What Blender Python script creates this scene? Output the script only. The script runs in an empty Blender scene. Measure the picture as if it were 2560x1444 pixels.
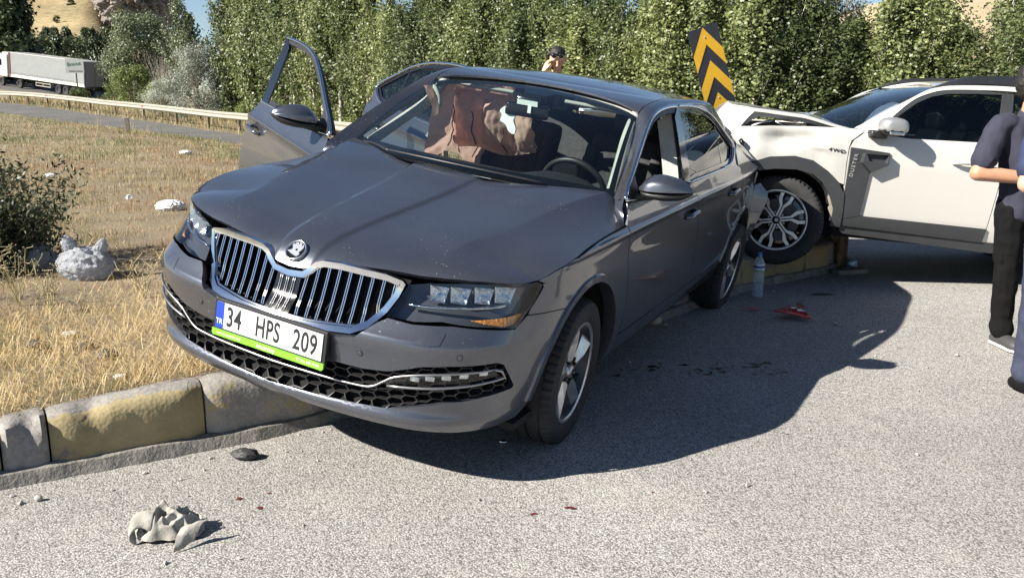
import bpy, bmesh, math, random
import numpy as np
from mathutils import Vector, Matrix, noise
from mathutils.geometry import delaunay_2d_cdt
R = math.radians
random.seed(7); RNG = np.random.default_rng(7)
S = bpy.context.scene
COL = S.collection

# ------------------------------------------------------------------ camera, sky, sun, exposure
CAMZ = 1.525
cam_data = bpy.data.cameras.new('camera'); cam = bpy.data.objects.new('camera', cam_data); COL.objects.link(cam)
cam.location = (0, 0, CAMZ); cam.rotation_euler = (R(90 - 11.95), 0, 0)
cam_data.sensor_width = 36; cam_data.lens = 36 * 2301 / 2560; cam_data.clip_start = .05; cam_data.clip_end = 6000
S.camera = cam
SUN_EL, SUN_AZ = 35.5, -117.0        # azimuth measured from +Y (view direction) towards +X
sdir = Vector((math.sin(R(SUN_AZ)) * math.cos(R(SUN_EL)), math.cos(R(SUN_AZ)) * math.cos(R(SUN_EL)), math.sin(R(SUN_EL))))
W = bpy.data.worlds.new('World'); S.world = W; W.use_nodes = True
wn = W.node_tree.nodes; wl = W.node_tree.links; wn.clear()
wo = wn.new('ShaderNodeOutputWorld'); wb = wn.new('ShaderNodeBackground'); ws = wn.new('ShaderNodeTexSky')
ws.sky_type = 'NISHITA'; ws.sun_disc = False; ws.sun_elevation = R(SUN_EL); ws.sun_rotation = R(SUN_AZ)
ws.altitude = 900; ws.air_density = 0.85; ws.dust_density = 0.25; ws.ozone_density = 1.6
wb.inputs['Strength'].default_value = 0.05
wl.new(ws.outputs[0], wb.inputs[0]); wl.new(wb.outputs[0], wo.inputs[0])
sd = bpy.data.lights.new('sun', 'SUN'); sd.energy = 5.0; sd.angle = R(.53); sd.color = (1, .945, .85)
sun = bpy.data.objects.new('sun', sd); COL.objects.link(sun); sun.rotation_euler = (-sdir).to_track_quat('-Z', 'Y').to_euler()
sun.location = (0, 0, 60)
S.view_settings.view_transform = 'Standard'; S.view_settings.look = 'None'; S.view_settings.gamma = 1
S.view_settings.exposure = 1.25
S.render.engine = 'CYCLES'
try: S.view_settings.use_curve_mapping = False
except Exception: pass

# ------------------------------------------------------------------ small helpers
def tag(o, label=None, cat=None, group=None, kind=None):
    if label: o['label'] = label
    if cat: o['category'] = cat
    if group: o['group'] = group
    if kind: o['kind'] = kind
    return o
def empty(name, loc=(0, 0, 0), rz=0, label=None, cat=None, group=None):
    o = bpy.data.objects.new(name, None); o.empty_display_size = .1; COL.objects.link(o)
    o.location = loc; o.rotation_euler = (0, 0, rz); return tag(o, label, cat, group)
def link_mesh(name, me, mat=None, parent=None):
    if mat:
        for m in (mat if isinstance(mat, (list, tuple)) else [mat]): me.materials.append(m)
    o = bpy.data.objects.new(name, me); COL.objects.link(o)
    if parent: o.parent = parent
    return o
def mk(name, v, f, mat=None, parent=None, smooth=False, mi=None, normals=None):
    me = bpy.data.meshes.new(name); me.from_pydata([tuple(map(float, p)) for p in v], [], [tuple(map(int, q)) for q in f])
    if smooth: me.polygons.foreach_set('use_smooth', [True] * len(me.polygons))
    if mi is not None: me.polygons.foreach_set('material_index', mi)
    me.update()
    if normals is not None: me.normals_split_custom_set_from_vertices([tuple(map(float, n)) for n in normals])
    return link_mesh(name, me, mat, parent)
def copy_tree(o, parent=None):
    c = o.copy(); COL.objects.link(c); c.parent = parent
    for ch in list(o.children): copy_tree(ch, c)
    return c
def mono(xs, ys):
    """monotone cubic interpolation"""
    xs = list(map(float, xs)); ys = list(map(float, ys)); n = len(xs)
    d = [(ys[i+1]-ys[i])/(xs[i+1]-xs[i]) for i in range(n-1)]
    m = [d[0]] + [0 if d[i-1]*d[i] <= 0 else 2*d[i-1]*d[i]/(d[i-1]+d[i]) for i in range(1, n-1)] + [d[-1]]
    def fn(x):
        if x <= xs[0]: return ys[0] + m[0]*(x-xs[0])
        if x >= xs[-1]: return ys[-1] + m[-1]*(x-xs[-1])
        i = 0
        while x > xs[i+1]: i += 1
        h = xs[i+1]-xs[i]; t = (x-xs[i])/h
        return (1+2*t)*(1-t)**2*ys[i] + t*(1-t)**2*h*m[i] + t*t*(3-2*t)*ys[i+1] + t*t*(t-1)*h*m[i+1]
    return fn
def lin(xs, ys): return lambda x: float(np.interp(x, xs, ys))
def sstep(a, b, x):
    t = min(1, max(0, (x-a)/(b-a))); return t*t*(3-2*t)
def crom(pts, n=8, closed=False):
    """Catmull-Rom through points (tuples of any dimension)"""
    P = [np.array(p, float) for p in pts]; out = []; m = len(P)
    rng = range(m if closed else m-1)
    for i in rng:
        p1 = P[i]; p2 = P[(i+1) % m]
        p0 = P[i-1] if (i > 0 or closed) else 2*p1-p2
        p3 = P[(i+2) % m] if (i+2 < m or closed) else 2*p2-p1
        for k in range(n):
            t = k/n
            out.append(tuple(.5*(2*p1+(p2-p0)*t+(2*p0-5*p1+4*p2-p3)*t*t+(3*p1-p0-3*p2+p3)*t**3)))
    if not closed: out.append(tuple(P[-1]))
    return out
def resample(pts, res, closed=True):
    out = []; m = len(pts)
    for i in range(m if closed else m-1):
        a = np.array(pts[i], float); b = np.array(pts[(i+1) % m], float); L = np.linalg.norm(b-a)
        k = max(1, int(math.ceil(L/res)))
        for j in range(k): out.append(tuple(a+(b-a)*j/k))
    if not closed: out.append(tuple(pts[-1]))
    return out
def inside(P, poly):
    P = np.asarray(P, float); x, y = P[:, 0], P[:, 1]; r = np.zeros(len(P), bool); n = len(poly); j = n-1
    for i in range(n):
        xi, yi = poly[i]; xj, yj = poly[j]
        if yi != yj: r ^= ((yi > y) != (yj > y)) & (x < (xj-xi)*(y-yi)/(yj-yi)+xi)
        j = i
    return r
def tri2d(outline, holes=(), res=.03, lines=()):
    """triangulate a 2D region with interior points; returns verts, tris, boundary loops (vertex index lists)"""
    loops = [resample(outline, res)] + [resample(h, res) for h in holes]
    V = []; E = []; 
    for lp in loops:
        b = len(V); V += lp; E += [(b+i, b+(i+1) % len(lp)) for i in range(len(lp))]
    B0 = np.array(V)
    for ln in lines:
        q = resample(ln, res*.8, False); qa = np.array(q); k = inside(qa, loops[0])
        for hh in loops[1:]: k &= ~inside(qa, hh)
        k &= np.array([((B0-p)**2).sum(1).min() > (.35*res)**2 for p in qa])
        idx = {}
        for i_, p in enumerate(q):
            if k[i_]:
                idx[i_] = len(V); V.append(tuple(p))
                if i_-1 in idx: E.append((idx[i_-1], idx[i_]))
    B = np.array(V); mn = B.min(0); mx = B.max(0)
    g = []; row = 0; y = mn[1]+res*.5
    while y < mx[1]:
        g += [(x, y) for x in np.arange(mn[0]+(res*.5 if row % 2 else res), mx[0], res)]; y += res*.866; row += 1
    if g:
        g = np.array(g); k = inside(g, loops[0])
        for h in loops[1:]: k &= ~inside(g, h)
        g = g[k]
        if len(g):
            d = np.concatenate([((g[i:i+500, None, :]-B[None])**2).sum(2).min(1) for i in range(0, len(g), 500)])
            V += [tuple(p) for p in g[d > (.55*res)**2]]
    r = delaunay_2d_cdt([Vector(p) for p in V], E, [], 0, 1e-7)
    ov, of, orig = r[0], r[2], r[3]
    c = np.array([[(ov[f[0]][k]+ov[f[1]][k]+ov[f[2]][k])/3 for k in (0, 1)] for f in of])
    k = inside(c, loops[0])
    for h in loops[1:]: k &= ~inside(c, h)
    tris = [of[i] for i in range(len(of)) if k[i]]
    cnt = {}
    for t in tris:
        for a, b in ((t[0], t[1]), (t[1], t[2]), (t[2], t[0])): cnt[(a, b)] = 1
    bnd = [(a, b) for (a, b) in cnt if (b, a) not in cnt]
    return [tuple(p) for p in ov], tris, bnd
CENTRE = Vector((0, 1.5, .55))
def patch(name, outline, F, mat, parent=None, res=.03, holes=(), depth=.015, centre=None, flip=False, lines=()):
    """curved sheet-metal style panel: 2D outline mapped by F(u,v)->xyz, analytic normals, folded edge of given depth"""
    v2, tris, bnd = tri2d(outline, holes, res, lines)
    e = 1e-4; P = []; N = []
    C = Vector(centre) if centre is not None else CENTRE
    for u, v in v2:
        p = Vector(F(u, v)); a = Vector(F(u+e, v))-Vector(F(u-e, v)); b = Vector(F(u, v+e))-Vector(F(u, v-e))
        n = a.cross(b)
        n = n.normalized() if n.length > 1e-14 else Vector((0, 0, 1))
        P.append(p); N.append(n)
    s = sum((1 if N[i].dot(P[i]-C) > 0 else -1) for i in range(len(P)))
    sg = (1 if s >= 0 else -1)*(-1 if flip else 1)
    N = [n*sg for n in N]
    faces = [t if sg > 0 else (t[2], t[1], t[0]) for t in tris]
    faces = [tuple(f) for f in faces]
    # make sure the winding follows the normal
    if sum((P[f[1]]-P[f[0]]).cross(P[f[2]]-P[f[0]]).dot(N[f[0]]) for f in faces) < 0: faces = [(f[2], f[1], f[0]) for f in faces]
    V = [tuple(p) for p in P]; NN = [tuple(n) for n in N]; nv = len(V)
    if depth:
        for a, b in bnd:
            ia = P[a]-N[a]*depth; ib = P[b]-N[b]*depth
            t = (P[b]-P[a]); n = t.cross(N[a]); n = n.normalized() if n.length > 0 else N[a]
            k = len(V); V += [tuple(P[a]), tuple(P[b]), tuple(ib), tuple(ia)]
            q = (k, k+3, k+2, k+1)
            c = (Vector(V[k+3])-Vector(V[k])).cross(Vector(V[k+2])-Vector(V[k]))
            # outward in-plane direction: away from panel side
            if c.dot(n) < 0: n = -n
            NN += [tuple(n)]*4
            faces.append(q)
    return mk(name, V, faces, mat, parent, True, None, NN)
class MB:
    """mesh builder: boxes, tubes, lathes, prisms collected into one mesh"""
    def __init__(s): s.v = []; s.f = []; s.m = []
    def add(s, v, f, mi=0):
        b = len(s.v); s.v += [tuple(p) for p in v]; s.f += [tuple(i+b for i in q) for q in f]; s.m += [mi]*len(f); return s
    def box(s, c, d, M=None, mi=0, taper=1.0):
        x, y, z = d[0]/2, d[1]/2, d[2]/2
        v = [(-x, -y, -z), (x, -y, -z), (x, y, -z), (-x, y, -z), (-x*taper, -y*taper, z), (x*taper, -y*taper, z), (x*taper, y*taper, z), (-x*taper, y*taper, z)]
        v = [Vector(p) for p in v]
        if M is not None: v = [M @ p for p in v]
        v = [p+Vector(c) for p in v]
        return s.add(v, [(0, 3, 2, 1), (4, 5, 6, 7), (0, 1, 5, 4), (1, 2, 6, 5), (2, 3, 7, 6), (3, 0, 4, 7)], mi)
    def bbox(s, c, d, b=.01, M=None, mi=0):
        """box with chamfered edges"""
        x, y, z = d[0]/2, d[1]/2, d[2]/2; b = min(b, x*.9, y*.9, z*.9); v = []
        bm = bmesh.new(); bmesh.ops.create_cube(bm, size=1)
        for p in bm.verts: p.co = Vector((p.co.x*2*x, p.co.y*2*y, p.co.z*2*z))
        bmesh.ops.bevel(bm, geom=list(bm.edges), offset=b, segments=2, profile=.7, affect='EDGES')
        bm.verts.index_update(); pts = [p.co.copy() for p in bm.verts]
        if M is not None: pts = [M @ p for p in pts]
        pts = [p+Vector(c) for p in pts]
        fs = [tuple(q.index for q in f.verts) for f in bm.faces]; bm.free()
        return s.add(pts, fs, mi)
    def tube(s, pts, r, n=8, cap=True, mi=0, closed=False):
        P = [Vector(p) for p in pts]; m = len(P); rr = r if isinstance(r, (list, tuple)) else [r]*m
        rings = []; ref = None
        for i in range(m):
            if closed: t = P[(i+1) % m]-P[i-1]
            else: t = (P[min(i+1, m-1)]-P[max(i-1, 0)])
            if t.length < 1e-9: t = Vector((0, 0, 1))
            t.normalize()
            if ref is None:
                ref = Vector((0, 0, 1)) if abs(t.z) < .9 else Vector((1, 0, 0))
            a = (ref-t*ref.dot(t))
            if a.length < 1e-6: a = t.orthogonal()
            a.normalize(); b = t.cross(a); ref = a
            rings.append([P[i]+(a*math.cos(2*math.pi*k/n)+b*math.sin(2*math.pi*k/n))*rr[i] for k in range(n)])
        v = [p for q in rings for p in q]; f = []
        for i in range(m if closed else m-1):
            j = (i+1) % m
            for k in range(n): f.append((i*n+k, i*n+(k+1) % n, j*n+(k+1) % n, j*n+k))
        if cap and not closed: f.append(tuple(range(n-1, -1, -1))); f.append(tuple((m-1)*n+k for k in range(n)))
        return s.add(v, f, mi)
    def lathe(s, prof, n=32, M=None, mi=0, closed=False):
        """prof: list of (r, h) about local Z"""
        v = []; f = []; m = len(prof)
        for r, h in prof:
            for k in range(n):
                a = 2*math.pi*k/n; v.append(Vector((r*math.cos(a), r*math.sin(a), h)))
        if M is not None: v = [M @ p for p in v]
        for i in range(m if closed else m-1):
            j = (i+1) % m
            for k in range(n): f.append((i*n+k, i*n+(k+1) % n, j*n+(k+1) % n, j*n+k))
        return s.add(v, f, mi)
    def prism(s, poly, h0, h1, M=None, mi=0):
        """extrude a simple 2D polygon along local Z (caps triangulated)"""
        n = len(poly); v = [Vector((p[0], p[1], h0)) for p in poly]+[Vector((p[0], p[1], h1)) for p in poly]
        r = delaunay_2d_cdt([Vector(p[:2]) for p in poly], [(i, (i+1) % n) for i in range(n)], [], 1, 1e-7)
        # keep original indices
        om = [o[0] if o else 0 for o in r[3]]
        f = []
        for t in r[2]:
            t = [om[i] for i in t]; f.append((t[2], t[1], t[0])); f.append((t[0]+n, t[1]+n, t[2]+n))
        ar = sum(poly[i][0]*poly[(i+1) % n][1]-poly[(i+1) % n][0]*poly[i][1] for i in range(n))
        for i in range(n):
            j = (i+1) % n; f.append((i, j, j+n, i+n) if ar > 0 else (j, i, i+n, j+n))
        if M is not None: v = [M @ p for p in v]
        return s.add(v, f, mi)
    def strip(s, A, B, mi=0):
        n = len(A); v = list(A)+list(B); return s.add(v, [(i, i+1, n+i+1, n+i) for i in range(n-1)], mi)
    def map(s, fn): s.v = [tuple(fn(Vector(p))) for p in s.v]; return s
    def build(s, name, mat, parent=None, smooth=False, angle=None):
        o = mk(name, s.v, s.f, mat, parent, smooth or angle is not None, s.m)
        if angle is not None:
            o.data.set_sharp_from_angle(angle=R(angle))
        return o
def fix_normals(o):
    bm = bmesh.new(); bm.from_mesh(o.data); bmesh.ops.recalc_face_normals(bm, faces=bm.faces); bm.to_mesh(o.data); bm.free(); return o

# ------------------------------------------------------------------ materials
def nodes(name):
    m = bpy.data.materials.new(name); m.use_nodes = True; nt = m.node_tree; b = nt.nodes['Principled BSDF']; return m, nt, b
def nn(nt, t, **k):
    n = nt.nodes.new(t)
    for a, v in k.items():
        if hasattr(n, a): setattr(n, a, v)
        else: n.inputs[a.replace('_', ' ')].default_value = v
    return n
def ramp(nt, fac, stops):
    r = nt.nodes.new('ShaderNodeValToRGB'); e = r.color_ramp.elements
    while len(e) < len(stops): e.new(.5)
    for i, (p, c) in enumerate(stops): e[i].position = p; e[i].color = (*c, 1) if len(c) == 3 else c
    nt.links.new(fac, r.inputs[0]); return r.outputs[0]
def g3(v): return (v, v, v)
def coords(nt, scale=1, kind='Object'):
    tc = nt.nodes.new('ShaderNodeTexCoord'); mp = nt.nodes.new('ShaderNodeMapping'); nt.links.new(tc.outputs[kind], mp.inputs[0])
    mp.inputs['Scale'].default_value = (scale,)*3 if not isinstance(scale, tuple) else scale
    return mp.outputs[0]
def tex(nt, kind, co, scale, detail=4, rough=.55, **k):
    t = nt.nodes.new({'noise': 'ShaderNodeTexNoise', 'voro': 'ShaderNodeTexVoronoi', 'wave': 'ShaderNodeTexWave'}[kind])
    nt.links.new(co, t.inputs['Vector']); t.inputs['Scale'].default_value = scale
    if kind == 'noise': t.inputs['Detail'].default_value = detail; t.inputs['Roughness'].default_value = rough
    for a, v in k.items(): setattr(t, a, v)
    return t
def mixc(nt, fac, a, b, mode='MIX'):
    m = nt.nodes.new('ShaderNodeMix'); m.data_type = 'RGBA'; m.blend_type = mode
    for k, x in ((0, fac), (6, a), (7, b)):
        if hasattr(x, 'links') or hasattr(x, 'is_linked'): nt.links.new(x, m.inputs[k])
        else: m.inputs[k].default_value = x if k == 0 else ((*x, 1) if len(x) == 3 else x)
    return m.outputs[2]
def bump(nt, b, h, strength=.3, dist=.01):
    n = nt.nodes.new('ShaderNodeBump'); n.inputs['Strength'].default_value = strength; n.inputs['Distance'].default_value = dist
    nt.links.new(h, n.inputs['Height']); nt.links.new(n.outputs[0], b.inputs['Normal']); return n
def pm(name, col, rough=.5, metal=0, coat=0, spec=.5, var=0, vscale=8, bumpv=0, bscale=60, bdist=.003, coat_rough=.03, emis=None, **k):
    """principled material with optional procedural colour variation and fine relief"""
    m, nt, b = nodes(name)
    b.inputs['Base Color'].default_value = (*col, 1); b.inputs['Roughness'].default_value = rough; b.inputs['Metallic'].default_value = metal
    b.inputs['Coat Weight'].default_value = coat; b.inputs['Coat Roughness'].default_value = coat_rough; b.inputs['Specular IOR Level'].default_value = spec
    if var or bumpv: co = coords(nt)
    if var:
        t = tex(nt, 'noise', co, vscale, 5, .6)
        c = ramp(nt, t.outputs['Fac'], [(.3, tuple(x*(1-var) for x in col)), (.7, tuple(min(1, x*(1+var)) for x in col))])
        nt.links.new(c, b.inputs['Base Color'])
    if bumpv:
        t = tex(nt, 'noise', co, bscale, 4, .6); bump(nt, b, t.outputs['Fac'], bumpv, bdist)
    return m
MAT = {}
def glass_mat(name, tint, refl=1.0, rough=0.0, ior=1.5):
    """thin sheet glass: tinted see-through plus Fresnel reflection"""
    m = bpy.data.materials.new(name); m.use_nodes = True; nt = m.node_tree; nt.nodes.clear()
    o = nt.nodes.new('ShaderNodeOutputMaterial'); mx = nt.nodes.new('ShaderNodeMixShader'); tr = nt.nodes.new('ShaderNodeBsdfTransparent'); gl = nt.nodes.new('ShaderNodeBsdfGlossy'); fr = nt.nodes.new('ShaderNodeFresnel')
    ge = nt.nodes.new('ShaderNodeNewGeometry'); iv = nt.nodes.new('ShaderNodeMapRange'); iv.inputs[3].default_value = ior; iv.inputs[4].default_value = 1/ior; nt.links.new(ge.outputs['Backfacing'], iv.inputs[0]); nt.links.new(iv.outputs[0], fr.inputs[0])
    tr.inputs[0].default_value = (*tint, 1); gl.inputs['Roughness'].default_value = rough; gl.inputs[0].default_value = (*g3(refl), 1)
    nt.links.new(fr.outputs[0], mx.inputs[0]); nt.links.new(tr.outputs[0], mx.inputs[1]); nt.links.new(gl.outputs[0], mx.inputs[2]); nt.links.new(mx.outputs[0], o.inputs[0])
    return m
def paint_mat(name, col, metal=.75, rough=.34, dust=.25, dustcol=(.32, .29, .26), chips=0.0):
    """car paint: metallic flake base under clear coat, thin dust film, stone-chip specks"""
    m, nt, b = nodes(name); co = coords(nt)
    b.inputs['Metallic'].default_value = metal; b.inputs['Roughness'].default_value = rough
    b.inputs['Coat Weight'].default_value = 1; b.inputs['Coat Roughness'].default_value = .035; b.inputs['Coat IOR'].default_value = 1.5
    t1 = tex(nt, 'noise', co, 2.3, 6, .65); t2 = tex(nt, 'noise', co, 90, 3, .7)
    d = mixc(nt, .35, t1.outputs['Fac'], t2.outputs['Fac'])
    f = ramp(nt, d, [(.42, g3(0)), (.75, g3(dust))])
    c = mixc(nt, f, col, dustcol)
    if chips:
        v = tex(nt, 'voro', co, 55); w = tex(nt, 'noise', co, 5, 2, .5)
        cm = ramp(nt, v.outputs['Distance'], [(.0, g3(1)), (.10, g3(1)), (.15, g3(0))])
        wm = ramp(nt, w.outputs['Fac'], [(.53, g3(0)), (.62, g3(chips))])
        mm = nt.nodes.new('ShaderNodeMath'); mm.operation = 'MULTIPLY'; nt.links.new(cm, mm.inputs[0]); nt.links.new(wm, mm.inputs[1])
        c = mixc(nt, mm.outputs[0], c, (.55, .53, .5))
        nt.links.new(mixc(nt, mm.outputs[0], g3(metal), g3(0)), b.inputs['Metallic'])
    nt.links.new(c, b.inputs['Base Color'])
    rr = ramp(nt, d, [(.42, g3(.02)), (.8, g3(.02+.25*dust))]); nt.links.new(rr, b.inputs['Coat Roughness'])
    return m
def text_mesh(name, s, size, M, mat, parent, extr=.0008, spacing=1.0, xscale=1.0, align='CENTER', bold=0.0):
    cu = bpy.data.curves.new(name, 'FONT'); cu.body = s; cu.size = size; cu.align_x = align; cu.align_y = 'CENTER'; cu.extrude = extr; cu.space_character = spacing; cu.offset = bold
    cu.resolution_u = 4
    o = bpy.data.objects.new(name, cu); COL.objects.link(o)
    dg = bpy.context.evaluated_depsgraph_get(); me = bpy.data.meshes.new_from_object(o.evaluated_get(dg))
    bpy.data.objects.remove(o); bpy.data.curves.remove(cu)
    for v in me.vertices: v.co = M @ Vector((v.co.x*xscale, v.co.y, v.co.z))
    me.materials.clear()
    return link_mesh(name, me, mat, parent)
def frame_M(o, x, y):
    """matrix from origin and two axis directions"""
    x = Vector(x).normalized(); y = Vector(y); y = (y-x*y.dot(x)).normalized(); z = x.cross(y)
    m = Matrix.Identity(4)
    for i, a in enumerate((x, y, z)): m[0][i], m[1][i], m[2][i] = a
    m[0][3], m[1][3], m[2][3] = o
    return m
# ------------------------------------------------------------------ terrain
hfun = mono([-50, 30, 38, 49, 66, 85, 130, 400, 1500], [0, 0, .03, .39, .95, .97, 1.0, 1.3, 1.3])
KERB = crom([(-9.5, -1.5), (-6.2, .75), (-3.6, 2.45), (-2.036, 3.418), (-1.374, 3.82), (-.813, 4.232), (.45, 5.55), (1.25, 6.47), (1.88, 7.20), (2.42, 7.66), (2.80, 7.98), (3.0, 8.45), (2.85, 9.0)], 12)
FAR = [(2.85, 9.0), (2.2, 10.0), (0, 13.3), (-4, 20.4), (-8.2, 28.3), (-15.5, 38.8), (-30, 53.5), (-58, 80)]
RAIL = [(16, 11.2), (8, 12.0), (3.6, 13.4), (1.0, 15.4), (-.3, 17.6), (-4.34, 25.4), (-7.9, 31.8), (-10.9, 37.0), (-15.3, 42.9), (-20.9, 49.0), (-28.3, 57.2), (-36.7, 66.0), (-60, 90), (-84, 114)]
RAIL = [(x*(.978 if y > 20 else 1), y) for x, y in RAIL]
def pl_dist(P, line):
    P = np.asarray(P, float); L = np.asarray(line, float); best = np.full(len(P), 1e9)
    for a, b in zip(L[:-1], L[1:]):
        d = b-a; t = np.clip(((P-a)@d)/(d@d), 0, 1); q = a+t[:, None]*d; best = np.minimum(best, np.hypot(*(P-q).T))
    return best
def island_z(P):
    P = np.asarray(P, float).reshape(-1, 2)
    dk = pl_dist(P, KERB); df = pl_dist(P, FAR)
    n = np.array([noise.noise((x*.7, y*.7, 3.1))*.035+noise.noise((x*2.3, y*2.3, 8.7))*.014 for x, y in P])
    z = np.interp(P[:, 0], [-3, -2.1, -1.35, 1.2, 2.0], [.216, .220, .272, .27, .23])+.03*np.clip(dk/1.2, 0, 1)+n*np.clip(dk/.5, 0, 1)
    k = np.clip(df/2.5, 0, 1)*np.clip((dk-.0)/.1, .999, 1); z = .015+(z-.015)*k
    return z+np.array([hfun(y) for _, y in P])
def iz(x, y): return float(island_z([(x, y)])[0])

# dry earth sheet to the horizon (lies under everything)
m, nt, b = nodes('dry_earth'); co = coords(nt)
t1 = tex(nt, 'noise', co, .05, 8, .6); t2 = tex(nt, 'noise', co, 1.3, 6, .65); t3 = tex(nt, 'noise', co, 40, 4, .7)
c1 = ramp(nt, t2.outputs['Fac'], [(.30, (.11, .085, .055)), (.45, (.19, .15, .095)), (.58, (.25, .19, .115)), (.75, (.15, .135, .07))])
c2 = mixc(nt, .5, c1, ramp(nt, t3.outputs['Fac'], [(.3, (.07, .055, .04)), (.7, (.32, .25, .16))]))
c3 = mixc(nt, ramp(nt, t1.outputs['Fac'], [(.4, g3(0)), (.65, g3(.5))]), c2, (.17, .17, .08))
nt.links.new(c3, b.inputs['Base Color']); b.inputs['Roughness'].default_value = .95; bump(nt, b, t3.outputs['Fac'], .6, .03); MAT['earth'] = m
gx = np.concatenate([-np.geomspace(3000, 60, 14), np.linspace(-50, 50, 21), np.geomspace(60, 3000, 14)])
gy = np.concatenate([-np.geomspace(2000, 40, 8), np.linspace(-30, 170, 41), np.geomspace(185, 4000, 14)])
V = [(x, y, hfun(min(y, 400))-.06) for y in gy for x in gx]; nx = len(gx)
F = [(j*nx+i, j*nx+i+1, (j+1)*nx+i+1, (j+1)*nx+i) for j in range(len(gy)-1) for i in range(nx-1)]
tag(mk('ground', V, F, MAT['earth'], None, True), kind='structure')

# worn light-grey asphalt with exposed aggregate
def asphalt(name, light=1.0, agg=1.0):
    m, nt, b = nodes(name); co = coords(nt)
    v = tex(nt, 'voro', co, 145); v2 = tex(nt, 'voro', co, 210); n1 = tex(nt, 'noise', co, .45, 6, .6); n2 = tex(nt, 'noise', co, 30, 5, .7)
    n3 = tex(nt, 'noise', co, 140, 3, .6)
    stone = ramp(nt, v.outputs['Color'], [(.0, tuple(light*x for x in (.165, .155, .145))), (.35, tuple(light*x for x in (.275, .262, .247))), (.7, tuple(light*x for x in (.365, .35, .328))), (1, tuple(light*x for x in (.465, .448, .42)))])
    pit = ramp(nt, v.outputs['Distance'], [(.45, g3(1)), (.75, g3(.45))])
    c = mixc(nt, 1.0, stone, pit, 'MULTIPLY')
    dk = ramp(nt, n3.outputs['Fac'], [(.34, g3(.5)), (.47, g3(1))])
    c = mixc(nt, .8*agg, c, dk, 'MULTIPLY')
    lg = ramp(nt, n1.outputs['Fac'], [(.3, g3(.76)), (.7, g3(1.12))]); c = mixc(nt, 1.0, c, lg, 'MULTIPLY')
    st = ramp(nt, n2.outputs['Fac'], [(.3, g3(.8)), (.6, g3(1.05))]); c = mixc(nt, .6, c, st, 'MULTIPLY')
    c = mixc(nt, ramp(nt, tex(nt, 'noise', co, 1.7, 4, .7).outputs['Fac'], [(.52, g3(0)), (.75, g3(.22))]), c, (.42*light, .38*light, .32*light))
    nt.links.new(c, b.inputs['Base Color']); b.inputs['Roughness'].default_value = .82; b.inputs['Specular IOR Level'].default_value = .35
    hh = nt.nodes.new('ShaderNodeMath'); hh.operation = 'SUBTRACT'; nt.links.new(n3.outputs['Fac'], hh.inputs[0]); nt.links.new(v.outputs['Distance'], hh.inputs[1])
    bump(nt, b, hh.outputs[0], .45*agg, .007)
    return m
MAT['asphalt'] = asphalt('worn_asphalt', 1.28)
MAT['asphalt_far'] = asphalt('smooth_asphalt', .5, .5)
# near road: z=0 sheet on all sides of the island (its far part is the ramp running to the guard rail)
road_poly = [(-40, -40), (60, -40), (60, 60), (16, 11.0), (8, 11.8), (3.6, 13.1), (1.0, 15.0), (-.9, 17.6), (-.5, 14.3), (2.2, 10.0), (2.85, 9.0)]
rv = [(-60, -40, 0), (60, -40, 0), (60, 11.3, 0), (16, 11.0, 0), (8, 11.8, 0), (3.6, 13.2, 0), (2.6, 13.8, 0), (-60, 13.8, 0)]
tag(mk('road', rv, [tuple(range(8))], MAT['asphalt']), kind='structure')
# the ramp behind the island, climbing to the left
A = resample(FAR[1:], 2.0, False); Bn = []
rail_np = np.array(resample(RAIL[2:], .5, False))
for p in A:
    d = np.hypot(rail_np[:, 0]-p[0], rail_np[:, 1]-p[1]); Bn.append(rail_np[d.argmin()])
V = []; F = []
for i, (p, q) in enumerate(zip(A, Bn)):
    a = np.array(p); q = np.array(q); u = (q-a)/np.linalg.norm(q-a); p0 = a-u*.8; q0 = q-u*.55
    V += [(p0[0], p0[1], hfun(p0[1])+.006), (q0[0], q0[1], hfun(q0[1])+.006)]
    if i: F.append((2*i-2, 2*i-1, 2*i+1, 2*i))
tag(mk('ramp_road', V, F, MAT['asphalt_far']), kind='structure')
# far highway the lorry stands on: an embankment climbing to the left
HA = Vector((-48.1, 106, 0)); HD = Vector((-.874, .486, 0)); HN = Vector((.486, .874, 0))
def hwz(t): return 1.02+.098*min(max(t, -14), 30)
V = []; F = []
for i, t in enumerate((-40, -14, 0, 8, 16, 30, 60)):
    p = HA+HD*t; z = hwz(t)
    for d, zz in ((-9, .7), (-3.2, z), (7.5, z), (13, .7)): q = p+HN*d; V.append((q.x, q.y, zz))
    if i: F += [((i-1)*4+j, i*4+j, i*4+j+1, (i-1)*4+j+1) for j in range(3)]
hw_ = tag(mk('highway', V, F, [MAT['asphalt_far'], MAT['earth']], None, False, [1, 0, 1]*6), kind='structure'); fix_normals(hw_)
if sum(p_.normal.z for p_ in hw_.data.polygons) < 0: hw_.data.flip_normals()

# traffic island
near = []
for i_, p_ in enumerate(KERB):
    a_ = np.array(KERB[max(i_-1, 0)]); b_ = np.array(KERB[min(i_+1, len(KERB)-1)]); t_ = (b_-a_)/np.linalg.norm(b_-a_); near.append((p_[0]-t_[1]*.13, p_[1]+t_[0]*.13))
poly = near+FAR[1:]+[(-60, 40), (-30, 12), (-14, 0)]
off = []
v2, tris, bnd = tri2d(poly, (), .6)
vv = np.array(v2); fine = vv
zz = island_z(vv)
isl = tag(mk('island', [(x, y, z) for (x, y), z in zip(v2, zz)], [t if True else t for t in tris], MAT['earth'], None, True), kind='structure')
fix_normals(isl)
if isl.data.polygons[0].normal.z < 0: isl.data.flip_normals()

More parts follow.
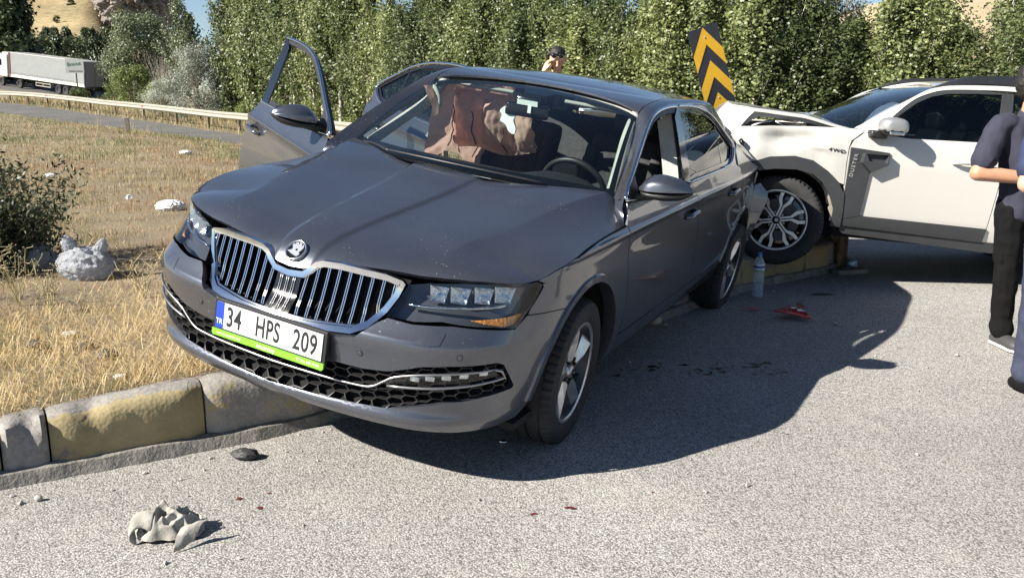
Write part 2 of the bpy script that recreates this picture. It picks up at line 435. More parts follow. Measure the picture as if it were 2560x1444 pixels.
# painted concrete kerb stones along the island edge
m, nt, b = nodes('kerb_concrete'); co = coords(nt, 1, 'Object')
n1 = tex(nt, 'noise', co, 3.2, 6, .7); n2 = tex(nt, 'noise', co, 38, 5, .75); v1 = tex(nt, 'voro', co, 60); cr = tex(nt, 'voro', co, 3.2, feature='DISTANCE_TO_EDGE')
base = ramp(nt, mixc(nt, .55, n2.outputs['Fac'], n1.outputs['Fac']), [(.30, (.09, .085, .08)), (.47, (.22, .205, .19)), (.68, (.36, .34, .31))])
att = nt.nodes.new('ShaderNodeAttribute'); att.attribute_name = 'paint'
mm = nt.nodes.new('ShaderNodeMath'); mm.operation = 'ADD'; nt.links.new(att.outputs['Fac'], mm.inputs[0])
sc = nt.nodes.new('ShaderNodeMath'); sc.operation = 'MULTIPLY_ADD'; sc.inputs[1].default_value = 3.2; sc.inputs[2].default_value = -1.6
mx = mixc(nt, .3, n1.outputs['Fac'], n2.outputs['Fac']); nt.links.new(mx, sc.inputs[0]); nt.links.new(sc.outputs[0], mm.inputs[1])
pf = ramp(nt, mm.outputs[0], [(.40, g3(0)), (.47, g3(1))])
yel = ramp(nt, n1.outputs['Fac'], [(.3, (.22, .175, .09)), (.6, (.33, .27, .145))])
c = mixc(nt, pf, base, yel)
crk = ramp(nt, mixc(nt, .06, cr.outputs['Distance'], n2.outputs['Fac']), [(.02, g3(.3)), (.035, g3(1))]); c = mixc(nt, .45, c, crk, 'MULTIPLY')
nt.links.new(c, b.inputs['Base Color']); b.inputs['Roughness'].default_value = .9
hm = mixc(nt, .5, n2.outputs['Fac'], v1.outputs['Distance']); bump(nt, b, hm, .55, .006); MAT['kerb'] = m
MAT['footing'] = pm('kerb_footing', (.20, .185, .165), .92, var=.35, vscale=14, bumpv=.8, bscale=50, bdist=.01)
kp = np.array(resample(KERB, .02, False)); arc = np.concatenate([[0], np.cumsum(np.hypot(*np.diff(kp, axis=0).T))])
def kpt(s): return np.array([np.interp(s, arc, kp[:, 0]), np.interp(s, arc, kp[:, 1])])
def knrm(s):
    t = kpt(s+.02)-kpt(s-.02); t /= np.linalg.norm(t); return np.array([t[1], -t[0]]), t   # towards the road
kerb = empty('kerb', (0, 0, 0)); tag(kerb, kind='structure')
s_at = lambda x: float(arc[np.abs(kp[:, 0]-x).argmin()])
def kerb_stone(s0, s1, paint, seed, hgt=.246):
    rg = np.random.default_rng(seed); ns = max(8, int((s1-s0)/.035)); rows = []
    prof = [(0.0, 0.0), (.0, .06), (.0, .12), (.003, .175), (.014, .202), (.040, .216), (.07, .222), (.12, .223), (.17, .218), (.19, .15)]
    V = []; att = []
    for i in range(ns+1):
        s = s0+(s1-s0)*i/ns; p = kpt(s); n, t = knrm(s)
        endf = min(i, ns-i)/ns
        for j, (dx, z) in enumerate(prof):
            k = noise.noise((s*5.5, j*.55, seed*3.3)); k2 = noise.noise((s*19, j*1.3, seed*7.1))
            chip = max(0, noise.noise((s*7, z*6, seed*1.7))-.25)*(.11 if 3 <= j <= 6 else .025)
            if endf < .08: chip += (.014+.03*abs(k))*(.08-endf)/.08
            d = dx+.009*k+.005*k2+chip+.006*noise.noise((s*46, z*40, seed)); hv_ = float(np.interp(p[0], [-3, -2.1, -1.35, 1.2, 2.0], [.235, .238, .292, .29, .25])); zz = z*hv_/.222-chip*(.55 if j > 2 else 0)+(.006*k2 if j > 3 else 0)
            q = p-n*d; V.append((q[0], q[1], zz)); att.append(paint*(1 if j < 5 else .35 if j < 7 else .1))
    m_ = len(prof); F = [(i*m_+j, (i+1)*m_+j, (i+1)*m_+j+1, i*m_+j+1) for i in range(ns) for j in range(m_-1)]
    F += [tuple(range(m_))[::-1], tuple(ns*m_+j for j in range(m_))]
    o = mk('kerb_stone', V, F, MAT['kerb'], kerb, True)
    a = o.data.attributes.new('paint', 'FLOAT', 'POINT'); a.data.foreach_set('value', att)
    fix_normals(o); o.data.set_sharp_from_angle(angle=R(48)); return o
s = s_at(-6.0); i = 0; marks = [s_at(-3.9), s_at(-3.2), s_at(-2.62), s_at(-2.02), s_at(-1.865), s_at(-1.345), s_at(-.86), s_at(-.35), s_at(.15), s_at(.65), s_at(1.1), s_at(1.55), s_at(1.83), s_at(2.20), s_at(2.52), s_at(2.80), arc[-1]-.35]
pts_ = [.3, .8, .72, .2, .80, .10, .5, .6, .15, .7, .2, .75, .72, .66, .6, .3]
for i in range(len(marks)-1):
    kerb_stone(marks[i]+.004, marks[i+1]-.004, pts_[i], 31+i)
# low crumbling footing strip in front of the stones
V = []; F = []; ss = np.arange(marks[0], arc[-1]-.5, .04)
for i, s in enumerate(ss):
    p = kpt(s); n, t = knrm(s); w = .034+.022*noise.noise((s*2.1, 1, 1))+.012*noise.noise((s*11, 2, 2)); h = .050+.02*noise.noise((s*3, 5, 2))
    for dx, z in ((-.01, h+.01), (w*.7, h), (w, h*.6), (w+.012, .001)): V.append((p[0]+n[0]*dx, p[1]+n[1]*dx, z))
    if i: F += [((i-1)*4+j, i*4+j, i*4+j+1, (i-1)*4+j+1) for j in range(3)]
fo = mk('kerb_footing', V, F, MAT['footing'], kerb, True); fix_normals(fo); fo.data.set_sharp_from_angle(angle=R(40))
if sum(p.normal.z for p in fo.data.polygons) < 0: fo.data.flip_normals()
# ------------------------------------------------------------------ car materials
MAT['paint'] = paint_mat('grey_metallic_paint', (.094, .103, .128), .74, .32, .22, (.29, .28, .275), .5)
MAT['chrome'] = pm('chrome', (.72, .73, .75), .09, 1.0, var=.08, vscale=20)
MAT['silver'] = pm('silver_trim', (.36, .36, .365), .38, 1.0, var=.1, vscale=20)
MAT['black_plastic'] = pm('black_plastic', (.018, .018, .019), .45, var=.3, vscale=25, bumpv=.15, bscale=300, bdist=.001)
MAT['gloss_black'] = pm('gloss_black', (.008, .008, .009), .12, coat=.6, var=.2)
MAT['void'] = pm('well_and_blocker_black', (.008, .008, .008), .95, var=.3)  # shared by wheel wells, grille backing and the added light blockers
MAT['rubber'] = pm('tyre_rubber', (.019, .019, .020), .78, var=.45, vscale=9, bumpv=.2, bscale=120, bdist=.002)
MAT['rim'] = pm('alloy_rim', (.62, .62, .63), .30, .85, var=.15, vscale=12)
MAT['rim_dark'] = pm('rim_dark_grey', (.05, .05, .055), .4, .6, var=.2)  # even dark grey for the rim barrel and suv brake disc
MAT['disc'] = pm('brake_disc', (.25, .24, .23), .35, .9, var=.3, vscale=30)
MAT['glass'] = glass_mat('windscreen_glass', (.70, .78, .76), .95)
MAT['glass_clear'] = glass_mat('clear_lens', (.86, .88, .90), .95)
MAT['glass_dark'] = glass_mat('tinted_glass', (.14, .17, .17), 1.0)
MAT['lamp_bowl'] = pm('lamp_bowl_grey', (.10, .105, .115), .22, .5, coat=.5, var=.2)
MAT['amber'] = pm('amber_reflector', (.85, .28, .05), .25, .3, coat=1, var=.5, vscale=60, bumpv=.8, bscale=90, bdist=.01)
MAT['reflector'] = pm('lamp_reflector', (.75, .78, .82), .12, 1.0, var=.3, vscale=50, bumpv=.6, bscale=40, bdist=.01)
MAT['dash'] = pm('dashboard_plastic', (.022, .023, .025), .6, var=.2, bumpv=.3, bscale=200, bdist=.001)
MAT['seat'] = pm('seat_fabric', (.035, .035, .038), .9, var=.3, vscale=30, bumpv=.4, bscale=250, bdist=.002)
MAT['headliner'] = pm('headliner_fabric', (.42, .41, .38), .9, var=.12, bumpv=.2, bscale=300, bdist=.001)
MAT['plate_white'] = pm('plate_white', (.74, .74, .73), .42, var=.12, vscale=40)
MAT['plate_black'] = pm('plate_black', (.012, .012, .014), .5, var=.2)
MAT['plate_blue'] = pm('plate_blue', (.012, .05, .45), .4, var=.1)
MAT['plate_green'] = pm('plate_green', (.19, .58, .03), .4, var=.12, vscale=30)
MAT['plate_text'] = pm('plate_pale_print', (.75, .85, .65), .5, var=.05)

# ------------------------------------------------------------------ sedan body surfaces (x = its left, y = rearwards from the front axle, z up)
Pz = mono([.18, .24, .30, .38, .46, .60, .75, .85, .893, .909, .93, .97, 1.02, 1.06], [.835, .868, .892, .912, .922, .928, .924, .916, .914, .919, .903, .884, .863, .842])
YC = mono([.18, .25, .285, .318, .330, .36, .45, .55, .622, .632, .66, .72, .78, .85, .95], [-.80, -.900, -.930, -.958, -.957, -.935, -.942, -.953, -.964, -.963, -.940, -.898, -.872, -.845, -.80])
def side_x(y, z):
    x = Pz(z); k = sstep(.3, .45, z)*(1-sstep(.86, .93, z))
    x += k*(.014*math.exp(-(y/.42)**2)+.012*math.exp(-((y-3.0)/.5)**2)-.006)
    if y > 2.7: x -= .075*((y-2.7)/.95)**2
    return x
TT = [0, .12, .22, .33, .46, .60, .75, .88, 1.0]
XR = mono(TT, [1.0, .992, .968, .915, .81, .645, .42, .205, 0])
YRL = mono(TT, [0, .20, .39, .58, .765, .895, .962, .991, 1.0])
YRH = mono(TT, [0, .19, .355, .515, .665, .80, .905, .972, 1.0])
UL = 1.36
def wrap(s, z):
    """body skin below the shut line: s>=0 along the flank (y=s-.2), s<0 wraps round the nose to the centre (s=-UL)"""
    if s >= 0: return (side_x(s-.2, z), s-.2, z)
    t = min(1.0, -s/UL); k = sstep(.60, .85, z); yr = YRL(t)*(1-k)+YRH(t)*k
    return (side_x(-.2, z)*XR(t), -.2+(YC(z)+.2)*yr, z)
def front(u, z):
    p = wrap(abs(u)-UL, z); return (p[0] if u >= 0 else -p[0], p[1], p[2])
def ux(x, z):
    lo, hi = 0.0, UL
    for _ in range(40):
        mid = (lo+hi)/2
        if wrap(mid-UL, z)[0] < x: lo = mid
        else: hi = mid
    return (lo+hi)/2
def uy(y, z):
    if y >= -.2: return UL+y+.2
    lo, hi = 0.0, UL
    for _ in range(40):
        mid = (lo+hi)/2
        if wrap(mid-UL, z)[1] < y: lo = mid
        else: hi = mid
    return (lo+hi)/2
def off(F, d):
    def G_(u, v):
        e = 1e-3; p = Vector(F(u, v)); a = Vector(F(u+e, v))-Vector(F(u-e, v)); b = Vector(F(u, v+e))-Vector(F(u, v-e)); n = a.cross(b)
        n = n.normalized() if n.length > 1e-12 else Vector((0, 0, 1))
        if n.dot(p-CENTRE) < 0: n = -n
        return tuple(p+n*d)
    return G_
def xf(F, M): return lambda u, v: tuple(M @ Vector(F(u, v)))
MIR = Matrix.Diagonal((-1, 1, 1, 1))
def Gx(y, z): return .868-.38*(z-1.0)-.15*max(0, z-1.0)**2-.02*((y-1.3)/1.2)**2
def Gs(y, z): return (Gx(y, z), y, z)
def flank(y, z): return (side_x(y, z), y, z)

CAR_M = Matrix(((.88712, .44359, .12745, -.5699), (-.43471, .89584, -.09213, 4.3381), (-.15505, .02633, .98756, .1224), (0, 0, 0, 1)))
sedan = empty('sedan'); tag(sedan, 'dark grey metallic sedan with two open doors resting half on the kerb', 'car')
sedan.matrix_world = CAR_M
AC = (-.02, .345); AR = .425          # front wheel arch
RC = (3.0, .265); RRr = .415           # rear wheel arch
def arc_pts(c, r, a0, a1, n=24): return [(c[0]+r*math.cos(R(a0+(a1-a0)*i/n)), c[1]+r*math.sin(R(a0+(a1-a0)*i/n))) for i in range(n+1)]
SHUT = [(-.47, .862), (-.38, .889), (-.25, .910), (-.1, .924), (.05, .934), (.23, .941), (.43, .945)]
shutz = mono([p[0] for p in SHUT], [p[1] for p in SHUT])
DCUT = [(.43, .945), (.445, .87), (.454, .777), (.50, .66), (.522, .55), (.528, .42), (.515, .31), (.49, .255)]

# bumper -------------------------------------------------------------
half = [(0, .592), (ux(.30, .600), .600), (ux(.365, .615), .615), (ux(.425, .675), .675), (ux(.455, .695), .695), (ux(.55, .690), .690), (ux(.68, .700), .700), (uy(-.615, .690), .690), (uy(-.595, .690), .690), (uy(-.535, .735), .735), (uy(-.37, .726), .726)]
archb = [(uy(y, z), z) for y, z in arc_pts(AC, AR, 121, 178, 14)]
half += archb+[(uy(-.452, .335), .335), (uy(-.49, .29), .29), (uy(-.60, .272), .272), (uy(-.74, .27), .27), (ux(.50, .278), .278), (0, .283)]
outl = half+[(-u, z) for u, z in half[::-1] if u > 0]
op = [(0, .492), (ux(.40, .495), .495), (ux(.50, .507), .507), (ux(.62, .550), .550), (ux(.70, .562), .562), (ux(.835, .572), .572), (ux(.850, .560), .560), (ux(.872, .46), .46), (ux(.868, .448), .448), (ux(.70, .405), .405), (ux(.49, .352), .352), (0, .334)]
hole = op+[(-u, z) for u, z in op[::-1] if u > 0]
bumper = patch('front_bumper', outl, front, MAT['paint'], sedan, .026, [hole], .03, lines=[[(q_, z) for q_ in np.linspace(-1.3, 1.3, 90)] for z in (.612, .622, .632, .645, .310, .318, .330, .342)])
# sensors and washer lid on the bumper skin
def disc_on(name, F, u, v, r, mat, parent, lift=.0015, n=20, h=.004):
    e = 1e-3; p = Vector(F(u, v)); a = (Vector(F(u+e, v))-p).normalized(); b = (Vector(F(u, v+e))-p); b = (b-a*b.dot(a)).normalized(); nrm = a.cross(b)
    if nrm.dot(p-CENTRE) < 0: nrm = -nrm
    mb = MB(); M = Matrix.Identity(4)
    for i, q in enumerate((a, nrm.cross(a), nrm)): M[0][i], M[1][i], M[2][i] = q
    M[0][3], M[1][3], M[2][3] = p
    mb.lathe([(0, h+lift), (r*.8, h+lift), (r, lift+h*.5), (r, -.003)], n, M); return mb.build(name, mat, parent, angle=40)
for u, v in ((ux(.39, .555), .555), (ux(.74, .60), .60)):
    for sg in (1, -1): 
        rg = disc_on('parking_sensor', front, sg*u, v, .0125, MAT['black_plastic'], bumper, h=.001)
        disc_on('sensor_face', front, sg*u, v, .0095, MAT['paint'], rg, h=.002)
for sg in (1, -1):
    wl = [(ux(.60, .672), .672), (ux(.672, .676), .676), (ux(.672, .640), .640), (ux(.64, .634), .634), (ux(.585, .636), .636)]
    patch('washer_cover', [(sg*a, b) for a, b in wl], off(front, .002), MAT['paint'], bumper, .02, (), .004)
# lower grille: recessed backing and honeycomb
patch('grille_backing', [(u*1.01, z) for u, z in hole], off(front, -.06), MAT['void'], sedan, .06, (), 0)
hx = MB(); cw = .070; ch = .034
def hexcell(cu, cz):
    pts = [(cu-cw*.5, cz), (cu-cw*.26, cz+ch*.5), (cu+cw*.26, cz+ch*.5), (cu+cw*.5, cz), (cu+cw*.26, cz-ch*.5), (cu-cw*.26, cz-ch*.5)]
    return pts
Fi = off(front, -.012); Fj = off(front, -.045); hole_in = hole
seen = set()
for r_ in range(-2, 10):
    for c_ in range(-24, 25):
        cu = c_*cw*.76; cz = .33+r_*ch+(ch*.5 if c_ % 2 else 0)
        pts = hexcell(cu, cz)
        for a, b in zip(pts, pts[1:]+pts[:1]):
            ka = (round(a[0], 3), round(a[1], 3)); kb = (round(b[0], 3), round(b[1], 3)); k = tuple(sorted((ka, kb)))
            if k in seen: continue
            seen.add(k)
            if not inside([((a[0]+b[0])/2, (a[1]+b[1])/2)], hole_in)[0]: continue
            d = Vector((b[0]-a[0], b[1]-a[1])); nrm = Vector((-d.y, d.x)).normalized()*.0024
            q = []
            for Fk, wd in ((Fi, .8), (Fj, 1.6)):
                for P_, s_ in ((a, 1), (b, 1), (b, -1), (a, -1)): q.append(Fk(P_[0]+nrm.x*s_*wd, P_[1]+nrm.y*s_*wd))
            hx.add(q, [(0, 1, 2, 3), (0, 4, 5, 1), (2, 6, 7, 3), (1, 5, 6, 2), (3, 7, 4, 0)])
hm_ = hx.build('honeycomb_grille', MAT['black_plastic'], sedan); fix_normals(hm_); hm_['kind'] = 'stuff'
# silver strip and fog lamps in the lower grille
Fc = off(front, .004)
strip = [(0, .418), (ux(.20, .420), .420), (ux(.38, .423), .423), (ux(.44, .432), .432), (ux(.485, .462), .462), (ux(.53, .492), .492), (ux(.62, .518), .518), (ux(.72, .533), .533), (ux(.83, .546), .546)]
sl = crom([(-a, b) for a, b in strip[::-1][:-1]]+strip, 5)
mb = MB(); mb.tube([Fc(a, b) for a, b in sl], .0048, 8); mb.build('silver_strip', MAT['silver'], sedan, smooth=True)
for sg in (1, -1):
    fr_ = [(ux(.83, .546), .546), (ux(.845, .535), .535), (ux(.853, .505), .505), (ux(.78, .487), .487), (ux(.66, .468), .468), (ux(.50, .449), .449)]
    fog = [(ux(.505, .458), .458), (ux(.535, .484), .484), (ux(.62, .509), .509), (ux(.72, .524), .524), (ux(.822, .537), .537), (ux(.837, .528), .528), (ux(.842, .512), .512), (ux(.78, .496), .496), (ux(.66, .477), .477)]
    hs = patch('fog_lamp', [(sg*a, b) for a, b in fog], off(front, -.03), MAT['gloss_black'], sedan, .03, (), 0)
    mb = MB(); mb.tube([Fc(sg*a, b) for a, b in resample(fr_, .05, False)], .0055, 8); mb.build('chrome_frame', MAT['silver'], hs, smooth=True)
    for k in range(5):
        uu = ux(.60+.052*k, .51); zz_ = .489+.009*k
        mb = MB(); p = Vector(off(front, -.02)(sg*uu, zz_)); mb.bbox(p, (.036, .02, .020), .005, Matrix.Rotation(sg*(.25+.16*k), 3, 'Z')); mb.build('reflector', MAT['reflector'], hs)
    patch('lens', [(sg*a, b) for a, b in fog], off(front, -.004), MAT['glass_clear'], hs, .03, (), 0)

# bonnet ---------------------------------------------------------------
cpro = mono([-.90, -.86, -.80, -.70, -.5, -.2, .0, .24, .5, .7], [.860, .869, .884, .905, .938, .978, 1.006, 1.052, 1.085, 1.10])
xr_ = mono([-.9, -.62, -.45, -.24, .08, .34, .58], [.47, .525, .545, .60, .645, .70, .755])
def hood_edge_x(y): return wrap(uy(y, shutz(min(y, .43)))-UL, shutz(min(y, .43)))[0]
hxs = mono([-.47, -.25, -.1, .05, .23, .43, .7], [hood_edge_x(v)-.003 for v in (-.47, -.25, -.1, .05, .23, .43, .43)])
def yfront(x):
    x = abs(x)
    p = front(ux(min(x, .88), .853), .853); return p[1]
_yf = [(x, yfront(x)) for x in np.linspace(0, .88, 30)]
_yl = lin([p[0] for p in _yf], [p[1] for p in _yf])
yfi = lambda x: _yl(x)-.030*(1-sstep(.065, .15, x))
def hood_z(x, y):
    x = abs(x); c = cpro(y); xr = xr_(y); xs = hxs(max(y, -.47)) if y > -.47 else .875
    zr = c-.005-.026*(xr/.75)**2*(.72+.28*sstep(-.2, .5, y))
    zs = shutz(min(max(y, -.47), .43))+ (0 if y < .43 else .0)
    if x <= xr:
        t = x/xr; z = c+(zr-c)*t**1.7
    else:
        t = min(1.0, (x-xr)/max(.02, xs-xr)); k = sstep(-.75, -.2, y)
        z = zr+(zs-zr)*(t**.92*k+t*(1-k)*1.0)
    xc = .075+.095*(y+.87)/1.11
    z -= .012*sstep(xc-.006, xc+.034, x)*(1-sstep(xc+.04, xr, x))
    # rolled leading edge
    d = max(0.0, y-yfi(min(x, .88)))
    amp = np.interp(x, [0, .07, .12, .2, .42, .5, .6, .7, .8, .9], [.078, .074, .040, .024, .026, .032, .028, .022, .014, .008])
    z -= amp*math.exp(-(d/.045)) + .005*math.exp(-(d/.16))
    return z
def hood(x, y): return (x, y, hood_z(x, y))
hf = [(0, -.872), (.062, -.872), (.085, -.868), (.108, -.862), (.14, -.856), (.22, -.846), (.33, -.822), (.43, -.789), (.47, -.768), (.53, -.737), (.60, -.695), (.68, -.640), (.76, -.565), (.80, -.52), (.832, -.47)]
hf = [(x, yfi(x)+.003) for x, y in hf]
hside = [(hxs(y)-.003, y) for y in (-.43, -.38, -.3, -.2, -.1, 0, .1, .2, .3, .40)]
hrear = [(.887, .415), (.862, .432), (.825, .462), (.79, .50), (.765, .535), (.70, .515), (.60, .462), (.45, .372), (.30, .295), (.174, .252), (0, .235)]
hh_ = hf+hside+hrear
hl_ = []
for sg in (1, -1):
    for d_ in (-.006, .014, .034): hl_.append([(sg*(.075+.095*(y+.87)/1.11+d_), y) for y in np.linspace(-.85, .26, 40)])
    for d_ in (-.02, 0, .02): hl_.append([(sg*(xr_(y)+d_), y) for y in np.linspace(-.68, .5, 40)])
bonnet = patch('bonnet', hh_+[(-x, y) for x, y in hh_[::-1] if x > 0], hood, MAT['paint'], sedan, .022, (), .02, lines=hl_)
# winged badge in a ring on the bonnet nose
p = Vector((0, -.833, hood_z(0, -.833))); q = Vector((0, -.805, hood_z(0, -.805))); yd = (q-Vector((0, -.86, hood_z(0, -.86)))).normalized(); nb = Vector((1, 0, 0)).cross(yd)
BM = frame_M(p+nb*.004, (1, 0, 0), yd)
badge = MB().lathe([(.0, .0), (.041, .0), (.043, -.006)], 32, BM).build('badge', MAT['gloss_black'], bonnet, angle=40)
MB().lathe([(.0445, -.008), (.0445, .006), (.042, .009), (.039, .007), (.0375, .001), (.0375, -.004)], 40, BM).build('badge_ring', pm('ring_silver', (.50, .52, .56), .2, .9, var=.05), badge, smooth=True)
wing = [(-.034, -.010), (-.012, -.019), (.018, -.026), (.026, -.014), (.018, -.008), (.024, .004), (.028, .018), (.022, .031), (.016, .020), (.012, .033), (.003, .036), (.002, .022), (-.004, .034), (-.016, .031), (-.010, .018), (-.018, .026), (-.026, .020), (-.016, .004), (-.018, -.003)]
mb = MB().prism(wing, .001, .007, BM); mb.build('winged_arrow', pm('badge_silver', (.55, .57, .62), .25, .8, var=.05), badge)
MB().lathe([(0, .0085), (.0045, .0085), (.005, .007)], 12, BM @ Matrix.Translation((.004, .001, 0))).build('eye', MAT['gloss_black'], badge)

# grille ----------------------------------------------------------------
def gril(x, z):
    z0 = .82; return (x, -.906+.36*x*x+.05*sstep(.6, .85, z)-.050*(1-sstep(.59, .70, z)), z)
go = [(0, .776), (.064, .783), (.088, .803), (.112, .829), (.145, .842), (.22, .847), (.40, .840), (.462, .826), (.474, .815), (.460, .765), (.432, .705), (.385, .642), (.335, .616), (.16, .603), (0, .600)]
def inset(poly, d):
    n = len(poly); out = []
    ar = sum(poly[i][0]*poly[(i+1) % n][1]-poly[(i+1) % n][0]*poly[i][1] for i in range(n))
    for i in range(n):
        a, b, c = (np.array(poly[i-1]), np.array(poly[i]), np.array(poly[(i+1) % n])); t = (c-a); t = t/np.linalg.norm(t); nn_ = np.array([-t[1], t[0]])*(1 if ar > 0 else -1)
        out.append(tuple(b+nn_*d))
    return out
gfull = go+[(-x, z) for x, z in go[::-1] if x > 0]
gin = inset(gfull, .021)
def gframe(x, z): p = gril(x, z); return (p[0], p[1]-.012, p[2])
grille = patch('grille_frame', gfull, gframe, MAT['chrome'], sedan, .014, [gin], .03)
gin2 = inset(gfull, .026)
patch('inner_edge', inset(gfull, .020), lambda x, z: (x, gril(x, z)[1]-.002, z), MAT['chrome'], grille, .016, [gin2], .03)
patch('backing', inset(gfull, .012), lambda x, z: (x, gril(x, z)[1]+.055, z), MAT['void'], grille, .05, (), 0)
gtop = lambda x: float(np.interp(abs(x), [p[0] for p in go[:9]], [p[1] for p in go[:9]]))-.019
_b = [(p[0], p[1]) for p in go[8:]][::-1]
gbot = lambda x: float(np.interp(abs(x), [p[0] for p in _b], [p[1] for p in _b]))+.022
SX = [.082+.0440*k for k in range(9)]
for sg in (1, -1):
    for x in SX:
        zt, zb = gtop(x), gbot(x)
        if zt-zb < .05: continue
        mb = MB(); zs = [zt, zt-(zt-zb)*.3, zb+(zt-zb)*.34, zb+(zt-zb)*.2, zb]; dy = [.004, -.002, -.004, .002, .018]
        for o_ in (-.0044, .0044):
            L0 = [Vector((sg*(x+o_-.0019), gril(x, z)[1]+d, z)) for z, d in zip(zs, dy)]; L1 = [Vector((sg*(x+o_+.0019), gril(x, z)[1]+d, z)) for z, d in zip(zs, dy)]
            B0 = [p_+Vector((0, .035, 0)) for p_ in L0]; B1 = [p_+Vector((0, .035, 0)) for p_ in L1]
            mb.strip(L0, L1); mb.strip(B0, L0, 1); mb.strip(L1, B1, 1)
        C0 = [Vector((sg*(x-.0035), gril(x, z)[1]+d+.006, z)) for z, d in zip(zs, dy)]; C1 = [Vector((sg*(x+.0035), gril(x, z)[1]+d+.006, z)) for z, d in zip(zs, dy)]
        mb.strip(C0, C1, 1)
        s_ = mb.build('slat', [MAT['chrome'], MAT['gloss_black']], grille)
# centre block with three thin bars
patch('centre_block', [(-.058, gbot(0)), (.058, gbot(0)), (.056, gtop(.05)), (-.056, gtop(.05))], lambda x, z: (x, gril(x, z)[1]+.002, z), MAT['gloss_black'], grille, .03, (), .02)
for x in (-.03, 0.0, .03):
    for o_ in (-.0045, .0045):
        mb = MB(); mb.tube([(x+o_, gril(x, z)[1]-.002, z) for z in np.linspace(gbot(x), gtop(x), 6)], .0014, 6); mb.build('bar', MAT['silver'], grille, smooth=True)

# number plate ----------------------------------------------------------------
py0 = -.978; PZ = .548
PMt = frame_M((0, py0, PZ), (1, 0, 0), (0, .07, 1))
plate = MB().bbox((0, -.006, -.012), (.545, .150, .018), .006).map(lambda p_: PMt @ p_).build('number_plate', MAT['plate_black'], sedan)
MB().bbox((0, .004, .0), (.514, .104, .004), .0015).map(lambda p_: PMt @ p_).build('plate_face', MAT['plate_white'], plate)
MB().box((-.238, .004, .0016), (.038, .104, .003)).map(lambda p_: PMt @ p_).build('blue_band', MAT['plate_blue'], plate)
gp = MB(); gpoly = [(-.272, -.056), (-.272, -.074), (-.266, -.082), (.266, -.082), (.272, -.074), (.272, -.056)]
gp.prism(gpoly, -.004, .003, PMt).build('green_band', MAT['plate_green'], plate)
def ptext(s_, x, y, h, mat, xs=1.0, sp=1.0, bold=0):
    return text_mesh('lettering', s_, h, PMt @ Matrix.Translation((x, y, .0028 if mat != MAT['plate_text'] else .0038)), mat, plate, .0007, sp, xs, 'CENTER', bold)
ptext('34', -.168, .002, .112, MAT['plate_black'], .66, 1.06, .0016); ptext('HPS', -.001, .002, .112, MAT['plate_black'], .60, 1.08, .0016); ptext('209', .178, .002, .112, MAT['plate_black'], .66, 1.06, .0016)
ptext('TR', -.238, -.022, .030, MAT['plate_text'], .9)
ptext('intercity', 0, -.0685, .026, MAT['plate_text'], 1.05); ptext('www.intercityfilo.com', -.185, -.0685, .0135, MAT['plate_text']); ptext('T 216 645 79 00', .205, -.0685, .0150, MAT['plate_text'])
for x in (-.128, .150): MB().box((x, -.0685, .0036), (.0016, .018, .001)).map(lambda p_: PMt @ p_).build('divider', MAT['plate_text'], plate)

# headlamps ----------------------------------------------------------------
HLo = [(ux(.478, .812), .812), (ux(.55, .829), .829), (ux(.66, .842), .842), (ux(.76, .850), .850), (uy(-.475, .855), .855), (uy(-.455, .845), .845), (uy(-.460, .83), .83), (uy(-.525, .755), .755), (uy(-.585, .697), .697), (uy(-.605, .693), .693), (uy(-.66, .702), .702), (ux(.70, .707), .707), (ux(.64, .712), .712), (ux(.55, .700), .700), (ux(.445, .702), .702)]
for sg in (1, -1):
    ho = [(sg*a, b) for a, b in HLo]
    lamp = patch('headlamp', ho, off(front, -.055), MAT['lamp_bowl'], sedan, .03, (), 0)
    # rim wall from the lens edge down to the bowl
    ring = resample(ho, .02); mb = MB(); A_ = [Vector(off(front, -.004)(*q)) for q in ring]; B_ = [Vector(off(front, -.055)(*q)) for q in ring]
    mb.strip(A_+[A_[0]], B_+[B_[0]]); mb.build('bowl_wall', MAT['gloss_black'], lamp)
    # four faceted reflector cups and the thin light bar
    for k, (xx, zz_, w) in enumerate(((.592, .803, .074), (.663, .806, .078), (.738, .811, .074), (.800, .815, .080))):
        p = Vector(off(front, -.028)(sg*ux(xx, zz_), zz_)); n_ = Vector((sg*(.3+.14*k), -1, 0)).normalized()
        M3 = frame_M(p, Vector((0, 0, 1)).cross(-n_)*-1, (0, 0, 1)).to_3x3()
        mb = MB(); h_ = .032; mb.add([p+M3 @ Vector(q) for q in ((-w/2, h_, .012), (w/2, h_, .012), (w*.32, -h_, .012), (-w*.42, -h_, .012), (-w*.05, .004, -.018), (w*.12, -.006, -.020))], [(0, 1, 4), (1, 5, 4), (1, 2, 5), (2, 3, 5), (3, 4, 5), (3, 0, 4)])
        mb.build('reflector_cup', MAT['reflector'], lamp)
    bar = [(ux(.50, .752), .752), (ux(.58, .755), .755), (ux(.68, .762), .762), (ux(.76, .768), .768), (uy(-.60, .776), .776)]
    mb = MB(); mb.tube([off(front, -.022)(sg*a, b) for a, b in crom(bar, 4)], .0055, 6); mb.build('light_bar', MAT['reflector'], lamp, smooth=True)
    am = [(ux(.725, .728), .728), (uy(-.60, .735), .735), (uy(-.53, .742), .742), (uy(-.585, .705), .705), (uy(-.62, .702), .702)]
    patch('indicator', [(sg*a, b) for a, b in am], off(front, -.028), MAT['amber'], lamp, .02, (), .004)
    patch('lens', ho, off(front, -.003), MAT['glass_clear'], lamp, .028, (), 0)

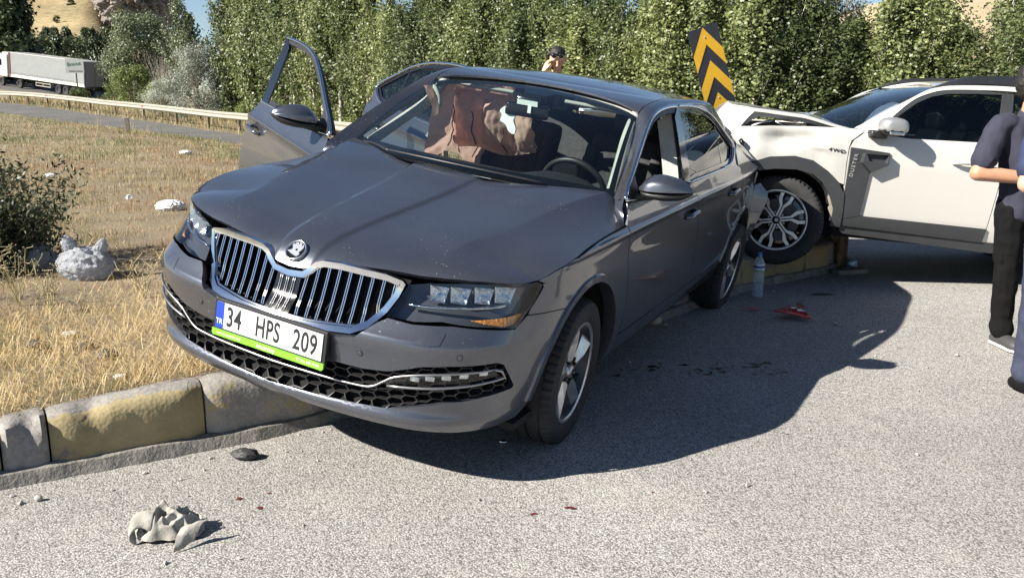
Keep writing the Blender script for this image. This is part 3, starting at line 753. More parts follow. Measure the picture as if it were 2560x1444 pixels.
# front wings ----------------------------------------------------------------
wo_ = [(uy(y+.004, z-.004), z-.004) for y, z in SHUT]+[(UL+.2+y-.003, z) for y, z in DCUT]+[(UL+.2+.39, .258)]
wo_ += [(uy(y, z), z) for y, z in arc_pts(AC, AR, -10, 120, 30)]+[(uy(-.37, .730), .730), (uy(-.53, .739), .739), (uy(-.515, .762), .762), (uy(-.45, .836), .836), (uy(-.445, .85), .85)]
def lip(name, F, c, r, a0, a1, parent, w=.030, d=.010, mat=None):
    """flat rolled lip round a wheel arch"""
    mb = MB(); A_ = []; B_ = []; C_ = []; D_ = []
    for y, z in arc_pts(c, r+w, a0, a1, 40): A_.append(Vector(F(y, z)))
    for y, z in arc_pts(c, r+w*.8, a0, a1, 40): B_.append(Vector(off(F, d)(y, z)))
    for y, z in arc_pts(c, r-.004, a0, a1, 40): C_.append(Vector(off(F, d*.9)(y, z)))
    for y, z in arc_pts(c, r-.008, a0, a1, 40): D_.append(Vector(off(F, -.05)(y, z)))
    mb.strip(A_, B_); mb.strip(B_, C_); mb.strip(C_, D_)
    o = mb.build(name, mat or MAT['paint'], parent, smooth=True); fix_normals(o); o.data.set_sharp_from_angle(angle=R(25)); return o
Fsy = lambda y, z: wrap(uy(y, z)-UL, z)
for sg in (1, -1):
    Fw = front if sg > 0 else xf(front, MIR)
    wing_ = patch('front_wing', wo_, Fw, MAT['paint'], sedan, .026, (), .02, lines=[[(uy(y, z), z) for y in np.linspace(-.4, .5, 40)] for z in (.885, .897, .908, .92, .935)])
    lip('arch_lip', Fsy if sg > 0 else xf(Fsy, MIR), AC, AR, -10, 178, wing_, .032, .009)

# doors, sill, rear quarter -------------------------------------------------------
DLO = [(.50, 1.046), (.56, 1.094), (.688, 1.164), (.828, 1.238), (.949, 1.299), (1.055, 1.346), (1.152, 1.38), (1.284, 1.404), (1.454, 1.414), (1.702, 1.413), (1.956, 1.402), (2.165, 1.377), (2.32, 1.345), (2.465, 1.295), (2.621, 1.217), (2.78, 1.137), (2.79, 1.09), (2.68, 1.028), (2.56, 1.012), (2.382, 1.012), (1.708, 1.018), (1.5, 1.020), (.631, 1.032)]
BP0, BP1 = (1.53, 1.02), (1.665, 1.414)       # centre of the B pillar
BCUT = [(1.575, 1.02), (1.60, .975), (1.654, .913), (1.715, .76), (1.752, .634), (1.757, .516), (1.715, .42), (1.668, .374)]
RCUT = [(2.80, 1.09), (2.795, 1.0), (2.775, .90), (2.735, .78), (2.70, .66)]
fd_out = [(DCUT[0][0]+.006, .946), (.466, .98), (.492, 1.033)]+[(.631, 1.030), (1.5, 1.018)]+[(y-.003, z) for y, z in BCUT]+[(1.60, .372), (.56, .378), (.531, .388)]+[(y+.004, z) for y, z in DCUT[-3:0:-1]]
rd_out = [(BCUT[0][0]+.003, 1.016), (2.382, 1.010), (2.56, 1.010), (2.68, 1.026), (2.785, 1.088)]+[(y-.003, z) for y, z in RCUT]+arc_pts(RC, RRr, 127, 166, 10)+[(2.585, .372)]+[(y+.003, z) for y, z in BCUT[::-1][:-1]]
def doorskin(y, z):
    # flank below the shoulder blended into the window plane at the belt line
    return (side_x(y, z) if z < 1.0 else min(side_x(y, z), Gx(y, z)+.012), y, z)
def hinge(hx_, hy_, deg): return Matrix.Translation((hx_, hy_, 0)) @ Matrix.Rotation(R(deg), 4, 'Z') @ Matrix.Translation((-hx_, -hy_, 0))
def handle(parent, F, y0, y1, z, M):
    Fo = xf(off(F, .030), M); Fi_ = xf(off(F, .002), M)
    pts = [(y0, z-.004), (y0+.02, z+.002), ((y0+y1)/2, z+.008), (y1-.02, z+.010), (y1, z+.010)]
    mb = MB(); P_ = [Vector(Fi_(*pts[0])), Vector(Fo(*pts[1])), Vector(Fo(*pts[2])), Vector(Fo(*pts[3])), Vector(Fi_(*pts[4]))]
    mb.tube(crom(P_, 5), .0125, 10); h = mb.build('handle', MAT['paint'], parent, smooth=True)
    P2 = [p_+Vector((0, 0, .010)) for p_ in P_[1:4]]; mb = MB(); mb.tube(crom(P2, 5), .0035, 6); mb.build('chrome_line', MAT['chrome'], h, smooth=True)
    cup = [((y0+y1)/2+(y1-y0)*.40*math.cos(a), z+.004+.030*math.sin(a)) for a in np.linspace(0, 2*math.pi, 24)[:-1]]
    patch('handle_recess', cup, xf(off(F, .0015), M), MAT['gloss_black'], h, .03, (), .001)
    return h
def mirror_part(parent, M, sg):
    """door mirror: painted cap, dark lower shell, foot, indicator line, glass"""
    L = mono([0, .12, .3, .55, .8, 1], [0, 1, 1, 1, 1, .5])
    def sect(x, kind):
        t = (x-.845)/(1.105-.845); top = float(np.interp(t, [0, .06, .25, .45, .7, .9, 1], [1.09, 1.125, 1.165, 1.176, 1.168, 1.148, 1.125])); mid = float(np.interp(t, [0, 1], [1.082, 1.112])); bot = float(np.interp(t, [0, .1, .5, .85, 1], [1.06, 1.048, 1.046, 1.062, 1.095]))
        fr = float(np.interp(t, [0, .2, .6, .9, 1], [.64, .585, .59, .635, .67])); bk = .735-.005*t
        if kind == 0: return [(x, bk, mid), (x, bk-.01, top-.02), (x, bk-.035, top-.003), (x, (fr+bk)/2+.005, top), (x, fr+.022, top-.022), (x, fr+.004, (top+mid)/2), (x, fr, mid)]
        return [(x, bk, mid), (x, fr, mid-.003), (x, fr+.012, bot+.012), (x, fr+.04, bot), (x, bk-.01, bot+.004), (x, bk, mid)]
    xs_ = [.845, .852, .865, .885, .915, .95, .99, 1.03, 1.06, 1.085, 1.098, 1.105]
    root = None
    for kind, nm, mt in ((0, 'mirror', MAT['paint']), (1, 'mirror_shell', MAT['black_plastic'])):
        rings = [[M @ Vector(p_) for p_ in sect(x, kind)] for x in xs_]; n_ = len(rings[0]); v = [p_ for r_ in rings for p_ in r_]
        f = [(i*n_+k, i*n_+k+1, (i+1)*n_+k+1, (i+1)*n_+k) for i in range(len(rings)-1) for k in range(n_-1)]+[tuple(range(n_)), tuple((len(rings)-1)*n_+k for k in range(n_-1, -1, -1))]
        o = mk(nm, v, f, mt, parent if root is None else root, True); fix_normals(o); o.data.set_sharp_from_angle(angle=R(50))
        md = o.modifiers.new('s', 'SUBSURF'); md.levels = 1; md.render_levels = 2
        if root is None: root = o
    mb = MB(); mb.tube([M @ Vector(q) for q in ((.80, .66, 1.028), (.84, .655, 1.040), (.88, .66, 1.052), (.93, .665, 1.058))], [.030, .026, .022, .016], 10); mb.build('mirror_foot', MAT['black_plastic'], root, smooth=True)
    mb = MB(); mb.add([M @ Vector(q) for q in ((.87, .739, 1.075), (1.085, .734, 1.10), (1.07, .734, 1.150), (.89, .738, 1.150))], [(0, 1, 2, 3)]); mb.build('mirror_glass', MAT['chrome'], root)
    return root
def dlo_front():
    i = DLO.index((1.454, 1.414)); return DLO[:i+1]
def ring_at(pts, M, d=0.0): return [Vector(xf(off(Gs, d), M)(y, z)) for y, z in pts]
FDLO = [(.50, 1.046), (.56, 1.094), (.688, 1.164), (.828, 1.238), (.949, 1.299), (1.055, 1.346), (1.152, 1.38), (1.284, 1.404), (1.454, 1.414), (1.655, 1.413), (1.64, 1.36), (1.585, 1.15), (1.56, 1.02), (1.5, 1.020), (.631, 1.032)]
RDLO = [(1.665, 1.413), (1.702, 1.413), (1.956, 1.402), (2.165, 1.377), (2.32, 1.345), (2.465, 1.295), (2.621, 1.217), (2.765, 1.145), (2.79, 1.125), (2.79, 1.09), (2.68, 1.028), (2.56, 1.012), (2.382, 1.012), (1.708, 1.018), (1.57, 1.02), (1.60, 1.15), (1.65, 1.36)]
def build_door(kind, sg, open_deg):
    M = Matrix.Identity(4) if sg > 0 else MIR.copy()
    if kind == 'front': hgx, hgy = .875, .47; outl_, dl = fd_out, FDLO
    else: hgx, hgy = .885, 1.67; outl_, dl = rd_out, RDLO
    if open_deg: M = hinge(sg*hgx, hgy, -sg*open_deg) @ Matrix.Translation((0, hgy, .9)) @ Matrix.Rotation(R(2.4 if kind == 'front' else 1.0), 4, 'X') @ Matrix.Translation((0, -hgy, -.9)) @ M
    d = patch('front_door' if kind == 'front' else 'rear_door', outl_, xf(doorskin, M), MAT['paint'], sedan, .03, (), .03, centre=M @ CENTRE, lines=[[(.4, z), (2.9, z)] for z in (.885, .897, .908, .92, .935)])
    # inner door card
    patch('door_card', inset(outl_, .02), xf(off(doorskin, -.075), M), MAT['dash'], d, .12, (), .0, centre=M @ CENTRE, flip=True)
    mb = MB(); A_ = [Vector(xf(off(doorskin, -.01), M)(*q)) for q in resample(inset(outl_, .004), .05)]; B_ = [Vector(xf(off(doorskin, -.075), M)(*q)) for q in resample(inset(outl_, .022), .05)]
    n_ = min(len(A_), len(B_)); 
    A_ = [Vector(xf(off(doorskin, -.01), M)(*q)) for q in resample(outl_, .06)]; B_ = [Vector(xf(off(doorskin, -.076), M)(*q)) for q in resample(outl_, .06)]
    mb.strip(A_+[A_[0]], B_+[B_[0]]); mb.build('door_edge', MAT['paint'], d)
    # window frame, seal and bright trim
    fin = inset(dl, -.0) if False else dl
    w1 = inset(dl, .030) if inside([inset(dl, .03)[3]], dl)[0] else inset(dl, -.030)
    w0 = inset(dl, .006) if inside([inset(dl, .006)[3]], dl)[0] else inset(dl, -.006)
    patch('window_frame', w0, xf(off(Gs, -.004), M), MAT['black_plastic'] if kind == 'front' else MAT['gloss_black'], d, .03, [w1], .035, centre=M @ CENTRE)
    # bright strip
    if kind == 'front': top = crom(dl[:10], 4); bot = [dl[-1]]+[dl[-2], (1.56, 1.016)]; bot = [(.50, 1.042)]+bot
    else: top = crom(dl[:8], 4)+crom(dl[7:13], 4)[1:]; bot = [(1.575, 1.015), (1.708, 1.014), (2.382, 1.008), (2.50, 1.008)]
    for path, wid in ((top, .0095), (resample(bot, .06, False), .008)):
        P_ = [Vector(xf(off(Gs, .003), M)(y, z)) for y, z in path]; mb = MB(); rr = [wid]*len(P_)
        if kind == 'rear' and path is top:
            rr = [wid*(1+.5*sstep(2.6, 2.75, y)) for y, z in path]
        mb.tube(P_, rr, 8); mb.map(lambda p_: p_); mb.build('bright_trim', MAT['chrome'], d, smooth=True)
    if kind == 'front':
        bp = [(1.640, 1.408), (1.661, 1.411), (1.645, 1.36), (1.59, 1.15), (1.563, 1.022), (1.455, 1.022), (1.475, 1.15), (1.545, 1.36)]
        patch('pillar_cover', bp, xf(off(Gs, .0015), M), MAT['gloss_black'], d, .04, (), .01, centre=M @ CENTRE)
        tri = [(.53, 1.048), (.60, 1.105), (.69, 1.155), (.70, 1.035)]
        patch('corner_trim', tri, xf(off(Gs, .0), M), MAT['black_plastic'], d, .03, (), .02, centre=M @ CENTRE)
        mirror_part(d, M, sg)
        handle(d, doorskin, 1.42, 1.60, .842, M)
    else:
        patch('window_glass', inset(dl, .012) if inside([inset(dl, .012)[3]], dl)[0] else inset(dl, -.012), xf(off(Gs, -.012), M), MAT['glass_dark'], d, .05, (), 0, centre=M @ CENTRE)
        mb = MB(); mb.strip([Vector(xf(off(Gs, -.008), M)(*q)) for q in ((2.432, 1.30), (2.425, 1.015))], [Vector(xf(off(Gs, -.008), M)(*q)) for q in ((2.457, 1.29), (2.450, 1.015))]); mb.build('glass_divider', MAT['gloss_black'], d)
        handle(d, doorskin, 2.42, 2.60, .850, M)
    return d
door_fl = build_door('front', 1, 0); door_rl = build_door('rear', 1, 0)
door_fr = build_door('front', -1, 60); door_rr = build_door('rear', -1, 60)
for sg in (1, -1):
    M = Matrix.Identity(4) if sg > 0 else MIR
    si = [(.535, .366), (1.66, .362), (2.59, .362), (2.60, .30), (2.585, .245), (.50, .245), (.52, .30)]
    patch('sill', si, xf(off(flank, -.004), M), MAT['paint'], sedan, .05, (), .08)
    q = [(y+.003, z) for y, z in RCUT]; q = [(2.79, 1.145), (2.80, 1.09)]+q+arc_pts(RC, RRr, 128, 20, 30)+[(3.5, .45), (3.55, .62), (3.60, .80), (3.60, .87), (3.50, .915), (3.3, .965), (3.05, 1.05), (2.86, 1.14)]
    def quart(y, z): return (min(side_x(y, z), Gx(y, z)+.02) if z > .95 else side_x(y, z), y, z)
    qp = patch('rear_quarter', q[1:], xf(quart, M), MAT['paint'], sedan, .035, (), .03, lines=[[(2.6, z), (3.65, z)] for z in (.885, .897, .908, .92, .935)])
    lip('arch_lip', xf(flank, M), RC, RRr, 15, 168, qp, .028, .006)
    # crushed bumper corner hanging off behind the rear wheel
    fv = [(.885, 3.40, .79), (.905, 3.50, .80), (.975, 3.50, .735), (.985, 3.48, .68), (.955, 3.47, .55), (.925, 3.45, .42), (.90, 3.42, .30), (.895, 3.38, .27), (.90, 3.36, .40), (.895, 3.38, .55), (.885, 3.40, .68)]
    mb = MB(); cf = [M @ Vector(p_) for p_ in fv]; cb = [p_+Vector((-sg*.012, .03, 0)) for p_ in cf]; k = len(cf)
    mb.add(cf+cb, [(0, 1, 2, 3, 10), (10, 3, 4, 9), (9, 4, 5, 8), (8, 5, 6, 7)]+[(q_, (q_+1) % k, (q_+1) % k+k, q_+k) for q_ in range(k)]+[(10+k, 3+k, 2+k, 1+k, k), (9+k, 4+k, 3+k, 10+k), (8+k, 5+k, 4+k, 9+k), (7+k, 6+k, 5+k, 8+k)])
    o = mb.build('bumper_corner', MAT['paint'], sedan, smooth=True); fix_normals(o); o.data.set_sharp_from_angle(angle=R(35))
    # cant rail and A/C pillars
    inner = [(.83, .405, .962), (.795, .475, .995), (.767, .546, 1.018), (.70, .81, 1.165), (.645, 1.02, 1.285), (.63, 1.146, 1.386), (.63, 1.209, 1.415), (.63, 1.309, 1.433), (.63, 1.488, 1.446), (.63, 1.735, 1.446), (.622, 2.086, 1.433), (.613, 2.417, 1.403), (.607, 2.675, 1.362), (.625, 2.90, 1.300), (.655, 3.12, 1.215), (.700, 3.32, 1.11), (.775, 3.47, .995), (.845, 3.57, .91)]
    outer = [(.434, .949), (.446, .990), (.470, 1.037), (.70, 1.168), (.95, 1.300), (1.06, 1.348), (1.152, 1.381), (1.25, 1.399), (1.454, 1.415), (1.702, 1.414), (1.956, 1.403), (2.165, 1.378), (2.32, 1.346), (2.465, 1.297), (2.621, 1.219), (2.80, 1.142), (2.88, 1.13), (3.05, 1.052), (3.3, .967), (3.59, .895)]
    I_ = crom(inner, 6); O_ = crom([(Gs(*q_) if q_[0] < 2.85 else (min(side_x(*q_), Gx(*q_)+.02) if q_[1] > .95 else side_x(*q_), *q_)) for q_ in outer], 6); n_ = len(I_); NS = 7
    V_ = []; F_ = []
    for i in range(n_):
        a = Vector(I_[i]); b_ = Vector(O_[i]); mid = (a+b_)/2; fb = i/n_; outv = Vector((1, -.35*(1-sstep(.15, .45, fb))+.25*sstep(.65, .85, fb), .75*(1-.5*sstep(.7, 1, fb)))).normalized(); L_ = (a-b_).length
        for k in range(NS):
            t = k/(NS-1); p_ = a.lerp(b_, t)+outv*(L_*(.05+.11*sstep(.3, .5, fb)-.13*sstep(.62, .78, fb))*4*t*(1-t)); V_.append(M @ p_)
    for i in range(n_-1):
        for k in range(NS-1): F_.append((i*NS+k, (i+1)*NS+k, (i+1)*NS+k+1, i*NS+k+1))
    o = mk('roof_rail', V_, F_, MAT['paint'], sedan, True); fix_normals(o)
    if sum((p_.center.x*sg > 0)*p_.normal.z for p_ in o.data.polygons) < 0: o.data.flip_normals()
    # pillar trim seen from inside
    mb = MB(); mb.tube([M @ (Vector(I_[k])+Vector((-.03, .03, -.03))) for k in range(14, 34)], .030, 8); mb.build('pillar_lining', MAT['headliner'], sedan, smooth=True)
    mb = MB(); mb.strip([M @ Vector(xf(off(Gs, -.03), Matrix.Identity(4))(y, z)) for y, z in ((1.44, 1.0), (1.50, 1.15), (1.60, 1.39))], [M @ Vector(off(Gs, -.03)(y, z)) for y, z in ((1.60, 1.0), (1.60, 1.15), (1.68, 1.40))])
    mb.strip([M @ Vector(off(Gs, -.03)(y, z)) for y, z in ((1.44, 1.0), (1.50, 1.15), (1.60, 1.39))], [M @ Vector(off(Gs, -.12)(y, z)) for y, z in ((1.44, 1.0), (1.50, 1.15), (1.60, 1.37))])
    mb.build('b_pillar', MAT['headliner'] if sg > 0 else MAT['paint'], sedan)

# roof ----------------------------------------------------------------
rc_ = mono([1.10, 1.20, 1.35, 1.6, 1.9, 2.2, 2.5, 2.8, 3.1, 3.4, 3.6], [1.355, 1.390, 1.425, 1.457, 1.466, 1.460, 1.434, 1.388, 1.315, 1.20, 1.09])
seamz = mono([1.0, 1.146, 1.209, 1.309, 1.488, 1.735, 2.086, 2.417, 2.675, 2.90, 3.15, 3.4], [1.30, 1.386, 1.415, 1.433, 1.446, 1.446, 1.433, 1.403, 1.362, 1.30, 1.205, 1.075])
def roof(x, y):
    t = min(1, abs(x)/.628); zc = rc_(y+.0); zs = seamz(y); k = 1-t**2.6
    return (x, y, zs+(max(zc, zs+.002)-zs)*k)
re_ = [(0, 1.352), (.15, 1.340), (.30, 1.298), (.45, 1.240), (.57, 1.178), (.622, 1.150), (.624, 1.3), (.624, 1.75), (.616, 2.09), (.607, 2.42), (.60, 2.70), (.595, 2.92), (.3, 2.96), (0, 2.97)]
roofp = patch('roof', re_+[(-x, y) for x, y in re_[::-1] if x > 0], roof, MAT['paint'], sedan, .04, (), .012)
patch('headlining', [(x*.97, y+.02) for x, y in re_+[(-x, y) for x, y in re_[::-1] if x > 0]], lambda x, y: (x, y, roof(x, y)[2]-.035), MAT['headliner'], sedan, .12, (), 0, flip=True)
# rear hatch and glass (unseen side)
def hatch(x, y): t = min(1, abs(x)/.7); return (x, y, float(np.interp(y, [2.9, 3.45, 3.75, 3.80], [1.30, 1.10, 1.02, .95]))+.05*(1-t*t))
patch('rear_window', [(-.56, 2.96), (.56, 2.96), (.60, 3.42), (-.60, 3.42)], hatch, MAT['glass_dark'], sedan, .1, (), .005)
patch('boot_lid', [(-.62, 3.43), (.62, 3.43), (.70, 3.75), (-.70, 3.75)], hatch, MAT['paint'], sedan, .1, (), .02)
mb = MB(); mb.bbox((0, 3.70, .70), (1.50, .14, .50), .04); mb.build('rear_panel', MAT['paint'], sedan)
for sg in (1, -1):
    tp = [(3.40, .80), (3.58, .865), (3.66, .845), (3.66, .78), (3.56, .745), (3.45, .76)]
    patch('tail_lamp', tp, xf(off(lambda y, z: (side_x(y, z), y, z), .006), Matrix.Identity(4) if sg > 0 else MIR), MAT['gloss_black'], sedan, .05, (), .03)

# windscreen ----------------------------------------------------------------
wb_ = crom([(-.767, .546, 1.018), (-.70, .517, 1.024), (-.60, .465, 1.032), (-.45, .375, 1.044), (-.25, .28, 1.054), (0, .238, 1.058), (.25, .28, 1.054), (.45, .375, 1.044), (.60, .465, 1.032), (.70, .517, 1.024), (.767, .546, 1.018)], 6)
wt_ = crom([(-.62, 1.147, 1.376), (-.57, 1.174, 1.390), (-.45, 1.236, 1.404), (-.30, 1.294, 1.417), (-.15, 1.335, 1.424), (0, 1.347, 1.427), (.15, 1.335, 1.424), (.30, 1.294, 1.417), (.45, 1.236, 1.404), (.57, 1.174, 1.390), (.62, 1.147, 1.376)], 6)
def ws_pt(a, v):
    f_ = min(1, max(0, a))*(len(wb_)-1); i = min(int(f_), len(wb_)-2); t = f_-i
    b_ = Vector(wb_[i]).lerp(Vector(wb_[i+1]), t); c_ = Vector(wt_[i]).lerp(Vector(wt_[i+1]), t)
    p_ = b_.lerp(c_, v); return tuple(p_+Vector((0, -.35, .75)).normalized()*.045*4*v*(1-v)*.8)
wsr = [(.003, .002), (.997, .002), (.992, .97), (.008, .97)]
wscreen = patch('windscreen', resample(wsr, .1), ws_pt, MAT['glass'], sedan, .06, (), 0)
fr_in = [(.05, .10), (.12, .085), (.5, .075), (.88, .085), (.95, .10), (.952, .16), (.945, .86), (.93, .905), (.56, .915), (.54, .85), (.46, .85), (.44, .915), (.07, .905), (.055, .86), (.048, .16)]
patch('black_border', resample(wsr, .1), lambda a, v: tuple(Vector(ws_pt(a, v))+Vector((0, .35, -.75)).normalized()*.004), MAT['gloss_black'], wscreen, .05, [fr_in], 0)
wst = [(0.02, .035), (.98, .035), (.98, -.06), (.02, -.06)]
mb = MB(); mb.strip([Vector(p_)+Vector((0, -.004, -.006)) for p_ in wb_], [Vector(p_)+Vector((0, .10, -.05)) for p_ in wb_]); mb.build('scuttle', MAT['black_plastic'], sedan)
# wipers lying at the foot of the glass
for a0, a1 in ((.30, .72), (.10, .33)):
    P_ = [Vector(ws_pt(a, .012+.05*math.sin((a-a0)/(a1-a0)*math.pi)*.4))+Vector((0, -.006, .012)) for a in np.linspace(a0, a1, 12)]
    mb = MB(); mb.tube(P_, .006, 6); mb.build('wiper', MAT['black_plastic'], sedan, smooth=True)

# wheels ----------------------------------------------------------------
def make_wheel(name, rt=.334, w=.225, rim_r=.228, style='twin', rimmat=None, darkm=None):
    """built about local Z (axle, outer face +Z)"""
    root = empty(name)
    mb = MB(); n = 168; hw = w/2
    prof = [(rim_r-.004, -hw*.72), (rim_r+.02, -hw*.92), (rim_r+.05, -hw*1.02), (rt-.035, -hw), (rt-.012, -hw*.9), (rt-.002, -hw*.72), (rt, -hw*.56), (rt-.007, -hw*.54), (rt-.007, -hw*.48), (rt, -hw*.46), (rt+.001, -hw*.08), (rt-.007, -hw*.06), (rt-.007, hw*.06), (rt+.001, hw*.08), (rt, hw*.46), (rt-.007, hw*.48), (rt-.007, hw*.54), (rt, hw*.56), (rt-.002, hw*.72), (rt-.012, hw*.9), (rt-.035, hw), (rim_r+.05, hw*1.02), (rim_r+.02, hw*.95), (rim_r-.004, hw*.80)]
    mb.lathe(prof, n)
    m_ = len(prof)
    v = [Vector(p_) for p_ in mb.v]
    for i in range(m_):
        if i in (4, 5, 6, 17, 18, 19):
            for k in range(n):
                if k % 3 == 0:
                    p_ = v[i*n+k]; r_ = math.hypot(p_.x, p_.y); s_ = (r_-.009)/r_; v[i*n+k] = Vector((p_.x*s_, p_.y*s_, p_.z))
    mb.v = [tuple(p_) for p_ in v]
    mb.build('tyre', MAT['rubber'], root, angle=28)
    rim = MB().lathe([(rim_r*.55, -hw*.5), (rim_r-.02, -hw*.55), (rim_r-.012, hw*.45), (rim_r-.004, hw*.72), (rim_r+.004, hw*.86), (rim_r-.008, hw*.88), (rim_r-.016, hw*.74), (rim_r-.03, hw*.2)], 64).build('rim', darkm or MAT['rim_dark'], root, angle=35)
    MB().lathe([(0, -.02), (rim_r*.72, -.02), (rim_r*.72, -.03)], 40).build('brake_disc', MAT['disc'] if style == 'twin' else MAT['rim_dark'], root)
    rm = rimmat or MAT['rim']
    MB().lathe([(rim_r-.014, hw*.83), (rim_r-.008, hw*.90), (rim_r+.003, hw*.88)], 64).build('rim_edge', rm, root, smooth=True)
    ns = 5 if style == 'twin' else 6; ri = rim_r-.012
    for k in range(ns):
        a = 2*math.pi*k/ns+math.pi/2; Mk = Matrix.Rotation(a, 4, 'Z')
        if style == 'twin':
            z0 = hw*.58; z1 = hw*.80
            # broad twisting spoke: two facets, one polished
            P_ = {'a': (.045, -.040, z0), 'b': (.045, .036, z0+.004), 'c': (ri, -.050, z1-.01), 'd': (ri, .070, z1-.03), 'e': (.060, .004, z0+.016), 'f': (ri, .006, z1+.004), 'am': (.13, -.046, z0+.004), 'em': (.14, -.004, z0+.026), 'bm': (.13, .040, z0-.002)}
            P_ = {q: Mk @ Vector(p_) for q, p_ in P_.items()}; bk = [p_+Vector((0, 0, -.05)) for p_ in (P_['a'], P_['am'], P_['c'], P_['d'], P_['bm'], P_['b'])]
            mb = MB(); mb.add([P_['a'], P_['am'], P_['em'], P_['e']], [(0, 1, 2, 3)]); mb.add([P_['am'], P_['c'], P_['f'], P_['em']], [(0, 1, 2, 3)]); mb.add([P_['e'], P_['em'], P_['bm'], P_['b']], [(0, 1, 2, 3)]); mb.add([P_['em'], P_['f'], P_['d'], P_['bm']], [(0, 1, 2, 3)])
            ed = [P_['a'], P_['am'], P_['c'], P_['f'], P_['d'], P_['bm'], P_['b']]; bb = [p_+Vector((0, 0, -.05)) for p_ in ed]
            mb.strip(ed, bb); o = mb.build('spoke', rm, rim); fix_normals(o)
            # bolt hole
            Mh = Matrix.Rotation(a+math.pi/5, 4, 'Z') @ Matrix.Translation((.056, 0, z0+.004))
            MB().lathe([(.0, .009), (.0095, .009), (.013, .011), (.0135, -.01)], 14, Mh).build('bolt', MAT['gloss_black'], rim)
        else:
            for s_ in (1, -1):
                z0 = hw*.62; pl = [(.030, s_*.0045), (.030, s_*.0165), (.112, s_*.0175), (.158, s_*.050), (ri+.002, s_*.056), (ri+.002, s_*.030), (.176, s_*.027), (.124, s_*.0045)]
                if s_ < 0: pl = pl[::-1]
                mb = MB().prism(pl, z0-.03, z0+.014, Mk); o = mb.build('spoke', rm, rim)
            Mh = Matrix.Rotation(a+math.pi/6, 4, 'Z') @ Matrix.Translation((.062, 0, hw*.62))
            MB().lathe([(.0, .006), (.010, .006), (.013, .0), (.013, -.01)], 12, Mh).build('bolt', MAT['gloss_black'], rim)
    MB().lathe([(0, hw*.58+.022), (.020, hw*.58+.021), (.030, hw*.58+.016), (.034, hw*.58+.006), (.058, hw*.58-.002), (.066, hw*.58-.03)], 28).build('hub', rm if style == 'twin' else MAT['gloss_black'], rim, angle=40)
    MB().lathe([(0, hw*.58+.0255), (.013, hw*.58+.025), (.016, hw*.58+.021)], 20).build('centre_cap', MAT['gloss_black'] if style == 'twin' else MAT['silver'], rim, angle=40)
    return root
wheel0 = make_wheel('wheel')
AX = Matrix.Rotation(R(90), 4, 'Y')      # local +Z -> car +X
def place_wheel(w_, x, y, z, steer=0, camber=0, spin=0, sg=1, parent=None, width=.225):
    M = Matrix.Translation((x, y, z)) @ Matrix.Rotation(R(steer), 4, 'Z') @ Matrix.Rotation(R(camber), 4, 'Y') @ (AX if sg > 0 else Matrix.Rotation(R(-90), 4, 'Y')) @ Matrix.Rotation(R(spin), 4, 'Z')
    w_.parent = parent; w_.matrix_local = M; return w_
place_wheel(wheel0, .90-.1125+.02, 0.0, .338, 4, 0, 20, 1, sedan)
w2 = copy_tree(wheel0); place_wheel(w2, .925-.1125, 3.0, .225, 0, 3, 55, 1, sedan)
w3 = copy_tree(wheel0); place_wheel(w3, -.79, 0.0, .338, 4, 0, 10, -1, sedan)
w4 = copy_tree(wheel0); place_wheel(w4, -.80, 2.95, .30, 0, 0, 40, -1, sedan)
# wheel housings, then the light-blocking tray and underbody boxes
for (c, r_, y0) in ((AC, AR, 0), (RC, RRr, 0)):
    for sg in (1, -1):
        mb = MB(); A_ = []; B_ = []; C_ = []
        for y, z in arc_pts(c, r_+.012, -20, 200, 24): A_.append(Vector((sg*(Fsy(y, max(z, .25))[0]-.02 if c is AC else side_x(y, max(z, .25))-.02), y, z))); B_.append(Vector((sg*.50, y, z)))
        mb.strip(A_, B_); mb.add([(sg*.50, c[0]+r_*math.cos(R(a)), c[1]+r_*math.sin(R(a))) for a in range(-20, 201, 10)], [tuple(range(23))]); mb.build('wheel_housing', MAT['void'], sedan)
ut = [Vector(off(front, -.02)(u_, .288)) for u_ in np.linspace(-1.12, 1.12, 41)]; mb = MB(); mb.strip(ut, [Vector((p_.x*.8, -.30, .27)) for p_ in ut]); mb.strip(ut, [Vector((p_.x*.96, p_.y+.10, .56)) for p_ in ut]); mb.build('light_block_tray', MAT['void'], sedan)  # added to stop sunlight leaking through the lower grille
mb = MB(); mb.box((0, 1.45, .245), (1.72, 3.9, .03)); mb.box((0, -.55, .30), (1.0, .5, .02)); mb.box((0, -.3, .50), (1.0, .7, .45)); mb.box((0, 3.2, .45), (1.0, .8, .4)); mb.build('light_block_underbody', MAT['void'], sedan)  # unseen dark boxes added to block light under the body
# ------------------------------------------------------------------ sedan interior
def cloth_thin(name, col, tr=.5, var=.12, vs=14, bv=.4, bs=18, bd=.02):
    m = pm(name, col, .85, var=var, vscale=vs, bumpv=bv, bscale=bs, bdist=bd); nt = m.node_tree; b = nt.nodes['Principled BSDF']; out = nt.nodes['Material Output']
    t = nt.nodes.new('ShaderNodeBsdfTranslucent'); t.inputs[0].default_value = (*col, 1); mx = nt.nodes.new('ShaderNodeMixShader'); mx.inputs[0].default_value = tr
    nt.links.new(b.outputs[0], mx.inputs[1]); nt.links.new(t.outputs[0], mx.inputs[2]); nt.links.new(mx.outputs[0], out.inputs[0]); return m
MAT['airbag'] = cloth_thin('airbag_cloth', (.72, .47, .385), .45)
MAT['airbag_seam'] = pm('airbag_seam', (.06, .035, .03), .9, var=.3)
MAT['paper'] = pm('white_paper', (.80, .82, .80), .6, var=.06)
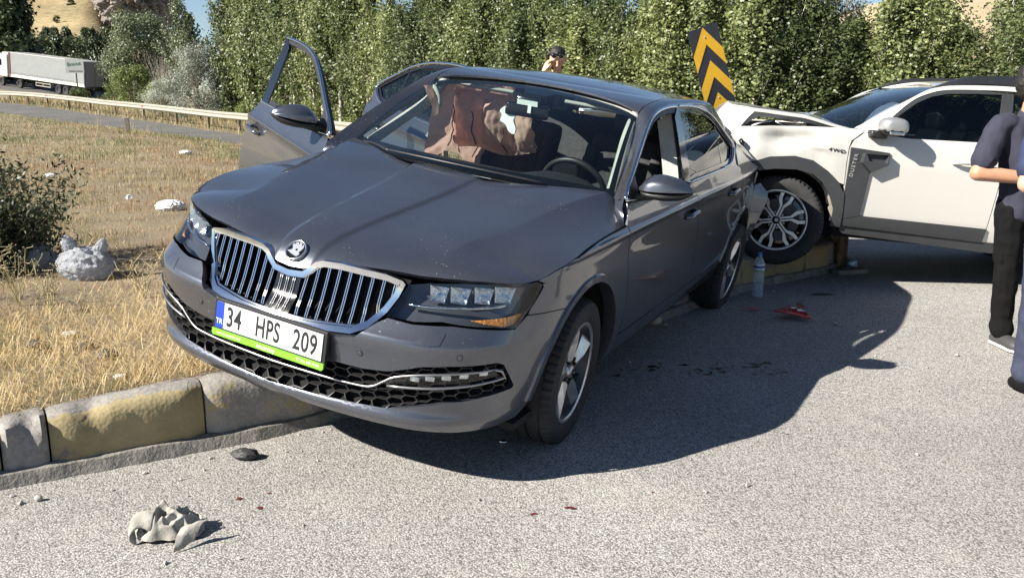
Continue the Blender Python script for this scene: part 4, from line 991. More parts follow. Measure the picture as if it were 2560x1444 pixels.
# dashboard with hooded cluster and centre screen
dp = [(.33, .90), (.33, .985), (.42, 1.000), (.62, 1.012), (.80, 1.000), (.93, .965), (.95, .90), (.90, .72), (.80, .60), (.5, .58)]
mb = MB(); n_ = len(dp)
xs_ = np.linspace(-.70, .70, 21); V_ = []
for x in xs_:
    hb = .045*math.exp(-((x-.36)/.17)**4); fw = .07*(abs(x)/.7)**2
    for (y, z) in dp: V_.append((x, y+fw+.05, z-.015*(abs(x)/.7)**2+(hb if .6 < y < .9 and z > .95 else 0)))
F_ = [(i*n_+k, (i+1)*n_+k, (i+1)*n_+(k+1) % n_, i*n_+(k+1) % n_) for i in range(len(xs_)-1) for k in range(n_)]+[tuple(range(n_)), tuple((len(xs_)-1)*n_+k for k in range(n_))]
da = mk('dashboard', V_, F_, MAT['dash'], sedan, True); fix_normals(da); da.data.set_sharp_from_angle(angle=R(50))
mb = MB(); mb.bbox((0, .955, .90), (.26, .02, .15), .008); mb.build('screen', MAT['gloss_black'], da)
# white strip lying on the dash near the windscreen
mb = MB(); mb.strip([(-.22, .40, 1.022), (.0, .385, 1.024), (.17, .395, 1.022)], [(-.22, .425, 1.023), (.0, .41, 1.025), (.17, .42, 1.023)]); mb.build('bright_strip', MAT['paper'], da)
# steering wheel
SWM = Matrix.Translation((.36, 1.06, .93)) @ Matrix.Rotation(R(-66), 4, 'X')
ring = [SWM @ Vector((.185*math.cos(a), .185*math.sin(a), 0)) for a in np.linspace(0, 2*math.pi, 41)[:-1]]
sw = MB().tube(ring, .016, 10, closed=True).build('steering_wheel', MAT['black_plastic'], sedan, smooth=True)
mb = MB(); mb.bbox((0, -.01, .01), (.13, .11, .04), .018); mb.bbox((-.11, -.01, .0), (.12, .035, .018), .006); mb.bbox((.11, -.01, 0), (.12, .035, .018), .006); mb.bbox((0, -.11, 0), (.05, .12, .018), .006)
mb.map(lambda p_: SWM @ p_); mb.build('spokes', MAT['black_plastic'], sw)
# seats
def seat(x, y, sc=1.0, recl=18):
    mb = MB()
    mb.bbox((x, y, .54), (.50*sc, .52, .16), .06); st = mb.build('seat', MAT['seat'], sedan, smooth=True)
    Mr = Matrix.Translation((x, y+.26, .58)) @ Matrix.Rotation(R(-recl), 4, 'X')
    mb = MB(); mb.bbox((0, 0, .30), (.48*sc, .14, .60), .06); mb.bbox((-.21*sc, -.05, .28), (.07, .12, .46), .03); mb.bbox((.21*sc, -.05, .28), (.07, .12, .46), .03)
    mb.map(lambda p_: Mr @ p_); mb.build('backrest', MAT['seat'], st, smooth=True)
    mb = MB(); mb.bbox((0, -.01, .72), (.27, .10, .18), .045); mb.map(lambda p_: Mr @ p_); mb.build('headrest', MAT['seat'], st, smooth=True)
    mb = MB()
    for s_ in (-.06, .06): mb.tube([Mr @ Vector((s_, 0, .58)), Mr @ Vector((s_, 0, .66))], .007, 6)
    mb.build('headrest_post', MAT['silver'], st)
    return st
seat(.37, 1.45); seat(-.37, 1.50)
mb = MB(); mb.bbox((0, 2.45, .54), (1.30, .5, .18), .06); rb_ = mb.build('rear_bench', MAT['seat'], sedan, smooth=True)
mb = MB(); mb.bbox((0, 2.78, .84), (1.30, .16, .62), .06, Matrix.Rotation(R(-20), 3, 'X')); mb.build('backrest', MAT['seat'], rb_, smooth=True)
# rear-view mirror with sensor housing and a white tag
mb = MB(); mb.bbox((0, 1.10, 1.300), (.25, .04, .075), .018, Matrix.Rotation(R(8), 3, 'Z')); rv = mb.build('rear_view_mirror', MAT['gloss_black'], sedan, smooth=True)
mb = MB(); mb.bbox((-.02, 1.17, 1.352), (.15, .12, .05), .02); mb.build('sensor_housing', MAT['gloss_black'], rv, smooth=True)
mb = MB(); mb.box((.012, 1.065, 1.345), (.125, .004, .028), Matrix.Rotation(R(12), 3, 'X')); mb.box((.03, 1.062, 1.312), (.02, .003, .04)); mb.build('tag', MAT['paper'], rv)
# deflated curtain airbag hanging along the right-hand windows
def air(u, v):
    y = 1.0+1.35*u; z = 1.345-.10*max(0, u-.75)*2-.46*v*(1-.15*math.sin(u*9)); x = -.62+.05*v
    puff = abs(math.sin(u*math.pi*3.6+.4))**.6*.075*math.sin(min(1, v*1.15)*math.pi)**.6
    return (x+puff+.018*noise.noise((u*9, v*6, 2))+.012*noise.noise((u*26, v*11, 4)), y+.02*math.sin(v*7+u*5), z)
nu, nv = 70, 26
V_ = [air(i/(nu-1), j/(nv-1)) for i in range(nu) for j in range(nv)]; F_ = [(i*nv+j, (i+1)*nv+j, (i+1)*nv+j+1, i*nv+j+1) for i in range(nu-1) for j in range(nv-1)]
ab = mk('curtain_airbag', V_, F_, MAT['airbag'], sedan, True)
for ku in (.18, .42, .66):
    P_ = [Vector(air(ku+.008*math.sin(j*1.7), j/11))+Vector((.012, -.004, 0)) for j in range(3, 11)]
    MB().tube(P_, .004, 6).build('seam', MAT['airbag_seam'], ab, smooth=True)
# second bag hanging from the passenger side roof line, nearer the screen
def air2(u, v):
    x = -.60+.52*u; z = 1.330-.37*v*(1-.12*u); y = 1.34+.10*u+.04*v
    puff = abs(math.sin(u*math.pi*2.6+.25))**.5*.085*math.sin(min(1, v*1.1)*math.pi)**.55
    return (x+.02*noise.noise((u*3, v*4, 9)), y-puff+.022*noise.noise((u*7, v*5, 5))+.014*noise.noise((u*20, v*9, 1)), z+.02*math.sin(u*7)*v)
V_ = [air2(i/(nu-1), j/(nv-1)) for i in range(nu) for j in range(nv)]
ab2 = mk('hanging_airbag', V_, F_, MAT['airbag'], sedan, True)
for ku, v0, v1 in ((.28, .35, .95), (.68, .15, .5), (.66, .55, .98), (.02, .3, .9)):
    P_ = [Vector(air2(ku+.02*math.sin(j*.9), v0+(v1-v0)*j/9))+Vector((0, -.010, 0)) for j in range(10)]
    MB().tube(P_, .004, 6).build('seam', MAT['airbag_seam'], ab2, smooth=True)
# white air freshener bag hanging under the mirror
mb = MB(); cl = [(-.03, .06), (.02, .068), (.045, .03), (.03, -.01), (.05, -.05), (.045, -.085), (.01, -.075), (-.015, -.04), (-.05, -.025), (-.045, .01), (-.06, .03)]
pd = mb.prism(crom(cl, 4, True), -.006, .006, frame_M((-.10, 1.09, 1.245), (1, 0, 0), (0, 0, 1))).build('hanging_tag', MAT['paper'], sedan, angle=40)
MB().tube([(-.09, 1.09, 1.31), (-.05, 1.10, 1.33)], .002, 5).build('cord', MAT['paper'], pd)
# crumpled cloth over the passenger seat edge, folded sun visors
for x in (-.36, .36):
    mb = MB(); mb.bbox((x, 1.30, 1.362), (.40, .14, .018), .008, Matrix.Rotation(R(-10), 3, 'X')); mb.build('sun_visor', MAT['headliner'], sedan, smooth=True)
P_ = [(-.62, 1.10, 1.345), (-.585, 1.08, 1.33), (-.555, 1.075, 1.29), (-.55, 1.08, 1.25), (-.565, 1.085, 1.225)]
MB().tube(crom(P_, 4), [.012]*17, 8).build('torn_pillar_trim', MAT['headliner'], sedan, smooth=True)
# ------------------------------------------------------------------ white SUV with crushed nose (x = its left, y = rearwards from the front axle, z up)
MAT['white_paint'] = paint_mat('white_paint', (.55, .535, .495), 0.0, .35, .10, (.55, .50, .42), 0)
MAT['clad'] = pm('grey_cladding', (.036, .038, .041), .55, var=.14, vscale=6, bumpv=.25, bscale=350, bdist=.001)
MAT['glass_film'] = glass_mat('reflective_glass', (.30, .36, .42), 1.0, 0, 2.1)
MAT['satin_silver'] = pm('satin_silver', (.42, .42, .42), .42, .6, coat=.4, var=.06)
MAT['rail_black'] = pm('roof_rail_black', (.02, .021, .024), .4, coat=.3, var=.2)
MAT['inner_white'] = pm('white_primer', (.42, .41, .39), .6, var=.15)
SUV_M = Matrix(((-.0304, .9951, .0937, 2.113), (-.9995, -.0299, -.0067, 8.115), (-.0038, -.0939, .9956, .192), (0, 0, 0, 1)))
suv = empty('suv'); tag(suv, 'white four wheel drive suv with crumpled bonnet beside the grey sedan', 'car'); suv.matrix_world = SUV_M
SC = (0, 1.4, .7)
sP = mono([.22, .30, .40, .50, .65, .85, .95, 1.03, 1.09, 1.14], [.80, .86, .892, .902, .905, .902, .893, .878, .858, .825])
def s_side(y, z):
    x = sP(z)
    if y > 2.6: x -= .10*((y-2.6)/.8)**2
    return (x, y, z)
def s_dent(y, z):
    x, _, _ = s_side(y, z); k = 1-sstep(.15, .5, y)
    x += k*(-.050*math.exp(-((y+.02)/.17)**2-((z-1.0)/.055)**2)+.022*math.exp(-((y-.16)/.16)**2-((z-.99+.25*(y-.1))/.035)**2)+.016*noise.noise((y*5, z*6, 3.3))-.05*sstep(-.25, -.55, y))
    return (x, y, z)
def soff(F, d):
    def g(u, v):
        e = 1e-3; p = Vector(F(u, v)); a = Vector(F(u+e, v))-Vector(F(u-e, v)); b = Vector(F(u, v+e))-Vector(F(u, v-e)); n = a.cross(b).normalized()
        if n.dot(p-Vector(SC)) < 0: n = -n
        return tuple(p+n*d)
    return g
def s_glass(y, z): return (.862-.36*(z-1.08)-.25*(z-1.08)**2-.012*((y-1.4)/1)**2, y, z)
fo_ = [(-.515, 1.030), (-.40, 1.058), (-.19, 1.083), (.145, 1.108), (.376, 1.119), (.545, 1.124), (.535, 1.10), (.470, 1.045), (.452, 1.03), (.437, .98), (.432, .851), (.442, .69), (.39, .705), (.298, .782), (.17, .852), (.025, .872), (-.165, .849), (-.281, .803), (-.36, .785), (-.47, .87), (-.53, .97)]
ao = [(-.36, .73), (-.281, .803), (-.165, .850), (.025, .873), (.17, .853), (.298, .782), (.39, .705), (.452, .612), (.464, .465), (.464, .362)]
ai = [(.387, .362), (.386, .497), (.345, .588), (.277, .685), (.187, .747), (.053, .772), (-.113, .762), (-.239, .737), (-.33, .68)]
dor = [(.476, 1.040), (.545, 1.095), (.60, 1.098), (.908, 1.086), (1.423, 1.107), (1.632, 1.115), (1.628, .80), (1.60, .45), (1.588, .343), (.470, .368), (.448, .66), (.440, .86), (.446, .98)]
rdo = [(1.640, 1.115), (2.30, 1.125), (2.42, 1.10), (2.40, .86), (2.30, .76), (2.22, .60), (2.19, .36), (1.596, .343), (1.608, .45), (1.636, .80)]
qrt = [(2.31, 1.125), (2.43, 1.10), (2.41, .87), (2.50, .89), (2.66, .92), (2.84, .89), (3.0, .80), (3.10, .66), (3.14, .42), (3.40, .45), (3.46, .8), (3.44, 1.05), (3.36, 1.13)]
swin = [(.66, 1.105), (.74, 1.19), (.839, 1.274), (.955, 1.365), (1.071, 1.424), (1.2, 1.458), (1.42, 1.478), (1.63, 1.490), (1.572, 1.16), (1.545, 1.118), (1.423, 1.108), (.908, 1.086)]
srw = [(1.66, 1.490), (2.1, 1.488), (2.36, 1.45), (2.44, 1.33), (2.44, 1.135), (1.64, 1.120)]
for sg in (1, -1):
    M = Matrix.Identity(4) if sg > 0 else MIR; C_ = Vector(SC)
    fw = patch('front_wing', fo_, xf(s_dent, M), MAT['white_paint'], suv, .03, (), .02, centre=C_)
    cl = patch('arch_cladding', ao+ai, xf(soff(s_side, .022), M), MAT['clad'], suv, .03, (), .05, centre=C_)
    d = patch('front_door', dor, xf(s_side, M), MAT['white_paint'], suv, .04, (), .03, centre=C_)
    patch('rear_door', rdo, xf(s_side, M), MAT['white_paint'], suv, .06, (), .03, centre=C_)
    patch('rear_quarter', qrt, xf(s_side, M), MAT['white_paint'], suv, .06, (), .03, centre=C_)
    # lower door trim and sill
    patch('door_moulding', [(.472, .425), (.60, .460), (1.60, .452), (1.590, .345), (.474, .372)], xf(soff(s_side, .014), M), MAT['clad'], d, .05, (), .02, centre=C_)
    patch('sill', [(.475, .362), (1.60, .338), (2.18, .33), (2.18, .255), (1.64, .262), (.50, .305), (.47, .33)], xf(lambda y, z: (.865+.02*math.sin((z-.25)*12), y, z), M), MAT['clad'], suv, .05, (), .10, centre=C_)
    # upright grey panel with its scooped box and lettering
    pn = patch('side_panel', [(.450, .978), (.56, .972), (.752, .962), (.752, .882), (.622, .797), (.598, .462), (.474, .428), (.452, .67)], xf(soff(s_side, .016), M), MAT['clad'], d, .03, (), .025, centre=C_)
    bo = [(.545, .945), (.745, .950), (.742, .865), (.610, .800), (.532, .87)]; bi = [(.560, .935), (.732, .940), (.728, .880), (.585, .885)]
    mb = MB(); F0 = xf(soff(s_side, .016), M); F1 = xf(soff(s_side, .062), M); F2 = xf(soff(s_side, .030), M)
    A_ = [Vector(F0(*q)) for q in bo]; B_ = [Vector(F1(bo[i][0]+(.645-bo[i][0])*.05, bo[i][1]+(.89-bo[i][1])*.07)) for i in range(5)]; I_ = [Vector(F1(*q)) for q in bi]; D_ = [Vector(F2(*(np.array(q)*.88+np.array((.655, .905))*.12))) for q in bi]
    v_ = A_+B_+I_+D_
    f_ = [(i, (i+1) % 5, 5+(i+1) % 5, 5+i) for i in range(5)]+[(5, 6, 11, 10), (6, 7, 12, 11), (7, 8, 13, 12), (8, 9, 13), (9, 5, 10, 13)]+[(10+i, 10+(i+1) % 4, 14+(i+1) % 4, 14+i) for i in range(4)]+[(14, 15, 16, 17)]
    o = mk('scoop_box', v_, f_, MAT['clad'], pn); fix_normals(o)
    if sg > 0:
        p0 = Vector(soff(s_side, .018)(.487, .845)); text_mesh('lettering', 'DUSTER', .040, frame_M(p0, (0, .10, 1), (0, -1, .10)), pm('letter_grey', (.34, .34, .34), .5, var=.1), pn, .0012, 1.28, 1.05)
        p0 = Vector(soff(s_dent, .004)(.347, .944)); text_mesh('badge_lettering', '4WD', .040, frame_M(p0, (0, 1, -.07), (0, .07, 1)), MAT['plate_black'], fw, .0015, 1.15, 1.35)
        # handle
        mb = MB(); P_ = [Vector(soff(s_side, h_)(y, z)) for y, z, h_ in ((1.245, .935, .004), (1.28, .937, .038), (1.37, .942, .042), (1.43, .945, .036), (1.45, .946, .004))]
        mb.tube(crom(P_, 4), .015, 8); mb.build('handle', MAT['white_paint'], d, smooth=True)
    # windows
    patch('window_frame', inset(swin, -.028) if not inside([inset(swin, -.028)[3]], swin)[0] else inset(swin, .028), xf(soff(s_glass, -.004), M), MAT['clad'], d, .04, [swin], .02, centre=C_)
    patch('window_glass', swin, xf(soff(s_glass, -.012), M), MAT['glass_dark'], d, .06, (), 0, centre=C_)
    patch('rear_window', srw, xf(soff(s_glass, -.010), M), MAT['glass_dark'], suv, .08, (), .0, centre=C_)
    patch('pillar_panel', [(1.66, 1.505), (1.578, 1.12), (1.66, 1.118), (1.72, 1.50)], xf(soff(s_glass, -.002), M), MAT['clad'], suv, .06, (), .02, centre=C_)
    # mirror
    mp = [(.60, .04), (.64, .085), (.70, .10), (.78, .085), (.82, .02), (.815, -.045)]
    mb = MB(); xs_ = [.885, .90, .93, .97, 1.02, 1.055, 1.07]; sc_ = [.55, .8, .95, 1, .97, .8, .45]; V_ = []; nn_ = 16
    for x, k in zip(xs_, sc_):
        for q in range(nn_):
            a = 2*math.pi*q/nn_; cy = math.cos(a); cz = math.sin(a); yy = .715+k*.112*math.copysign(abs(cy)**.75, cy); zz_ = 1.165+k*.072*math.copysign(abs(cz)**.75, cz); V_.append(M @ Vector((x, yy, zz_)))
    F_ = [(i*nn_+k, i*nn_+(k+1) % nn_, (i+1)*nn_+(k+1) % nn_, (i+1)*nn_+k) for i in range(len(xs_)-1) for k in range(nn_)]+[tuple(range(nn_)), tuple((len(xs_)-1)*nn_+k for k in range(nn_))]
    mi_ = [1 if sum(V_[q][2] for q in f)/len(f) < 1.135 else 0 for f in F_]
    mr = mk('mirror', V_, F_, [MAT['satin_silver'], MAT['black_plastic']], d, True, mi_); fix_normals(mr); md = mr.modifiers.new('s', 'SUBSURF'); md.levels = 1; md.render_levels = 2
    MB().bbox((sg*1.045, .72, 1.118), (.05, .11, .022), .008).build('indicator', MAT['reflector'], mr)
    MB().bbox((sg*.88, .64, 1.095), (.10, .13, .06), .02).build('mirror_foot', MAT['black_plastic'], mr, smooth=True)
    # A pillar and roof side
    inn = [(.74, .50, 1.126), (.715, .62, 1.20), (.675, .83, 1.335), (.63, 1.03, 1.455), (.60, 1.12, 1.495), (.60, 1.25, 1.53), (.60, 1.45, 1.555), (.60, 1.75, 1.57), (.60, 2.2, 1.57), (.59, 2.6, 1.55), (.58, 3.0, 1.50)]
    out_ = [(.560, 1.10), (.66, 1.133), (.80, 1.275), (.93, 1.385), (1.06, 1.449), (1.19, 1.484), (1.42, 1.506), (1.7, 1.52), (2.1, 1.516), (2.4, 1.48), (2.52, 1.40)]
    I2 = crom(inn, 5); O2 = crom([s_glass(*q) for q in out_], 5); V_ = []; NS = 6
    for a, b_ in zip(I2, O2):
        a = Vector(a); b_ = Vector(b_); L_ = (a-b_).length
        for k in range(NS): t = k/(NS-1); V_.append(M @ (a.lerp(b_, t)+Vector((1, -.3, .8)).normalized()*L_*.5*t*(1-t)))
    F_ = [(i*NS+k, (i+1)*NS+k, (i+1)*NS+k+1, i*NS+k+1) for i in range(len(I2)-1) for k in range(NS-1)]
    o = mk('roof_side', V_, F_, MAT['white_paint'], suv, True); fix_normals(o)
    if sum(p_.normal.z for p_ in o.data.polygons) < 0: o.data.flip_normals()
    # roof rail
    rl = [(.60, 1.10, 1.485), (.60, 1.14, 1.515), (.60, 1.33, 1.592), (.60, 1.47, 1.618), (.60, 1.74, 1.638), (.60, 2.3, 1.635), (.60, 2.6, 1.60)]
    rb = [(.61, 1.10, 1.480), (.61, 1.15, 1.50), (.61, 1.33, 1.538), (.61, 1.47, 1.555), (.61, 1.74, 1.572), (.61, 2.3, 1.568), (.61, 2.6, 1.545)]
    mb = MB(); T_ = [Vector(p_) for p_ in crom(rl, 4)]; B_ = [Vector(p_) for p_ in crom(rb, 4)]
    mb.strip([M @ (p_+Vector((.022, 0, 0))) for p_ in T_], [M @ (p_+Vector((.030, 0, 0))) for p_ in B_]); mb.strip([M @ (p_-Vector((.015, 0, 0))) for p_ in T_], [M @ (p_+Vector((.022, 0, 0))) for p_ in T_]); mb.strip([M @ (p_-Vector((.02, 0, 0))) for p_ in B_], [M @ (p_-Vector((.015, 0, 0))) for p_ in T_])
    o = mb.build('roof_rail', MAT['rail_black'], suv); fix_normals(o)
# roof, windscreen, back end
patch('roof', [(-.60, 1.13), (-.3, 1.20), (0, 1.225), (.3, 1.20), (.60, 1.13), (.60, 2.6), (.58, 3.0), (-.58, 3.0), (-.60, 2.6)], lambda x, y: (x, y, float(np.interp(y, [1.12, 1.25, 1.45, 1.75, 2.2, 2.6, 3.0], [1.495, 1.53, 1.555, 1.57, 1.57, 1.55, 1.50]))+.03*(1-(x/.6)**2)), MAT['white_paint'], suv, .1, (), .02, centre=SC)
def s_ws(a, v):
    x = (a*2-1); b_ = Vector((x*.745, .50-.20*(1-x*x), 1.118+.015*(1-x*x))); t_ = Vector((x*.60, 1.13+.085*(1-x*x), 1.497+.028*(1-x*x))); p_ = b_.lerp(t_, v); return tuple(p_+Vector((0, -.5, .8)).normalized()*.10*v*(1-v))
sws = patch('windscreen', resample([(0, 0), (1, 0), (1, 1), (0, 1)], .1), s_ws, MAT['glass_film'], suv, .08, (), 0, centre=SC)
mb = MB(); mb.bbox((0, 3.42, .85), (1.62, .14, 1.0), .05); mb.bbox((0, 3.1, 1.32), (1.30, .5, .36), .08); mb.build('tailgate', MAT['white_paint'], suv, smooth=False)
mb = MB(); mb.box((0, 1.5, .32), (1.60, 3.4, .10)); mb.box((0, .0, .62), (1.05, .75, .5)); mb.box((0, 2.66, .5), (1.1, .8, .4)); mb.build('underbody', MAT['void'], suv)
mb = MB(); mb.bbox((0, .78, .98), (1.40, .45, .22), .06); mb.bbox((.36, 1.50, .80), (.5, .14, .75), .05, Matrix.Rotation(R(-15), 3, 'X')); mb.bbox((-.36, 1.50, .80), (.5, .14, .75), .05, Matrix.Rotation(R(-15), 3, 'X')); mb.bbox((.36, 1.58, 1.28), (.27, .1, .2), .04); mb.bbox((-.36, 1.58, 1.28), (.27, .1, .2), .04); mb.build('cabin', MAT['dash'], suv, smooth=True)
# deployed white airbag behind the windscreen
mb = MB(); mb.lathe([(0, .10), (.12, .09), (.2, .04), (.22, 0), (.2, -.04), (.12, -.09), (0, -.10)], 20, Matrix.Translation((.30, .86, 1.17)) @ Matrix.Rotation(R(60), 4, 'X')); mb.build('airbag', pm('white_airbag', (.7, .72, .74), .8, var=.1, vscale=20, bumpv=.5, bscale=20, bdist=.02), suv, smooth=True)
# crumpled bonnet: folded sheet with thick folded rim and inner panel
ys = [-.43, -.385, -.335, -.29, -.18, -.05, .10, .22, .34, .44, .52]; zs_ = [1.02, 1.075, 1.15, 1.203, 1.20, 1.193, 1.188, 1.168, 1.145, 1.128, 1.12]
xs_ = np.linspace(-.76, .745, 25); V_ = []
for x in xs_:
    for y, z in zip(ys, zs_):
        k = 1-abs(x)/.8; q = noise.noise((x*3.1, y*4.2, 6.6)); fold = .055*math.exp(-((y-.36+.25*x)/.10)**2)*(1 if x < .25 else max(0, 1-(x-.25)/.35))
        V_.append((x, y+.05*q*k-(.10*k if y < -.25 else 0), z+.03*k+.028*q*k+fold*(.6+.5*math.sin(x*23)*.3)-(.02 if abs(x) > .7 else 0)))
ny = len(ys); F_ = [(i*ny+j, (i+1)*ny+j, (i+1)*ny+j+1, i*ny+j+1) for i in range(len(xs_)-1) for j in range(ny-1)]
bn = mk('bonnet', V_, F_, MAT['white_paint'], suv, True); fix_normals(bn)
if sum(p_.normal.z for p_ in bn.data.polygons) < 0: bn.data.flip_normals()
sol = bn.modifiers.new('t', 'SOLIDIFY'); sol.thickness = .012; bn.data.set_sharp_from_angle(angle=R(40))
rim = [(.735, -.41, 1.04), (.735, -.33, 1.145), (.735, -.275, 1.185), (.735, -.10, 1.178), (.735, .11, 1.168), (.735, .25, 1.145), (.735, .40, 1.112)]
rim2 = [(.715, -.37, 1.04), (.715, -.29, 1.12), (.715, -.25, 1.143), (.715, -.10, 1.141), (.715, .00, 1.145), (.715, .13, 1.130), (.715, .36, 1.095)]
mb = MB(); mb.strip([Vector(p_) for p_ in rim], [Vector(p_) for p_ in rim2]); mb.strip([Vector(p_) for p_ in rim2], [Vector(p_)+Vector((-.12, 0, .03)) for p_ in rim2]); o = mb.build('bonnet_liner', MAT['inner_white'], bn, smooth=True)
mb = MB(); mb.strip([(.70, .16, 1.15), (.70, .40, 1.103)], [(.70, .17, 1.125), (.70, .40, 1.085)]); mb.build('hinge_strip', MAT['white_paint'], bn)
mb = MB(); mb.bbox((.50, -.05, 1.02), (.35, .40, .13), .03); mb.bbox((-.1, -.05, 1.0), (.6, .5, .15), .03); mb.bbox((.55, .28, 1.05), (.2, .25, .08), .03); mb.tube([(.72, -.30, 1.07), (.70, -.15, 1.12), (.72, -.02, 1.075)], .012, 6); mb.build('engine_bay', MAT['black_plastic'], suv)
for P_, r_ in (([(.74, -.30, 1.065), (.73, -.20, 1.105), (.72, -.12, 1.12)], .012), ([(.74, -.12, 1.12), (.74, -.02, 1.075)], .009)): MB().tube(P_, r_, 6).build('bent_strut', MAT['silver'], suv, smooth=True)
# smashed nose: dark structure and torn lamp bracket
mb = MB(); mb.bbox((0, -.36, .72), (1.55, .22, .45), .05); mb.bbox((.78, -.36, .95), (.12, .14, .10), .02); mb.build('crushed_nose', MAT['black_plastic'], suv)
mb = MB(); mb.tube([(.90, -.41, .955), (.915, -.385, .935), (.91, -.38, .90), (.915, -.37, .87), (.91, -.36, .845)], [.02, .018, .013, .022, .014], 7); mb.build('torn_bracket', MAT['gloss_black'], suv, smooth=True)
# headlamp remains wrapping the corner, arch liners
for c in ((0, .36), (2.657, .36)):
    for sg in (1, -1):
        mb = MB(); A_ = [Vector((sg*.885, c[0]+.415*math.cos(R(a)), c[1]+.415*math.sin(R(a)))) for a in range(-15, 200, 9)]; B_ = [Vector((sg*.5, p_.y, p_.z)) for p_ in A_]
        mb.strip(A_, B_); mb.add(B_, [tuple(range(len(B_)))]); mb.build('wheel_housing', MAT['void'], suv)
# torn liner edge behind the front wheel
mb = MB(); lp = [(.30, .66), (.335, .64), (.33, .58), (.355, .52), (.345, .50), (.372, .45), (.37, .40), (.395, .40), (.39, .50), (.35, .60), (.31, .68)]
mb.add([(.905, y, z) for y, z in lp], [tuple(range(len(lp)))]); mb.build('torn_liner', pm('dusty_liner', (.36, .31, .26), .9, var=.25, vscale=20), suv)
MAT['rim_machined'] = pm('machined_rim', (.50, .49, .48), .36, .7, var=.12, vscale=16)
sw0 = make_wheel('wheel', .356, .215, .236, 'six', MAT['rim_machined'], MAT['gloss_black'])
place_wheel(sw0, .885-.10, .0, .354, -20, -4, 14, 1, suv)
for x, y, z, sg in ((-.785, 0, .354, -1), (.785, 2.657, .354, 1), (-.785, 2.657, .354, -1)):
    w_ = copy_tree(sw0); place_wheel(w_, x, y, z, 0, 0, 33, sg, suv)
# ------------------------------------------------------------------ hills
def hill_mat(name, a, b_, c, sc=.03, rock=None):
    m, nt, b = nodes(name); co = coords(nt, (1, 1, 5) if rock is None else 1); n1 = tex(nt, 'noise', co, sc, 8, .62); n2 = tex(nt, 'noise', co, sc*9, 6, .7)
    col = ramp(nt, mixc(nt, .45, n1.outputs['Fac'], n2.outputs['Fac']), [(.32, a), (.48, b_), (.62, c), (.8, tuple(x*1.15 for x in c))])
    nt.links.new(col, b.inputs['Base Color']); b.inputs['Roughness'].default_value = .95; bump(nt, b, n2.outputs['Fac'], .5, 1.0 if sc < .2 else .3); return m
MAT['hill_near'] = hill_mat('hillside_grass', (.11, .10, .05), (.27, .21, .11), (.37, .29, .155), .05)
MAT['hill_far'] = hill_mat('far_hill', (.22, .175, .11), (.34, .265, .17), (.42, .33, .21), .012)
MAT['rock'] = hill_mat('outcrop_rock', (.09, .08, .075), (.21, .185, .165), (.34, .30, .27), .25, rock=1)
def terrain(name, x0, x1, y0, y1, nx, ny, fn, mat):
    X = np.linspace(x0, x1, nx); Y = np.linspace(y0, y1, ny); V = [(x, y, fn(x, y)) for y in Y for x in X]
    return tag(mk(name, V, [(j*nx+i, j*nx+i+1, (j+1)*nx+i+1, (j+1)*nx+i) for j in range(ny-1) for i in range(nx-1)], mat, None, True), kind='structure')
def hl(x, y):
    k = sstep(-112, -130, x+(y-300)*.385); z = 58*k*sstep(185, 330, y)
    return -1+z+2.2*noise.noise((x*.03, y*.03, 1))*k*2+.7*noise.noise((x*.12, y*.12, 4))*k+1.3*math.sin(z*1.15+2*noise.noise((x*.02, y*.02, 3)))*k*.6
terrain('hill', -420, -60, 175, 460, 110, 90, hl, MAT['hill_near'])
def hr(x, y):
    k = sstep(560, 930, y)*math.exp(-((x-470)/270)**2); return -2+103*k+7*noise.noise((x*.006, y*.006, 2))*k+2*noise.noise((x*.03, y*.03, 5))*k+3*noise.noise((x*.014, y*.004, 9))*k
terrain('far_hill', -500, 1500, 520, 1300, 120, 60, hr, MAT['hill_far'])
# rock outcrop on the left hill shoulder
bm = bmesh.new(); bmesh.ops.create_icosphere(bm, subdivisions=6, radius=1)
for v in bm.verts:
    p = v.co.copy(); n1 = noise.noise(p*1.6+Vector((3, 1, 7))); n2 = noise.noise(p*4.2); n3 = noise.noise(p*9.5); n4 = abs(noise.noise(p*6+Vector((9, 2, 4))))
    n5 = abs(noise.noise(p*14+Vector((1, 8, 3)))); r = 1+.34*n1+.20*n2+.14*n3-.26*n4-.12*n5
    v.co = Vector((p.x*11*r, p.y*10*r, p.z*8.5*r))
me = bpy.data.meshes.new('rock_outcrop'); bm.to_mesh(me); bm.free()
oc = link_mesh('rock_outcrop', me, MAT['rock']); oc.location = (-97.5, 250, 26.0); oc.rotation_euler = (.2, .35, .4); tag(oc, kind='structure')

